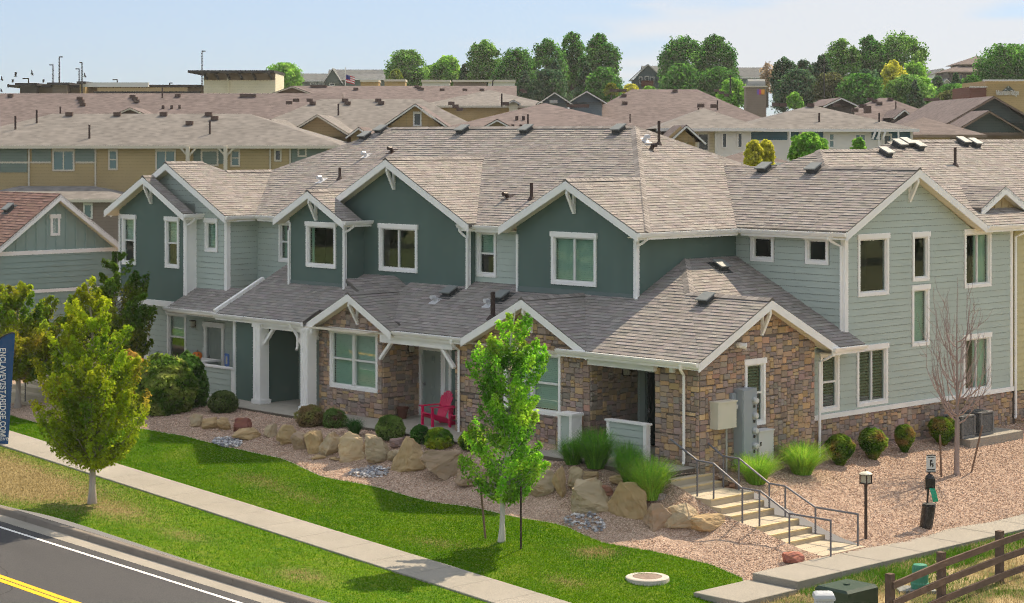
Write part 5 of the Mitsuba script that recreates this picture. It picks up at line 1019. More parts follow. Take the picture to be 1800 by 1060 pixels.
def pumpkin(label, x, y, z, R, b, seed, face=False):
    t = thing('pumpkin', label, 'pumpkin', 'carved pumpkins'); n = 32; a = np.linspace(0, 2 * np.pi, n + 1)[:-1]; V = []
    for q in np.linspace(-1.35, 1.35, 9): rr = R * math.cos(q) * (1 - .07 * np.abs(np.cos(a * 5))); V.append(np.stack([x + rr * np.cos(a), y + rr * np.sin(a), np.full(n, z + R * .82 + R * .82 * math.sin(q) - (R * .1 if abs(q) > 1.3 else 0))], 1))
    m = MB().put(np.vstack(V), [[i * n + j, i * n + (j + 1) % n, (i + 1) * n + (j + 1) % n, (i + 1) * n + j] for i in range(8) for j in range(n)]); add('body', m, b, t, smooth=True); add('stem', MB().tube([(x, y, z + R * 1.5), (x + .01, y, z + R * 1.8), (x + .03, y, z + R * 1.95)], [.03, .02, .022], 6), 'stake_wood', t)
    d = np.array([.72, -.69, 0]); s_ = np.array([.69, .72, 0]); m = MB(); c = np.array([x, y, z + R * .85]) + d * R * .90
    for u, v in ((-.35, .3), (.35, .3)): p = c + s_ * u * R + Z3 * v * R - d * R * .06; m.put([p - s_ * .03 - Z3 * .02 + d * .02, p + s_ * .03 - Z3 * .02 + d * .02, p + Z3 * .035 + d * .02], [[0, 1, 2]])
    p = c - Z3 * R * .28 - d * R * .02; m.put([p - s_ * R * .45 + Z3 * .03 - d * .01, p + s_ * R * .45 + Z3 * .03 - d * .01, p + s_ * R * .25 - Z3 * .03 + d * .012, p - s_ * R * .25 - Z3 * .03 + d * .012], [[0, 3, 2, 1]]); add('face', m, 'thin_dark', t)
paint('pumpkin_orange', (.52, .13, .012), .5); paint('pumpkin_white', (.70, .68, .62), .5)
pumpkin('white carved pumpkin on the ledge beside the orange one', -11.0, -1.1, 1.06, .13, 'pumpkin_white', 1); pumpkin('orange carved pumpkin on the ledge by the left door', -10.55, -1.05, 1.06, .18, 'pumpkin_orange', 2)
t = thing('door_sign', 'small blue and white sign leaning above the left half wall', 'sign'); add('panel', MB().box(-8.25, -8.03, -1.57, -1.54, 1.081, 1.5), 'sign_blue', t); add('stripe', MB().box(-8.18, -8.10, -1.573, -1.569, 1.15, 1.42), 'frosted', t); paint('sign_blue', (.05, .12, .36), .5)
# ------------------------------------------------------------------ garden furniture
gp = lambda x, y: np.array([x, y, float(gz(x, y))])
p = gp(16.65, -.06); t = thing('path_lamp', 'slim dark path lamp with a small lantern beside the stairs', 'lamp'); add('post', MB().tube([p - Z3 * .05, p + Z3 * 1.36], .04, 10), 'bronze', t); m = MB(); q = p + Z3 * 1.36
m.box(q[0] - .12, q[0] + .12, q[1] - .12, q[1] + .12, q[2], q[2] + .03); 
for a, b in ((-1, -1), (1, -1), (-1, 1), (1, 1)): m.box(q[0] + a * .1 - .012, q[0] + a * .1 + .012, q[1] + b * .1 - .012, q[1] + b * .1 + .012, q[2] + .03, q[2] + .22)
m.box(q[0] - .12, q[0] + .12, q[1] - .12, q[1] + .12, q[2] + .215, q[2] + .235); add('lantern_frame', m, 'bronze', t); add('lantern_glass', MB().box(q[0] - .085, q[0] + .085, q[1] - .085, q[1] + .085, q[2] + .03, q[2] + .215), 'frosted', t); add('cap', MB().lathe(q + Z3 * .235, [(.165, 0), (.165, .02), (.12, .05), (.03, .08), (0, .09)], 16), 'cabinet_cream', t); add('finial', MB().lathe(q + Z3 * .32, [(0, 0), (.018, .01), (.018, .03), (0, .05)], 8), 'bronze', t)
p = gp(16.74, 2.34); t = thing('pet_waste_station', 'pet waste post with dog sign, green bag dispenser and black bin', 'pet waste station'); tl = RT * .12
add('pole', MB().tube([p - Z3 * .05, p + tl + Z3 * 1.8], .026, 8), 'dark_metal', t); m = MB(); m.lathe(p - FW * .04, [(0, 0), (.165, 0), (.175, .56), (.155, .58), (0, .585)], 20); V, F_ = m.arrays(); V = V + np.outer(np.clip(V[:, 2] - p[2], 0, 1) * .14, RT); add('bin', (V, F_), 'bin_black', t, smooth=30); paint('bin_black', (.012, .012, .013), .35, .5); m = MB(); m.lathe(p - FW * .04 + RT * .08 + Z3 * .588, [(0, 0), (.172, 0), (.172, .02), (0, .025)], 20); add('lid', m, 'vent_dark', t)
cf = lambda u, d, z: p + RT * u - FW * d + Z3 * z
def pbox(m, u0, u1, z0, z1, d0, d1): return m.obox(cf((u0 + u1) / 2, (d0 + d1) / 2, (z0 + z1) / 2), RT * (u1 - u0) / 2, FW * (d1 - d0) / 2, Z3 * (z1 - z0) / 2)
m = MB(); pbox(m, -.03, .21, .98, 1.26, .02, .15); m.lathe(cf(.09, .085, 1.26), [(.12, 0), (.11, .05), (.06, .10), (0, .12)], 14); k = add('dispenser', m, 'bin_black', t); m = MB(); u = np.linspace(0, 1, 6); V = np.vstack([[cf(.06 + .09 * q, .17 + .05 * math.sin(q * 3), 1.03 - .36 * q), cf(.20 + .10 * q, .17 + .04 * math.sin(q * 3 + 1), 1.02 - .34 * q)] for q in u]); m.put(V, [[2 * i, 2 * i + 1, 2 * i + 3, 2 * i + 2] for i in range(5)]); V2 = V + (-FW) * .012; m.put(V2, [[2 * i, 2 * i + 2, 2 * i + 3, 2 * i + 1] for i in range(5)]); add('bag', m, 'bag_green', k); paint('bag_green', (.01, .33, .19), .35, .5)
m = MB(); pbox(m, .01, .25, 1.40, 1.86, .03, .045); k = add('sign', m, 'cabinet_white', t); m = MB()
for a in ((.01, .25, 1.40, 1.43), (.01, .25, 1.83, 1.86), (.03, .23, 1.46, 1.49), (.05, .21, 1.78, 1.80), (.10, .13, 1.56, 1.72), (.10, .19, 1.60, 1.64), (.16, .19, 1.54, 1.62), (.12, .16, 1.68, 1.73)): pbox(m, *a, .046, .05)
add('dog_symbol', m, 'thin_dark', k)
m = MB(); m.lathe(gp(15.52, -6.81), [(.52, -.1), (.50, .045), (.47, .06), (.34, .06)], 40); t = thing('manhole', 'round concrete manhole ring with a flat lid in the lawn', 'manhole'); add('ring', m, 'ring_concrete', t); paint('ring_concrete', (.46, .43, .38), .85); m = MB(); m.lathe(gp(15.52, -6.81), [(.335, .02), (.335, .055), (.05, .062), (0, .062)], 32); add('lid', m, 'lid_iron', t); paint('lid_iron', worn((.22, .17, .14), .2, 9.), .8)
paint('box_green', worn((.022, .05, .032), .06), .4, .5); paint('pedestal_green', worn((.06, .26, .17), .08), .45); paint('pedestal_grey', worn((.42, .46, .50), .04), .4)
p = gp(20.53, -5.93); t = thing('transformer_box', 'dark green pad mounted transformer box beside the rail fence', 'transformer box'); m = MB(); C4 = lambda w, d, z: [p + RT * (a * w) + FW * (b * d) + Z3 * z for a, b in ((-1, -1), (1, -1), (1, 1), (-1, 1))]
V = np.array(C4(.52, .44, 0) + C4(.52, .44, .70) + C4(.50, .38, .76)); fq = [[i, (i + 1) % 4, 4 + (i + 1) % 4, 4 + i] for i in range(4)] + [[4 + i, 4 + (i + 1) % 4, 8 + (i + 1) % 4, 8 + i] for i in range(4)] + [[8, 9, 10, 11]]; m.put(V, fq); 
ang = .75; Q = lambda V: np.column_stack([(V[:, 0] - p[0]) * math.cos(ang) - (V[:, 1] - p[1]) * math.sin(ang) + p[0], (V[:, 0] - p[0]) * math.sin(ang) + (V[:, 1] - p[1]) * math.cos(ang) + p[1], V[:, 2]])
m.v = [Q(v) for v in m.v]; add('case', m, 'box_green', t); m = MB(); m.obox(p + Z3 * .77, RT * .05, FW * .05, Z3 * .02); m.v = [Q(v) for v in m.v]; add('latch', m, 'box_green', t); m = MB(); m.obox(p + Z3 * .0, RT * .75, FW * .65, Z3 * .06); m.v = [Q(v) for v in m.v]; add('pad', m, 'concrete', t)
p = gp(21.1, -7.45); t = thing('utility_pedestal', 'pale grey utility pedestal with a rounded cap in the bottom foreground', 'utility pedestal'); m = MB(); m.lathe(p, [(.26, 0), (.26, .86)], 4); add('case', m, 'pedestal_grey', t); m = MB(); m.lathe(p + Z3 * .86, [(.30, 0), (.31, .05), (.28, .11), (.20, .14), (0, .15)], 4); add('cap', m, 'pedestal_grey', t)
p = gp(20.16, -2.73); t = thing('utility_pedestal', 'round sea green pedestal on a grey pad behind the rail fence', 'utility pedestal'); m = MB(); m.lathe(p + Z3 * .05, [(.20, 0), (.205, .12), (.19, .14), (.19, .30), (.18, .32), (.18, .48), (.15, .54), (0, .56)], 18); add('case', m, 'pedestal_green', t, smooth=30); add('pad', MB().obox(p - RT * .1 + Z3 * .01, RT * .42, FW * .3, Z3 * .04), 'vent_top', t)
bump('fence_wood', {'type': 'principled', 'base_color': worn((.125, .088, .07), .35, 5.), 'roughness': .85, 'specular': .2}, lambda p, n, uv: fbm(p.x * 30 + p.y * 3, p.y * 3, p.z * 40, 3), .01)
t = thing('rail_fence', 'brown three rail wooden fence in the right foreground', 'fence'); FP = [(21.69, -5.96), (21.34, -3.6), (20.92, -.68), (20.54, 2.67), (20.2, 6.0)]
for x, y in FP: q = gp(x, y); add('post', MB().obox(q + Z3 * .56, [.075, 0, 0], [0, .075, 0], [0, 0, .66]), 'fence_wood', t)
for (a, b) in zip(FP[:-1], FP[1:]):
    for z in (.98, .60, .20): A, B = gp(*a), gp(*b); dn = np.array([.09, -.02, 0]); m = MB(); m.beam(A + Z3 * z + dn, B + Z3 * z + dn, .045, .15); add('rail', m, 'fence_wood', t)
# air conditioners
def ac(label, x, y, s=.42, h=.82):
    t = thing('air_conditioner', label, 'air conditioner', 'air conditioners on the pad'); z = -.24; m = MB(); m.box(x - s, x + s, y - s, y + s, z + .08, z + h - .04); add('coil', m, 'vent_dark', t); m = MB()
    for i in range(15): zz = z + .1 + i * (h - .18) / 15; m.box(x - s - .012, x + s + .012, y - s - .012, y + s + .012, zz, zz + .018)
    add('louvre', m, 'cabinet_dark', t, kind='stuff'); m = MB(); m.box(x - s - .02, x + s + .02, y - s - .02, y + s + .02, z + h - .04, z + h); m.box(x - s - .02, x + s + .02, y - s - .02, y + s + .02, z, z + .08)
    for a in (-1, 1):
        for b in (-1, 1): m.box(x + a * s - .03, x + a * s + .03, y + b * s - .03, y + b * s + .03, z + .08, z + h - .04)
    add('case', m, 'cabinet_dark', t); m = MB(); m.lathe((x, y, z + h), [(.3, 0), (.3, .015), (.08, .02), (0, .03)], 18); add('fan_guard', m, 'vent_dark', t)
paint('cabinet_dark', (.15, .155, .16), .5)
whole('equipment_pad', MB().box(12.1, 13.05, 9.8, 12.6, -.6, -.25), 'concrete', 'pale concrete pad against the stone base carrying the air conditioners', 'concrete pad'); ac('dark grey air conditioner partly behind the bare tree', 12.5, 10.05, .31, .66); ac('dark grey air conditioner at the far end of the pad', 12.5, 11.02, .31, .68)
# feather flag on the verge, lettered from top to bottom
fl = thing('feather_flag', 'tall blue feather flag with white lettering at the left edge', 'flag'); p = np.array([-9.17, -9.17, float(gz(-9.17, -9.17))]) - RT * .1; FF = Frame(p, RT); zt, zb_ = 3.42, .05
curve = [(-.42, 2.55), (-.33, 2.85), (-.2, 3.1), (0, 3.3), (.2, 3.42), (.36, 3.46), (.42, 3.44)]; pg = Polygon([(-.42, .10), (.20, .0), (.25, .6), (.32, 1.8), (.40, 3.1)] + curve[::-1]); m = MB().poly(pg, FF, -.004, .004); add('sail', m, 'banner_blue', fl); paint('banner_blue', (.018, .075, .19), .6)
add('pole', MB().tube([FF.at(-.44, -.1), FF.at(-.44, 2.5), *[FF.at(a - .015, b + .015) for a, b in curve]], .022, 8), 'dark_metal', fl)
def text_on(txt, hgt, org, ax, upv, d=.004, bold=False):
    tm = meshkit.text_mesh(txt, hgt, d, bold); V = np.array(tm.vertices); ax, upv = np.asarray(ax, float), np.asarray(upv, float); return (np.asarray(org) + V[:, :1] * ax + V[:, 1:2] * upv + V[:, 2:] * np.cross(ax, upv), np.array(tm.faces))
tm = text_on('ENCLAVEVISTARIDGE.COM', .17, FF.at(-.035, 3.02, .006), -Z3 * 1.0, FF.s, .004, True); k = 2.72 / (np.ptp(tm[0][:, 2])); V = tm[0].copy(); V[:, 2] = V[:, 2].max() + (V[:, 2] - V[:, 2].max()) * k; add('lettering', (V, tm[1]), 'road_white', fl)
tm = text_on('enclave', .12, FF.at(-.38, .16, .006), FF.s, Z3, .004); add('lettering', tm, 'road_white', fl)
# left stairs with their rails
st2 = thing('stairs', 'concrete stairs with a metal rail at the left edge behind the maple', 'stairs')
for i in range(4): add('step', MB().box(-16.7, -13.9, -5.6 + i * .5, -5.1 + i * .5 + (.01 if i < 3 else 0), -.9, -.30 + i * .15), 'stair_concrete', st2)
add('landing', MB().box(-17.5, -13.9, -3.6, -1.2, -.9, .28), 'stair_concrete', st2)
t = thing('handrail', 'bent metal handrail on the left stairs behind the flag', 'handrail'); rp = [(-14.2, -6.1, .5), (-14.2, -5.5, .55), (-14.2, -3.7, 1.15), (-14.2, -2.2, 1.18)]; add('rail', MB().tube(rp, .025, 8), 'rail_metal', t)
for q in rp: add('post', MB().tube([(q[0], q[1], q[2] - .95), q], .022, 8), 'rail_metal', t)
# ------------------------------------------------------------------ the rows of houses, shops and trees behind, in a frame of metres: l along RT, d along FW from the camera's foot
def S(l, d, z=0.): return np.array([CAM[0], CAM[1], 0.]) + RT * l + FW * d + Z3 * z
ROT = lambda q: np.column_stack([np.asarray(q, float)[:, 0], np.asarray(q, float)[:, 1]])
def far_roof_tex(c):
    c = mi.Color3f(*c)
    def f(p, n, uv):
        r = dr.floor(p.z * 9.); t = noise((p.x + p.y) * 2.1, (p.x - p.y) * 2.1, p.z * 6.)
        return c * (.70 + .48 * t + .22 * (fbm(p.x * .35, p.y * .35, p.z, 3) - .4))
    return proc(f)
paint('far_roof_red', far_roof_tex((.152, .126, .123)), .9, .15); paint('far_roof_tan', far_roof_tex((.186, .176, .167)), .9, .15); paint('far_roof_grey', far_roof_tex((.14, .15, .155)), .9, .15); paint('far_roof_brown', far_roof_tex((.15, .125, .118)), .9, .15)
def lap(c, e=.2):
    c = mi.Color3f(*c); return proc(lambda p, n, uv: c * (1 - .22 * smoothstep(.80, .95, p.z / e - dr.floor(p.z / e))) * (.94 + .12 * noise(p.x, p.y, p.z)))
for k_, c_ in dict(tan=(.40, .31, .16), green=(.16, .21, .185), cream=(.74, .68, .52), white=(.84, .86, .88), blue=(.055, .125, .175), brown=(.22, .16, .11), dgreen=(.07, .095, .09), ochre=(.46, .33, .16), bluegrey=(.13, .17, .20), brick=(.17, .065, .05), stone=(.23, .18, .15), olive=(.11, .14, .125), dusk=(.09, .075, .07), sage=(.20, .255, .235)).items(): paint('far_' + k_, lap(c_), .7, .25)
paint('far_trim', (.56, .52, .43), .6); paint('far_white', (.66, .65, .62), .6); paint('far_dark', (.035, .03, .03), .6); paint('far_brown_trim', (.20, .15, .11), .6)
class Far:
    def __init__(self, name, label, cat='building', group=None): self.key = thing(name, label, cat, group)
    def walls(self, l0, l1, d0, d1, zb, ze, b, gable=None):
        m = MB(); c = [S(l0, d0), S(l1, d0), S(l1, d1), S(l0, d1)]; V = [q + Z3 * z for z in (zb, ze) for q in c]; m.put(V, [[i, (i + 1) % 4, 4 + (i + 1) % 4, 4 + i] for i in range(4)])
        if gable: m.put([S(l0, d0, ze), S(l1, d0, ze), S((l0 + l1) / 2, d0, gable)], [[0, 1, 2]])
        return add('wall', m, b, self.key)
    def roof(self, kind, l0, l1, d0, d1, ze, zr, b, ov=.5, trim='far_trim', hip=1.):
        L0, L1, D0, D1 = l0 - ov, l1 + ov, d0 - ov, d1 + ov; m = MB(); lm, dm = (L0 + L1) / 2, (D0 + D1) / 2
        if kind == 'hip':
            r = min((D1 - D0) / 2 * hip, (L1 - L0) / 2 - .01); A, B = S(L0 + r, dm, zr), S(L1 - r, dm, zr)
        if kind == 'gl': A, B = S(L0, dm, zr), S(L1, dm, zr)
        c = [S(L0, D0, ze), S(L1, D0, ze), S(L1, D1, ze), S(L0, D1, ze)]
        if kind in ('hip', 'gl'):
            m.put([c[0], c[1], B, A], [[0, 1, 2, 3]]); m.put([c[2], c[3], A, B], [[0, 1, 2, 3]]); m.put([c[1], c[2], B], [[0, 1, 2]]); m.put([c[3], c[0], A], [[0, 1, 2]])
        if kind == 'gd':
            A, B = S(lm, D0, zr), S(lm, D1, zr); m.put([c[1], c[2], B, A], [[0, 1, 2, 3]]); m.put([c[3], c[0], A, B], [[0, 1, 2, 3]])
        m.put(c, [[3, 2, 1, 0]]); key = add('roof', m, b, self.key)
        m = MB()
        if kind != 'gd': m.beam(S(L0, D0 - .06, ze - .09), S(L1, D0 - .06, ze - .09), .12, .2)
        else:
            for e in (L0, L1): m.beam(S(e, D0 - .03, ze - .12), S(lm, D0 - .03, zr - .12), .1, .26, up=FW)
        add('gutter' if kind != 'gd' else 'rake_board', m, trim, self.key); return key
    def window(self, l0, l1, z0, z1, d, split='v', trim='far_white', pane='far_glass'):
        fr = Frame(S(0, d), RT); t = .11; m = MB()
        for q in ((l0, l0 + t, z0, z1), (l1 - t, l1, z0, z1), (l0 + t, l1 - t, z0, z0 + t), (l0 + t, l1 - t, z1 - t * 1.5, z1)): fbox(m, fr, *q, 0, .07)
        if split == 'v': fbox(m, fr, (l0 + l1) / 2 - .04, (l0 + l1) / 2 + .04, z0 + t, z1 - 1.5 * t, 0, .05)
        if split == 'h': fbox(m, fr, l0 + t, l1 - t, (z0 + z1) / 2 - .04, (z0 + z1) / 2 + .04, 0, .05)
        w = add('window', m, trim, self.key); add('pane', MB().put(fr.at([l0 + t, l1 - t, l1 - t, l0 + t], [z0 + t, z0 + t, z1 - t, z1 - t], .02), [[0, 1, 2, 3]]), pane, w); return w
    def panel(self, l0, l1, z0, z1, d, b, name='panel', dep=.05): m = MB(); fbox(m, Frame(S(0, d), RT), l0, l1, z0, z1, 0, dep); return add(name, m, b, self.key)
    def battens(self, l0, l1, d, zb, f, b, step=.5):
        fr = Frame(S(0, d), RT)
        for l in np.arange(l0 + step / 2, l1, step):
            if f(l) - zb > .2: m = MB(); fbox(m, fr, l - .03, l + .03, zb, f(l), 0, .04); add('batten', m, b, self.key)
    def pitch(self, d0, ze, dr_, zr): self.pl = (d0, ze, dr_, zr)
    def on(self, l, f): d0, ze, d1, z1 = self.pl; return S(l, d0 + (d1 - d0) * f, ze + (z1 - ze) * f)
    def vent(self, l, f, s=.2): p = self.on(l, f); m = MB(); m.obox(p + Z3 * .13, RT * s * 1.2, FW * s, Z3 * .13); add('roof_vent', m, 'far_vent', self.key)
    def pipe(self, l, f, h=.9, r=.07): p = self.on(l, f); add('vent_pipe', MB().tube([p - Z3 * .1, p + Z3 * h], r, 6), 'bronze', self.key)
    def spout(self, l, z0, z1, d, b='far_trim'): add('downspout', MB().tube([S(l, d - .08, z0), S(l, d - .08, z1)], .06, 6), b, self.key)
paint('far_vent', (.09, .06, .05), .6); paint('far_teal', (.12, .20, .205), .25, .6); paint('far_slate', (.045, .06, .07), .2, .6)
# tan and green apartment row behind the left end of the townhouse
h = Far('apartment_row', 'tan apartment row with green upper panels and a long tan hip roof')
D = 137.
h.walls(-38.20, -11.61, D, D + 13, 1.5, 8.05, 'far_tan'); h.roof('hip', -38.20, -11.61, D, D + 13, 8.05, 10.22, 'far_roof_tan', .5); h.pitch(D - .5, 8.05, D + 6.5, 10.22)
for a, b in ((-60, 48),): h.panel(-35.95, -31.91, 6.29, 7.98, D, 'far_green')
h.panel(-31.61, -30.34, 6.96, 7.98, D, 'far_green'); h.panel(-28.76, -27.49, 6.96, 7.98, D, 'far_green'); h.panel(-20.97, -18.91, 6.85, 7.98, D, 'far_green'); h.panel(-14.53, -12.17, 6.78, 8.05, D, 'far_green')

for a, b in ((-60, 90), (133, 166)): h.panel((((a) - 900) * 0.03745), (((b) - 900) * 0.03745), 6.89, 7.00, D, 'far_trim', 'band_board', .055)
for a, b, t, u, sp in ((92, 131, 262, 301, 'v'), (190, 207, 262, 299, 'h'), (273, 309, 262, 300, 'v'), (353, 384, 262, 292, 'n'), (405, 422, 262, 293, 'h'), (482, 495, 261, 284, 'n'), (523, 539, 258, 276, 'n')): h.window((((a) - 900) * 0.03745), (((b) - 900) * 0.03745), (8.65 - ((u) - 240) * 0.03745), (8.65 - ((t) - 240) * 0.03745), D, sp, 'far_trim', 'far_teal' if sp != 'n' or a > 500 else 'far_slate')
for a in (51, 168, 475, 510): h.spout((((a) - 900) * 0.03745), 5.28, 7.94, D)
for a in (333, 399): 
    h.panel((((a-3) - 900) * 0.03745), (((a+3) - 900) * 0.03745), 6.03, 7.98, D - .6, 'far_trim', 'post', .3)
    for s in (-1, 1): add('bracket', MB().beam(S((((a) - 900) * 0.03745), D - .5, 7.34), S((((a) - 900) * 0.03745) + s * .55, D - .5, 7.94), .12, .14, up=FW), 'far_trim', h.key)
h.walls(-34.90, -23.63, 133., 137.2, 1.0, 4.58, 'far_stone'); h.roof('hip', -34.90, -24.54, 133., 138.5, 4.65, 5.42, 'far_roof_tan', .4)
h.window(-27.41, -26.80, 3.38, 4.43, 133., 'n', 'far_white', 'far_teal')
for l, f in ((-30.43, .93), (-27.13, .93), (-23.95, .93), (-20.85, .93), (-20.31, .80), (-21.85, .64)): h.vent(l, f)
h.pipe(-28.04, .22); h.pipe(-20.18, .35); h.pipe(-33.42, .5); h.pipe(-32.30, .7)
# reddish roofs behind it
h = Far('apartment_row', 'long red brown shingle roof on the left below the shop fronts')
h.walls(-47.63, -14.43, 176., 200., 2, 8.17, 'far_ochre'); h.roof('gl', -47.63, -15.88, 176., 200., 8.17, 12.56, 'far_roof_red', .6); h.pitch(175.4, 8.17, 188, 12.56)
for a, f in ((4, .92), (131, .86), (137, .80), (143, .73), (223, .90), (229, .86), (235, .80), (303, .92), (419, .92), (429, .92), (438, .92)): h.vent((-45.27) + a * .0503, f)
for a in (287, 302, 316): h.pipe(-45.27 + a * .0503, .67, .3, .12)
h.pipe(-39.45, .5); h.pipe(-31.39, .9)
h.roof('gd', -33.82, -31.39, 178., 190., 10.45, 11.13, 'far_roof_red', .4); h.walls(-33.67, -31.53, 178.2, 185., 8, 10.45, 'far_brown', 11.03)
h = Far('apartment_row', 'red brown roof with a small tan gable right of the cream tower')
h.walls(-24.05, 0.00, 212., 232., 2, 11.55, 'far_ochre'); h.roof('gl', -23.18, 0.00, 212., 232., 11.55, 14.05, 'far_roof_red', .5); h.walls(-24.34, -20.67, 213., 220., 2, 13.02, 'far_brown', 13.72); h.roof('gd', -24.34, -20.67, 213., 224., 13.02, 13.83, 'far_roof_red', .4); h.pitch(211.5, 11.55, 222, 14.05)
for a, f in ((548, .93), (555, .93), (562, .93), (569, .93), (626, .80), (732, .93), (737, .86), (742, .80)): h.vent(-54.13 + a * .0601, f)
h = Far('apartment_row', 'grey tan hip roof with two ochre gables left of centre')
h.walls(-20.30, -7.77, 158., 172., 2, 8.24, 'far_ochre'); h.roof('hip', -20.82, -1.72, 157., 176., 8.65, 11.65, 'far_roof_tan', .5, hip=.6); h.pitch(156.5, 8.65, 166.5, 11.65)
h.walls(-16.01, -11.81, 149., 156., 2, 8.65, 'far_ochre', 10.08); h.roof('gd', -16.01, -11.81, 149., 162., 8.65, 10.24, 'far_roof_tan', .5); h.walls(-17.78, -16.64, 148.5, 152., 2, 9.22, 'far_tan', 9.79); h.roof('gd', -17.78, -16.64, 148.5, 158., 9.30, 9.91, 'far_roof_tan', .4)
h.roof('hip', -19.96, -11.97, 146., 153., 8.21, 9.22, 'far_roof_tan', .4); h.walls(-19.80, -12.13, 146.3, 152.6, 2, 8.17, 'far_tan')
for a, f in ((506, .85), (517, .92), (541, .92), (548, .84), (604, .92), (610, .84), (663, .92), (669, .85)): h.vent(-40.35 + a * .0448, f)
h.pipe(-13.52, .55)
h = Far('apartment_row', 'red brown roof with a tan board and batten gable and dark window, in the centre')
h.walls(-8.72, 10.45, 148., 168., 2, 8.74, 'far_ochre'); h.roof('hip', -6.68, 11.73, 148., 170., 8.73, 11.21, 'far_roof_red', .5, hip=.9); h.pitch(147.5, 8.73, 159, 11.21)
g0, g1 = -8.60, -4.88; gz_, ga = 9.36, 10.95
h.walls(g0, g1, 145., 151., 2, gz_, 'far_ochre', ga - .2); h.roof('gd', g0, g1, 145., 161., gz_, ga, 'far_roof_red', .45, 'far_white'); h.battens(g0, g1, 145., gz_ - 1.5, lambda l: gz_ + (ga - .3 - gz_) * (1 - abs(l - (g0 + g1) / 2) / ((g1 - g0) / 2)), 'far_tan'); h.window(-6.90, -6.30, 9.36, 10.39, 145., 'n', 'far_white', 'far_slate')
for a, b, zt, zb in ((850, 898, 209, 224), (612, 650, 223, 240)): h.walls((((a+5) - 900) * 0.03991), (((b-5) - 900) * 0.03991), 146., 150., 2, (8.65 - ((zb) - 240) * 0.03991), 'far_tan', (8.65 - ((zt+2) - 240) * 0.03991)); h.roof('gd', (((a+5) - 900) * 0.03991), (((b-5) - 900) * 0.03991), 146., 156., (8.65 - ((zb) - 240) * 0.03991), (8.65 - ((zt) - 240) * 0.03991), 'far_roof_red', .35, 'far_white')
for a, f in ((793, .93), (801, .84), (809, .74), (889, .92), (1001, .85), (1011, .85), (1020, .85), (1029, .85)): h.vent(-38.87 + a * .0432, f)
h.pipe(-0.78, .92); h.pipe(1.16, .3, .8)
for a, f in ((908, .45), (920, .45), (901, .2), (915, .2)): h.pipe(-37.15 + a * .0413, f, .3, .12)
h = Far('apartment_row', 'grey roofed row with a tiny white dormer before the central poplars')
h.walls(-7.32, 4.22, 206., 224., 2, 11.58, 'far_ochre'); h.roof('hip', -9.01, 4.22, 206., 224., 11.69, 13.47, 'far_roof_tan', .5); h.pitch(205.5, 11.69, 215, 13.47); h.roof('gd', -0.28, 0.56, 205., 212., 11.90, 12.29, 'far_roof_tan', .3, 'far_white'); h.walls(-0.28, 0.56, 205., 208., 8, 11.90, 'far_cream', 12.24)
for a, f in ((777, .93), (817, .92), (847, .92), (917, .9), (922, .8)): h.vent(-52.65 + a * .0585, f)
h = Far('apartment_row', 'wide red brown roof with two blue grey gables at its left end')
h.walls(3.08, 22.10, 188., 212., 2, 9.42, 'far_bluegrey'); h.roof('hip', 5.14, 24.16, 188., 212., 9.42, 13.19, 'far_roof_red', .5, hip=.55); h.pitch(187.5, 9.42, 200, 13.19)
for a, b, zt, zb, dd in ((1000, 1062, 159, 180, 190.), (948, 1000, 162, 182, 188.)): h.walls((((a+4) - 900) * 0.05194), (((b-4) - 900) * 0.05194), dd, dd + 5, 2, (8.65 - ((zb) - 240) * 0.05194), 'far_bluegrey', (8.65 - ((zt+2) - 240) * 0.05194)); h.roof('gd', (((a+4) - 900) * 0.05194), (((b-4) - 900) * 0.05194), dd, dd + 14, (8.65 - ((zb) - 240) * 0.05194), (8.65 - ((zt) - 240) * 0.05194), 'far_roof_red', .45, 'far_white')
h.panel(3.39, 4.11, 11.63, 11.94, 188., 'far_white', 'louvre')
for a, f in ((1078, .93), (1085, .93), (1092, .93), (1099, .93), (1097, .80), (1189, .92), (1263, .93), (1270, .87), (1277, .80), (1096, .6)): h.vent(-48.72 + a * .0541, f)
h.pipe(17.08, .25); h.pipe(19.07, .45); h.pipe(10.71, .1)
# white, blue and cream row on the right
h = Far('apartment_row', 'white and blue apartment row with cream end and grey tan roof, right of centre'); D = 140.
h.walls(11.60, 13.62, D, D + 10, 1, 9.22, 'far_cream'); h.walls(13.62, 16.00, D - .8, D + 10, 1, 9.19, 'far_white'); h.walls(16.00, 26.98, D, D + 11, 1, 9.15, 'far_white')
h.roof('hip', 10.14, 16.46, D - .8, D + 10, 9.19, 10.63, 'far_roof_tan', .5, 'far_white', .9); h.roof('hip', 15.31, 26.79, D, D + 12, 9.15, 10.85, 'far_roof_tan', .5, 'far_white', 1.1); h.pitch(D - .5, 9.15, 146, 10.85)
h.panel(15.77, 18.52, 8.42, 9.07, D, 'far_blue'); h.panel(18.75, 20.93, 8.42, 9.07, D, 'far_blue'); h.panel(24.19, 24.80, 8.42, 9.07, D, 'far_blue'); h.panel(25.37, 26.79, 8.42, 8.99, D, 'far_blue')
for a, b, t, u, dd, sp in ((1226, 1247, 232, 266, 0, 'n'), (1266, 1277, 231, 261, -.8, 'n'), (1293, 1304, 231, 261, -.8, 'n'), (1405, 1430, 232, 262, 0, 'v'), (1456, 1468, 232, 261, 0, 'h'), (1502, 1523, 233, 262, 0, 'v'), (1552, 1568, 235, 262, 0, 'n')): h.window((((a) - 900) * 0.03827), (((b) - 900) * 0.03827), (8.65 - ((u) - 240) * 0.03827), (8.65 - ((t) - 240) * 0.03827), D + dd, sp, 'far_white', 'far_slate' if sp == 'n' else 'far_teal')
for a in (1257, 1387, 1543, 1577): h.spout((((a) - 900) * 0.03814), 6.35, 9.07, D - .9, 'far_white')
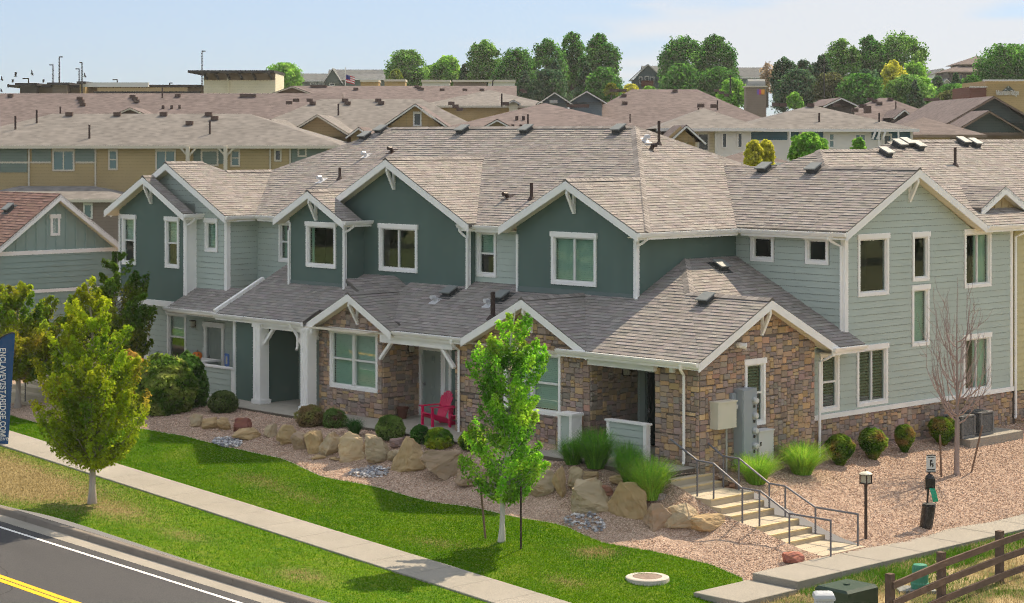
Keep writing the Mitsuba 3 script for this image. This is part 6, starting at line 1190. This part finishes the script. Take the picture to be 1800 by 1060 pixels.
for a in (1535, 1543, 1553): add('bracket', MB().beam(S((((a) - 900) * 0.03800), 139.3, 8.46), S((((a+5) - 900) * 0.03800), 139.3, 8.95), .12, .12, up=FW), 'far_white', h.key)
for a, f in ((1234, .9), (1257, .88), (1367, .95), (1380, .93), (1428, .92), (1474, .92), (1519, .88), (1525, .8), (1500, .7), (1521, .65)): h.vent(-35.68 + a * .0396, f, .2)
h.pipe(20.88, .3, .6); h.pipe(24.96, .3, .6)
h.roof('gd', 9.87, 11.55, 128., 138., 8.30, 9.38, 'far_roof_brown', .35, 'far_white'); h.walls(9.45, 11.27, 128., 134., 1, 8.44, 'far_ochre', 9.28); h.battens(9.73, 11.27, 128., 7.88, lambda l: 8.44 + .2, 'far_tan', .32); h.window(9.90, 10.78, 7.43, 8.30, 128., 'n', 'far_white', 'far_slate')
h.roof('hip', 13.02, 16.46, 126., 132., 7.07, 7.84, 'far_roof_brown', .4, 'far_white'); h.walls(13.19, 16.29, 126.3, 131.7, 1, 7.07, 'far_white')
h = Far('apartment_row', 'red brown hip roof with a dark left gable, below the right hand trees')
h.walls(28.07, 39.95, 185., 205., 2, 9.16, 'far_ochre'); h.roof('hip', 28.42, 41.22, 185., 205., 9.16, 12.27, 'far_roof_red', .5, hip=.62); h.pitch(184.5, 9.16, 195, 12.27); h.walls(27.87, 30.28, 184., 190., 2, 11.37, 'far_dusk', 12.02); h.roof('gd', 27.87, 30.28, 184., 196., 11.37, 12.12, 'far_roof_red', .4, 'far_white')
for a, b, zt, zb in ((1576, 1602, 192, 207),): h.walls((((a) - 900) * 0.05003), (((b) - 900) * 0.05003), 183., 186., 2, (8.65 - ((zb) - 240) * 0.05003), 'far_dusk', (8.65 - ((zt+2) - 240) * 0.05003)); h.roof('gd', (((a) - 900) * 0.05003), (((b) - 900) * 0.05003), 183., 194., (8.65 - ((zb) - 240) * 0.05003), (8.65 - ((zt) - 240) * 0.05003), 'far_roof_red', .3, 'far_white')
for a, f in ((1531, .92), (1537, .86), (1543, .79), (1567, .92), (1629, .9), (1635, .9), (1641, .9), (1647, .9)): h.vent(-47.73 + a * .053, f)
h.pipe(35.30, .65, .7); h.pipe(35.90, .2, .7)
h = Far('house', 'brown trimmed house with two dark green gables at the right edge', 'house')
h.walls(31.49, 39.37, 150., 170., 1, 8.81, 'far_tan'); h.roof('gd', 31.66, 36.91, 150., 172., 8.69, 10.54, 'far_roof_red', .5, 'far_brown_trim'); h.walls(31.66, 36.91, 149.9, 156., 1, 8.77, 'far_dgreen', 10.41); h.panel(31.49, 37.11, 8.77, 8.94, 149.8, 'far_brown_trim', 'band_board'); h.panel(31.49, 37.11, 4.96, 8.77, 149.85, 'far_brown', 'panel')
h.roof('gd', 33.05, 39.02, 156., 178., 9.67, 11.68, 'far_roof_red', .5, 'far_brown_trim'); h.walls(33.26, 38.81, 156., 160., 1, 9.76, 'far_dgreen', 11.59)
h.walls(27.54, 30.73, 146., 156., 1, 8.77, 'far_tan'); h.roof('hip', 27.34, 32.73, 146., 158., 8.77, 10.06, 'far_roof_brown', .5, 'far_brown_trim', .6)
# sage garage at the left edge, gable towards the gravel side, siding colour darkened for shade
h = House(thing('garage_house', 'sage house with a board and batten gable and reddish roof at the left edge', 'house')); GXx = -20.; fr = side(GXx)
yc, w_, ze_, p_ = -.85, 3.2, 4.15, .74
gt = lambda s: ze_ + p_ * (w_ - abs(s - yc)) - .22
k = add('wall', MB().poly(Polygon([(-3.6, 0), (2.2, 0), (2.2, gt(2.2)), (yc, gt(yc)), (-3.6, gt(-3.6))]), fr, -.15, 0), 'shaded_garage_siding', h.key); boards(h, k, fr, Polygon([(-3.6, .4), (2.2, .4), (2.2, 4.28), (-3.6, 4.28)]), 'shaded_garage_siding', e=.2); boards(h, k, Frame([0, -3.6, 0], [1, 0, 0]), sbox(-27, .3, GXx, 4.0), 'shaded_garage_siding')
add('wall', MB().poly(sbox(-32, 0, GXx - .02, 4.1), Frame([0, -3.6, 0], [1, 0, 0]), -.15, 0), 'shaded_garage_siding', h.key)
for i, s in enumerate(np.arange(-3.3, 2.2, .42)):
    if gt(s) > 4.6: add('batten', fbox(MB(), fr, s - .03, s + .03, 4.42, gt(s), 0, .035), 'shaded_garage_siding', h.key)
add('band_board', fbox(MB(), fr, -3.62, 2.2, 4.28, 4.43, 0, .05), 'white_trim', h.key); add('band_board', fbox(MB(), fr, -3.62, 2.2, 2.86, 2.98, 0, .05), 'white_trim', h.key)
window(h, fr, -1.05, -.65, 4.95, 5.75, 'fx', 0, room=False); m = MB()
for i in range(10): fbox(m, fr, -.97, -.73, 5.05 + i * .052, 5.085 + i * .052, -.03, .0)
add('louvre', m, 'blind_white', h.key, kind='stuff')
gable_trim(h, 's', yc, w_, ze_, GXx + .4, GXx, False, pitch=p_)
rp_ = []; gable_roof(rp_, 's', yc, w_, ze_, -33, GXx + .4, p_); build_roof(h, rp_, np.array([.21, .135, .115]), seed=900, visible=lambda pl: pl[2] > 0)
box_vent(h, -21.8, -1.7, (ze_ - p_ * (yc - w_), 0., p_), h.key, .2); h.flush(300)
# ------------------------------------------------------------------ shops and far houses
h = Far('shop_tower', 'cream shop tower with a flat dark overhanging roof on brackets', 'shop building')
h.walls(-38.82, -29.80, 262., 272., 2, 16.67, 'far_cream'); h.panel(-38.82, -29.80, 15.74, 16.74, 262., 'far_brown', 'band_board', .1); m = MB(); m.obox(S(-35.12, 266., 16.78), RT * 5.4, FW * 6, Z3 * .16); add('roof', m, 'far_dark', h.key)
for a in (362, 382, 402, 424, 448, 476): add('bracket', MB().beam(S((((a) - 900) * 0.07135), 261.9, 15.88), S((((a-3) - 900) * 0.07135), 260.3, 16.67), .22, .3), 'far_dark', h.key)
h.panel(-35.81, -35.67, 14.02, 16.67, 262., 'far_cream', 'pilaster', .4)
h = Far('shop_building', 'long low shop building with brown parapets at the far left', 'shop building')
h.walls(-62.90, -39.41, 266., 280., 2, 15.05, 'far_brown'); add('roof', MB().obox(S(-51.96, 272., 15.09), RT * 12.2, FW * 7, Z3 * .15), 'far_dark', h.key)
for a, b, t, bb in ((36, 62, 149, 'far_dusk'), (92, 118, 148, 'far_stone'), (140, 150, 146, 'far_ochre')): h.walls((((a) - 900) * 0.07217), (((b) - 900) * 0.07217), 264., 268., 2, (8.65 - ((t) - 240) * 0.07217), bb); add('roof', MB().obox(S(((((a+b)/2) - 900) * 0.07217), 266., (8.65 - ((t-.5) - 240) * 0.07217)), RT * ((((b) - 900) * 0.07217) - (((a) - 900) * 0.07217)) * .75, FW * 3, Z3 * .16), 'far_dark', h.key)
h.panel(-54.49, -46.04, 14.93, 15.51, 264., 'far_white', 'parapet', .5); h.panel(-52.54, -41.14, 14.35, 14.86, 263.8, 'far_ochre', 'fascia_board', .2); h.panel(-52.83, -39.33, 14.13, 14.35, 263., 'far_dark', 'awning', .5)
h = Far('shop_building', 'low shop building with tan, white and brick parapets behind the central roofs', 'shop building')
h.walls(-16.16, 0.38, 276., 290., 2, 15.27, 'far_brown')
for a, b, t, bb in ((634, 665, 143, 'far_ochre'), (676, 712, 142, 'far_ochre'), (742, 790, 143, 'far_white'), (797, 855, 143, 'far_stone'), (858, 905, 143, 'far_white')): h.walls((((a) - 900) * 0.07490), (((b) - 900) * 0.07490), 274., 278., 2, (8.65 - ((t) - 240) * 0.07490), bb); add('cap', MB().obox(S(((((a+b)/2) - 900) * 0.07490), 276., (8.65 - ((t-.6) - 240) * 0.07490)), RT * ((((b) - 900) * 0.07490) - (((a) - 900) * 0.07490)) * .53, FW * 2.4, Z3 * .14), 'far_trim', h.key)
h = Far('brick_tower', 'square brick tower with a metal barrel top and a bright banner', 'tower')
h.walls(26.13, 28.35, 232., 234.4, 2, 14.23, 'far_stone'); m = MB(); V = []; a_ = np.linspace(0, np.pi, 9)
for l in (26.38, 28.29): V += [S(l, 233.2 - 1.0 * math.cos(q), 14.23 + .85 * math.sin(q)) for q in a_]
m.put(V, [[i, i + 1, 10 + i, 9 + i] for i in range(8)]); m.put(V, [[0, i, i + 1] for i in range(1, 8)]); m.put(V, [[9, 9 + i + 1, 9 + i] for i in range(1, 8)]); add('barrel_roof', m, 'vent_top', h.key); add('cap', MB().obox(S(27.24, 233.2, 14.23), RT * 1.25, FW * 1.4, Z3 * .08), 'far_trim', h.key)
m = MB(); fr = Frame(S(0, 232.), RT); 
for a, b, c in ((1331, 1334.5, (.20, .12, .45)), (1334.5, 1338, (.55, .08, .16)), (1338, 1344, (.70, .33, .05))): m.put(fr.at([(((a) - 900) * 0.06342), (((b) - 900) * 0.06342), (((b) - 900) * 0.06342), (((a) - 900) * 0.06342)], [13.34, 13.34, 13.91, 13.91], .06), [[0, 1, 2, 3]], c)
add('banner', m, 'tinted', h.key)
h = Far('shop_building', 'tan shop block with brick corner and mountain sign at the right edge', 'shop building')
h.walls(51.92, 59.21, 228., 240., 2, 14.76, 'far_ochre'); h.walls(49.95, 51.75, 227., 236., 2, 14.05, 'far_brick'); h.panel(51.48, 59.21, 14.70, 14.88, 227.6, 'far_white', 'parapet_cap', .5); h.panel(49.83, 51.75, 13.99, 14.11, 226.8, 'far_white', 'parapet_cap', .3); h.panel(50.14, 50.76, 12.19, 12.31, 226.9, 'far_white', 'ledge', .3)
tm = text_on('Mountain Ridge', .52, S(53.00, 227.8, 13.20), RT, Z3, .08, True); V = tm[0] - S(53.00, 227.8, 13.20); k = 2.45 / np.ptp(V @ RT); V = np.outer((V @ RT) * k, RT) + np.outer(V @ FW, FW) + np.outer(V[:, 2], Z3) + S(53.00, 227.8, 13.20); add('sign_lettering', (V, tm[1]), 'far_white', h.key)
m = MB(); fr = Frame(S(0, 227.9), RT); P_ = lambda *q: m.put(fr.at([54.35 + .0622 * a for a, _ in q], [13.70 + .0622 * b for _, b in q], .08), [[0, i, i + 1] for i in range(1, len(q) - 1)]); P_((-11, -1), (11, -1), (6, 4), (0, 8.5), (-5, 4)); add('sign_mountain', m, 'far_dgreen', h.key); m = MB(); P_((-2, 5), (0, 8.6), (2, 5), (.4, 6)); P_((-8, 0), (-5, 4.1), (-3, 1), (-5, 2.4)); add('sign_snow', m, 'far_white', h.key)
def far_house(label, a, b, d, yb, ye, yr, wall, roof, kind='gl', dep=9., gab=None, wins=(), trim='far_white'):
    h = Far('house', label, 'house'); X0, X1 = (a - 900) * d / 3658, (b - 900) * d / 3658; Zp = lambda y: 8.65 - (y - 240) * d / 3658
    h.walls(X0, X1, d, d + dep, Zp(yb), Zp(ye), wall, Zp(yr) if kind == 'gd' else None); h.roof(kind, X0, X1, d, d + dep, Zp(ye), Zp(yr), roof, .4, trim)
    if gab: g0, g1, ge, gr = gab; G0, G1 = (g0 - 900) * d / 3658, (g1 - 900) * d / 3658; h.walls(G0, G1, d - 1.5, d + 3, Zp(yb), Zp(ge), wall, Zp(gr)); h.roof('gd', G0, G1, d - 1.5, d + 6, Zp(ge), Zp(gr), roof, .4, trim)
    for w0, w1, y0, y1 in wins: h.window((w0 - 900) * d / 3658, (w1 - 900) * d / 3658, Zp(y1), Zp(y0), d - (1.55 if gab else .05), 'n', trim, 'far_slate')
    return h
far_house('grey green house with a tall gable and long slate roof on the far left rise', 578, 700, 420., 160, 139, 121, 'far_olive', 'far_roof_grey', gab=(572, 600, 146, 120), wins=((580, 590, 146, 151),)); far_house('lower slate roofed house behind the tree beside the cream tower', 522, 580, 430., 160, 142, 128, 'far_olive', 'far_roof_grey', wins=((545, 556, 145, 150), (560, 570, 145, 150))); far_house('small grey green house front beside the flag', 616, 684, 400., 165, 139, 129, 'far_olive', 'far_roof_grey')
h = far_house('blue house with a steep gable and balcony doors between the trees', 1135, 1195, 330., 170, 131, 114, 'far_bluegrey', 'far_roof_grey', gab=(1112, 1164, 141, 113), wins=((1122, 1128, 135, 147), (1132, 1140, 134, 148), (1142, 1149, 135, 147), (1166, 1172, 135, 147)))
add('balcony', MB().obox(S(21.28, 327.6, 16.99), RT * .9, FW * .7, Z3 * .45), 'far_brick', h.key)
far_house('grey roofed house half hidden behind the tall trees right of centre', 1292, 1350, 360., 165, 136, 117, 'far_bluegrey', 'far_roof_grey'); far_house('pale grey house with a small gable between the right hand trees', 1645, 1668, 420., 180, 130, 120, 'far_white', 'far_roof_grey', 'gd', 12); far_house('white house lower on the slope beside the brown apartments', 1655, 1672, 380., 190, 150, 138, 'far_white', 'far_roof_grey', 'gd', 10); far_house('pale house with a low roof at the end of the tree line', 1634, 1650, 430., 180, 135, 130, 'far_white', 'far_roof_grey')
h = far_house('dark brown apartment block with hipped brown roofs on the right hand rise', 1668, 1740, 380., 180, 126, 111, 'far_dusk', 'far_roof_brown', 'hip', 12, wins=((1686, 1692, 130, 140), (1698, 1706, 130, 140), (1716, 1722, 130, 140)), trim='far_brown_trim'); h.roof('hip', 82.93, 91.33, 384., 396., 21.98, 23.79, 'far_roof_brown', .5, 'far_brown_trim'); h.walls(83.35, 90.91, 384.5, 395.5, 5, 21.98, 'far_dusk')
# ------------------------------------------------------------------ poles, flag, birds
def lamp_pole(label, a, yt, yb, d, side_=1, w=6):
    X0, Zp = (a - 900) * d / 3658, lambda y: 8.65 - (y - 240) * d / 3658; t = thing('light_pole', label, 'light pole', 'parking lot light poles'); add('pole', MB().tube([S(X0, d, Zp(yb)), S(X0, d, Zp(yt))], [.11, .08], 6), 'far_dark', t)
    if w: add('lamp_head', MB().obox(S(X0 + side_ * w * d / 3658 / 2, d, Zp(yt)), RT * w * d / 3658 / 2, FW * .2, Z3 * .07), 'far_dark', t)
for q in (('tallest parking light pole at the far left, beside a shorter one', 104, 100, 170, 290., 1, 6), ('shorter parking light pole left of the tallest one', 93, 114, 170, 285., -1, 6), ('thick dark pole in front of the low shop building', 144, 110, 170, 262., -1, 4), ('thin pole with its lamp arm to the left, beside the thick dark pole', 139, 121, 170, 300., -1, 6), ('low pole with a lamp arm to the left at the far left edge', 50, 138, 170, 300., -1, 10), ('short lamp pole over the white parapet', 206, 140, 160, 300., -1, 8), ('short lamp pole near the cream tower', 298, 146, 160, 300., 1, 5), ('slender lamp pole standing over the cream tower roof', 355, 90, 170, 290., 1, 6), ('tall dark utility pole among the right hand trees', 1449, 97, 200, 250., -1, 5), ('thin dark pole at the edge of the central poplars', 866, 142, 165, 265., 1, 3), ('dark pole before the tall trees right of the blue house', 1284, 132, 165, 240., 1, 0)): lamp_pole(*q)
t = thing('flag_pole', 'white flag pole with a striped flag by the grey green house', 'flag pole'); add('pole', MB().tube([S(-24.03, 300., 14.39), S(-24.03, 300., 18.66)], .07, 6), 'far_white', t)
m = MB(); X0, Z1 = -23.95, 17.59
for i in range(7):
    for j in range(6): x0, x1 = X0 + j * .21, X0 + j * .21 + .21; zz = Z1 - i * .155 - j * .06; w = math.sin(j * 1.2) * .12; w2 = math.sin((j + 1) * 1.2) * .12; c = (.05, .06, .22) if (i < 4 and j < 3) else ((.55, .05, .07) if i % 2 == 0 else (.75, .74, .72)); m.put([S(x0, 300 + w, zz - .155), S(x1, 300 + w2, zz - .215), S(x1, 300 + w2, zz - .06), S(x0, 300 + w, zz)], [[0, 1, 2, 3]], c)
add('flag', m, 'tinted', t)
for i, (a, y, s, lab) in enumerate(((3, 140, .5, 'lowest left bird of the flock'), (27, 134, .55, 'bird flying over the left end of the shop'), (56, 130, .6, 'highest bird of the flock'), (14, 153, .4, 'small bird just above the red roof at the left edge'), (149, 134, .5, 'bird beside the thick dark pole'), (22, 144, .35, 'tiny bird between two larger ones at the left'), (2, 160, .4, 'bird at the very left edge of the sky'), (76, 144, .35, 'tiny bird above the stone parapet'))):
    d = 200.; c = S((a - 900) * d / 3658, d, 8.65 - (y - 240) * d / 3658); m = MB(); m.tube([c - RT * s * .3, c, c + RT * s * .35], [.01, .07, .01], 6)
    for q in (-1, 1): m.put([c - RT * .08, c + RT * .08, c + FW * q * s * .5 + Z3 * s * (.7 if i % 2 else -.3) + RT * .1, c + FW * q * .1 + Z3 * (s * .75) - RT * .05], [[0, 1, 2, 3]])
    whole('bird', m, 'far_dark', lab, 'bird', 'birds over the shops')
# ------------------------------------------------------------------ far trees
def far_tree(label, a0, a1, yt, yb, d, tones, seed, n=2600, kind='round', name='tree', size=None, group='trees behind the houses'):
    rng = np.random.default_rng(seed); k = d / 3658; X0 = ((a0 + a1) / 2 - 900) * k; R = (a1 - a0) / 2 * k * (1.3 if kind == 'poplar' else 1.15); zt, zb = 8.65 - (yt - 240) * k, 8.65 - (yb - 240) * k; H = zt - zb; c0 = S(X0, d, zb); t = thing(name, label, 'tree' if name != 'bush' else 'bush', group)
    n = int(n * 3); m = MB(); m.tube([c0 - Z3 * 2, c0 + Z3 * H * .5, c0 + Z3 * H * .9], [R * .10 + .06, R * .07 + .04, .03], 7); m.c = [np.tile((.10, .08, .065), (m.n, 1))]; add('trunk', m, 'bark', t)
    nc = 170 if kind != 'cone' else 70; C_, Rr = [], []
    for i in range(nc):
        v = rng.beta(1.05, 1.1); prof = {'round': min(1, .6 + v * 1.6) * max(.02, 1 - max(0, (v - .45) / .56) ** 2.4) ** .6, 'poplar': min(1, .7 + v * 1.2) * max(.02, 1 - max(0, (v - .5) / .5) ** 2) ** .75, 'cone': (1.02 - v) ** .9, 'low': math.sqrt(max(0, 1 - v * v))}[kind]; a = rng.uniform(0, 6.283); u = rng.random() ** .42 * .9; r = R * prof
        C_.append(c0 + RT * r * u * math.cos(a) + FW * r * u * math.sin(a) + Z3 * H * (.06 + .90 * v)); Rr.append(R * rng.uniform(.13, .27) * (.55 + .45 * prof))
    C_, Rr = np.array(C_), np.array(Rr); w = Rr ** 2 / (Rr ** 2).sum(); i = rng.choice(nc, n, p=w); o = rng.normal(0, 1, (n, 3)); o /= np.linalg.norm(o, axis=1, keepdims=True); o[:, 2] *= 1.15; P = C_[i] + o * Rr[i][:, None] * rng.uniform(.3, 1.3, (n, 1))
    P[:, 2] = np.minimum(P[:, 2], c0[2] + H); T_ = np.array(tones); cl = T_[rng.integers(0, len(T_), nc)] * rng.uniform(.75, 1.25, (nc, 1)); col = cl[i] * rng.uniform(.7, 1.3, (n, 1)); V, F_, CC = leaves(P, o + [0, 0, .3], size or max(.14, d * .00095), col, rng); add('crown', (V, F_), 'leaf', t, color=CC, kind='stuff')
    return t
COT, DRK, PIN, LGT, YEL = [(0.161, 0.34, 0.0643), (0.25, 0.464, 0.107), (0.125, 0.269, 0.0714)], [(0.0643, 0.197, 0.0428), (0.107, 0.286, 0.0536), (0.143, 0.34, 0.0643)], [(0.0643, 0.143, 0.0785), (0.107, 0.197, 0.107), (0.0785, 0.178, 0.0643)], [(0.25, 0.5, 0.0714), (0.357, 0.62, 0.107), (0.178, 0.393, 0.0714)], [(0.62, 0.62, 0.0714), (0.62, 0.62, 0.107), (0.62, 0.62, 0.0714)]
for i, (lab, a0, a1, yt, yb, d, tn, kd, n) in enumerate((
    ('bright round tree beside the cream tower', 470, 528, 111, 160, 300., LGT, 'round', 2200), ('cottonwood above the right end of the grey green house', 682, 748, 88, 160, 340., COT, 'round', 3000), ('lower light green tree right of the first cottonwood', 735, 770, 116, 160, 345., LGT, 'round', 1500), ('pale green cottonwood with a notched top, third from the left', 762, 812, 98, 160, 345., LGT, 'round', 2400), ('small dark pine between two cottonwoods', 803, 828, 110, 160, 335., PIN, 'cone', 1300),
    ('tall rounded cottonwood at the left end of the poplar group', 822, 881, 70, 165, 335., COT, 'round', 3200), ('broad dark poplar left in the central group', 876, 942, 84, 185, 320., DRK, 'poplar', 3400), ('slim dark poplar second in the central group', 932, 990, 66, 185, 325., DRK, 'poplar', 3000), ('tallest dark poplar with a pointed top in the central group', 980, 1032, 54, 185, 330., DRK, 'poplar', 3800), ('wide dark poplar at the right end of the central group', 1024, 1084, 58, 185, 325., DRK, 'poplar', 4000), ('dark spruce at the foot of the central poplars', 950, 1000, 104, 185, 300., PIN, 'cone', 2200), ('second dark spruce in front of the tallest poplar', 1005, 1056, 108, 185, 305., PIN, 'cone', 2200), ('dark low spruce left in front of the central poplars', 900, 948, 125, 180, 298., PIN, 'cone', 1600),
    ('tall tree right of the blue house', 1163, 1240, 61, 175, 320., DRK, 'round', 4200), ('tall dense tree left of the far grey roof', 1226, 1290, 60, 175, 322., DRK, 'poplar', 4200), ('dark conifer at the foot of the tall pair', 1180, 1225, 110, 170, 300., PIN, 'cone', 1800), ('dark conifer behind the yellow green bushes', 1235, 1290, 112, 172, 302., PIN, 'cone', 1900),
    ('bare tan tree beside the brick tower', 1336, 1362, 108, 165, 300., [(.5, .40, .28), (.42, .33, .24)], 'poplar', 330), ('first dark pine right of the brick tower', 1358, 1400, 100, 185, 290., PIN, 'round', 2200), ('second dark pine right of the brick tower', 1392, 1432, 104, 185, 292., PIN, 'round', 2200), ('third dark pine beside the utility pole', 1425, 1462, 96, 185, 294., PIN, 'round', 2200), ('rounded grey green tree at the foot of the pines', 1435, 1492, 128, 190, 280., [(.12, .15, .06), (.16, .18, .07)], 'round', 2000),
    ('cottonwood right of the utility pole', 1450, 1512, 68, 185, 320., COT, 'round', 3400), ('dark tall cottonwood in the right hand group', 1500, 1556, 60, 185, 322., DRK, 'poplar', 3600), ('largest rounded cottonwood at the right end of the group', 1542, 1626, 54, 180, 325., COT, 'round', 4600), ('dark low pine under the right hand cottonwoods', 1492, 1556, 122, 190, 285., PIN, 'round', 2400), ('yellow autumn tree in the right hand group', 1552, 1590, 105, 180, 280., YEL, 'poplar', 2000), ('bright green tree beside the yellow one', 1584, 1628, 108, 185, 284., LGT, 'round', 2200), ('bright green bushy tree sloping down to the right', 1600, 1645, 135, 190, 276., LGT, 'low', 1800), ('bluish dark spruce under the bright green tree', 1592, 1625, 140, 190, 270., PIN, 'cone', 1200),
    ('small dark pine left of the white house', 1636, 1660, 132, 190, 300., PIN, 'round', 1200), ('pine in front of the brown apartments', 1662, 1700, 128, 190, 270., PIN, 'cone', 1800), ('green tree between the pine and the brick corner', 1690, 1728, 132, 192, 265., DRK, 'round', 1600), ('large dark tree above the shop with the mountain sign', 1722, 1830, 78, 160, 300., DRK, 'round', 4200))):
    far_tree(lab, a0, a1, yt, yb, d, tn, 400 + i, n, kd)
for i, (lab, a0, a1, yt, yb, d, tn, kd, n) in enumerate((('yellow green bushes left of the brick tower', 1262, 1314, 138, 185, 250., LGT, 'low', 1600), ('yellow bush left of the blue house', 1096, 1122, 148, 165, 290., YEL, 'low', 600), ('pale green bush under the blue house', 1130, 1152, 152, 165, 290., LGT, 'low', 500), ('yellow bush right of the poplars', 1064, 1085, 146, 165, 290., [(.32, .32, .04), (.24, .3, .04)], 'low', 500), ('bright bush right of the brick tower', 1384, 1410, 162, 188, 250., LGT, 'low', 700), ('yellow green bush under the first cottonwood', 684, 708, 122, 150, 330., [(.26, .32, .04), (.2, .3, .04)], 'low', 600), ('brown green bush under the pines at the right', 1640, 1700, 160, 195, 255., [(.14, .16, .06), (.1, .14, .04)], 'low', 1400))): far_tree(lab, a0, a1, yt, yb, d, tn, 480 + i, n, kd, 'bush', group='bushes behind the houses')
far_tree('bright green round tree between the townhouse roof and the white row', 1393, 1452, 234, 300, 108., LGT, 500, 3600, 'round', size=.17, group=None); far_tree('yellow orange young tree before the white row, left one', 1312, 1338, 245, 300, 106., YEL, 501, 1500, 'poplar', size=.13, group=None); far_tree('yellow orange young tree before the white row, right one', 1334, 1358, 244, 300, 106.5, YEL, 502, 1500, 'poplar', size=.13, group=None); far_tree('small green tree against the white row beside the blue panel', 1497, 1520, 242, 290, 120., LGT, 503, 1300, 'round', size=.15, group=None)

for i, (lab, a0, a1, yt, yb, d, tn, kd, n) in enumerate((('dark thicket between the first cottonwoods and the poplars', 862, 905, 112, 170, 318., DRK, 'low', 1500), ('low dark thicket under the middle of the poplar group', 930, 1000, 122, 180, 296., PIN, 'low', 2200), ('low dark thicket at the right foot of the poplar group', 1030, 1090, 118, 178, 296., DRK, 'low', 2200), ('dark thicket under the tall pair of trees', 1160, 1240, 112, 172, 298., DRK, 'low', 2200), ('green thicket between the tall pair and the brick tower', 1226, 1300, 118, 176, 299., DRK, 'low', 1800), ('dark pine thicket behind the white row', 1365, 1440, 122, 192, 282., PIN, 'low', 2600), ('green thicket right of the utility pole', 1470, 1560, 130, 192, 276., DRK, 'low', 2600), ('green thicket under the largest cottonwood', 1555, 1640, 132, 192, 274., COT, 'low', 2600), ('dark thicket below the brown apartments', 1640, 1712, 148, 195, 262., DRK, 'low', 2000))): far_tree(lab, a0, a1, yt, yb, d, tn, 520 + i, n, kd, 'bush', group='bushes behind the houses')
def tree_line(x0, y0, x1, y1, n, seed, label):
    rng = np.random.default_rng(seed); V0, F0, C0, o_ = [], [], [], 0
    for i in range(n):
        u = (i + rng.uniform(-.3, .3)) / n; c = np.array([x0 + (x1 - x0) * u, y0 + (y1 - y0) * u, -1.]); Hh = rng.uniform(6, 11); k = 700; o = rng.normal(0, 1, (k, 3)); o /= np.linalg.norm(o, axis=1, keepdims=True); P = c + o * [2.8, 2.8, Hh * .48] * rng.uniform(.6, 1, (k, 1)) + [0, 0, Hh * .55]
        V, F_, CC = leaves(P, o + [0, 0, .3], .6, np.array([.07, .15, .03]) * rng.uniform(.6, 1.3, (k, 1)), rng); V0.append(V); F0.append(F_ + o_); C0.append(CC); o_ += len(V)
    struct('tree_line', (np.vstack(V0), np.vstack(F0)), 'leaf', color=np.vstack(C0), kind='stuff', label=label)
tree_line(-95, -60, 12, -70, 24, 601, 'row of trees across the road'); tree_line(75, 40, 50, 130, 16, 602, 'row of trees beyond the gravel garden')
th.flush()
scene['air'] = {'type': 'homogeneous', 'albedo': {'type': 'rgb', 'value': [.95, .96, .97]}, 'sigma_t': 0.00017}
scene['haze'] = {'type': 'cube', 'to_world': T().translate([0, 0, 14]).scale([700, 700, 21]), 'bsdf': {'type': 'null'}, 'interior': {'type': 'ref', 'id': 'air'}}
scene['camera']['medium'] = {'type': 'ref', 'id': 'air'}
labels['haze'] = {'kind': 'stuff'}
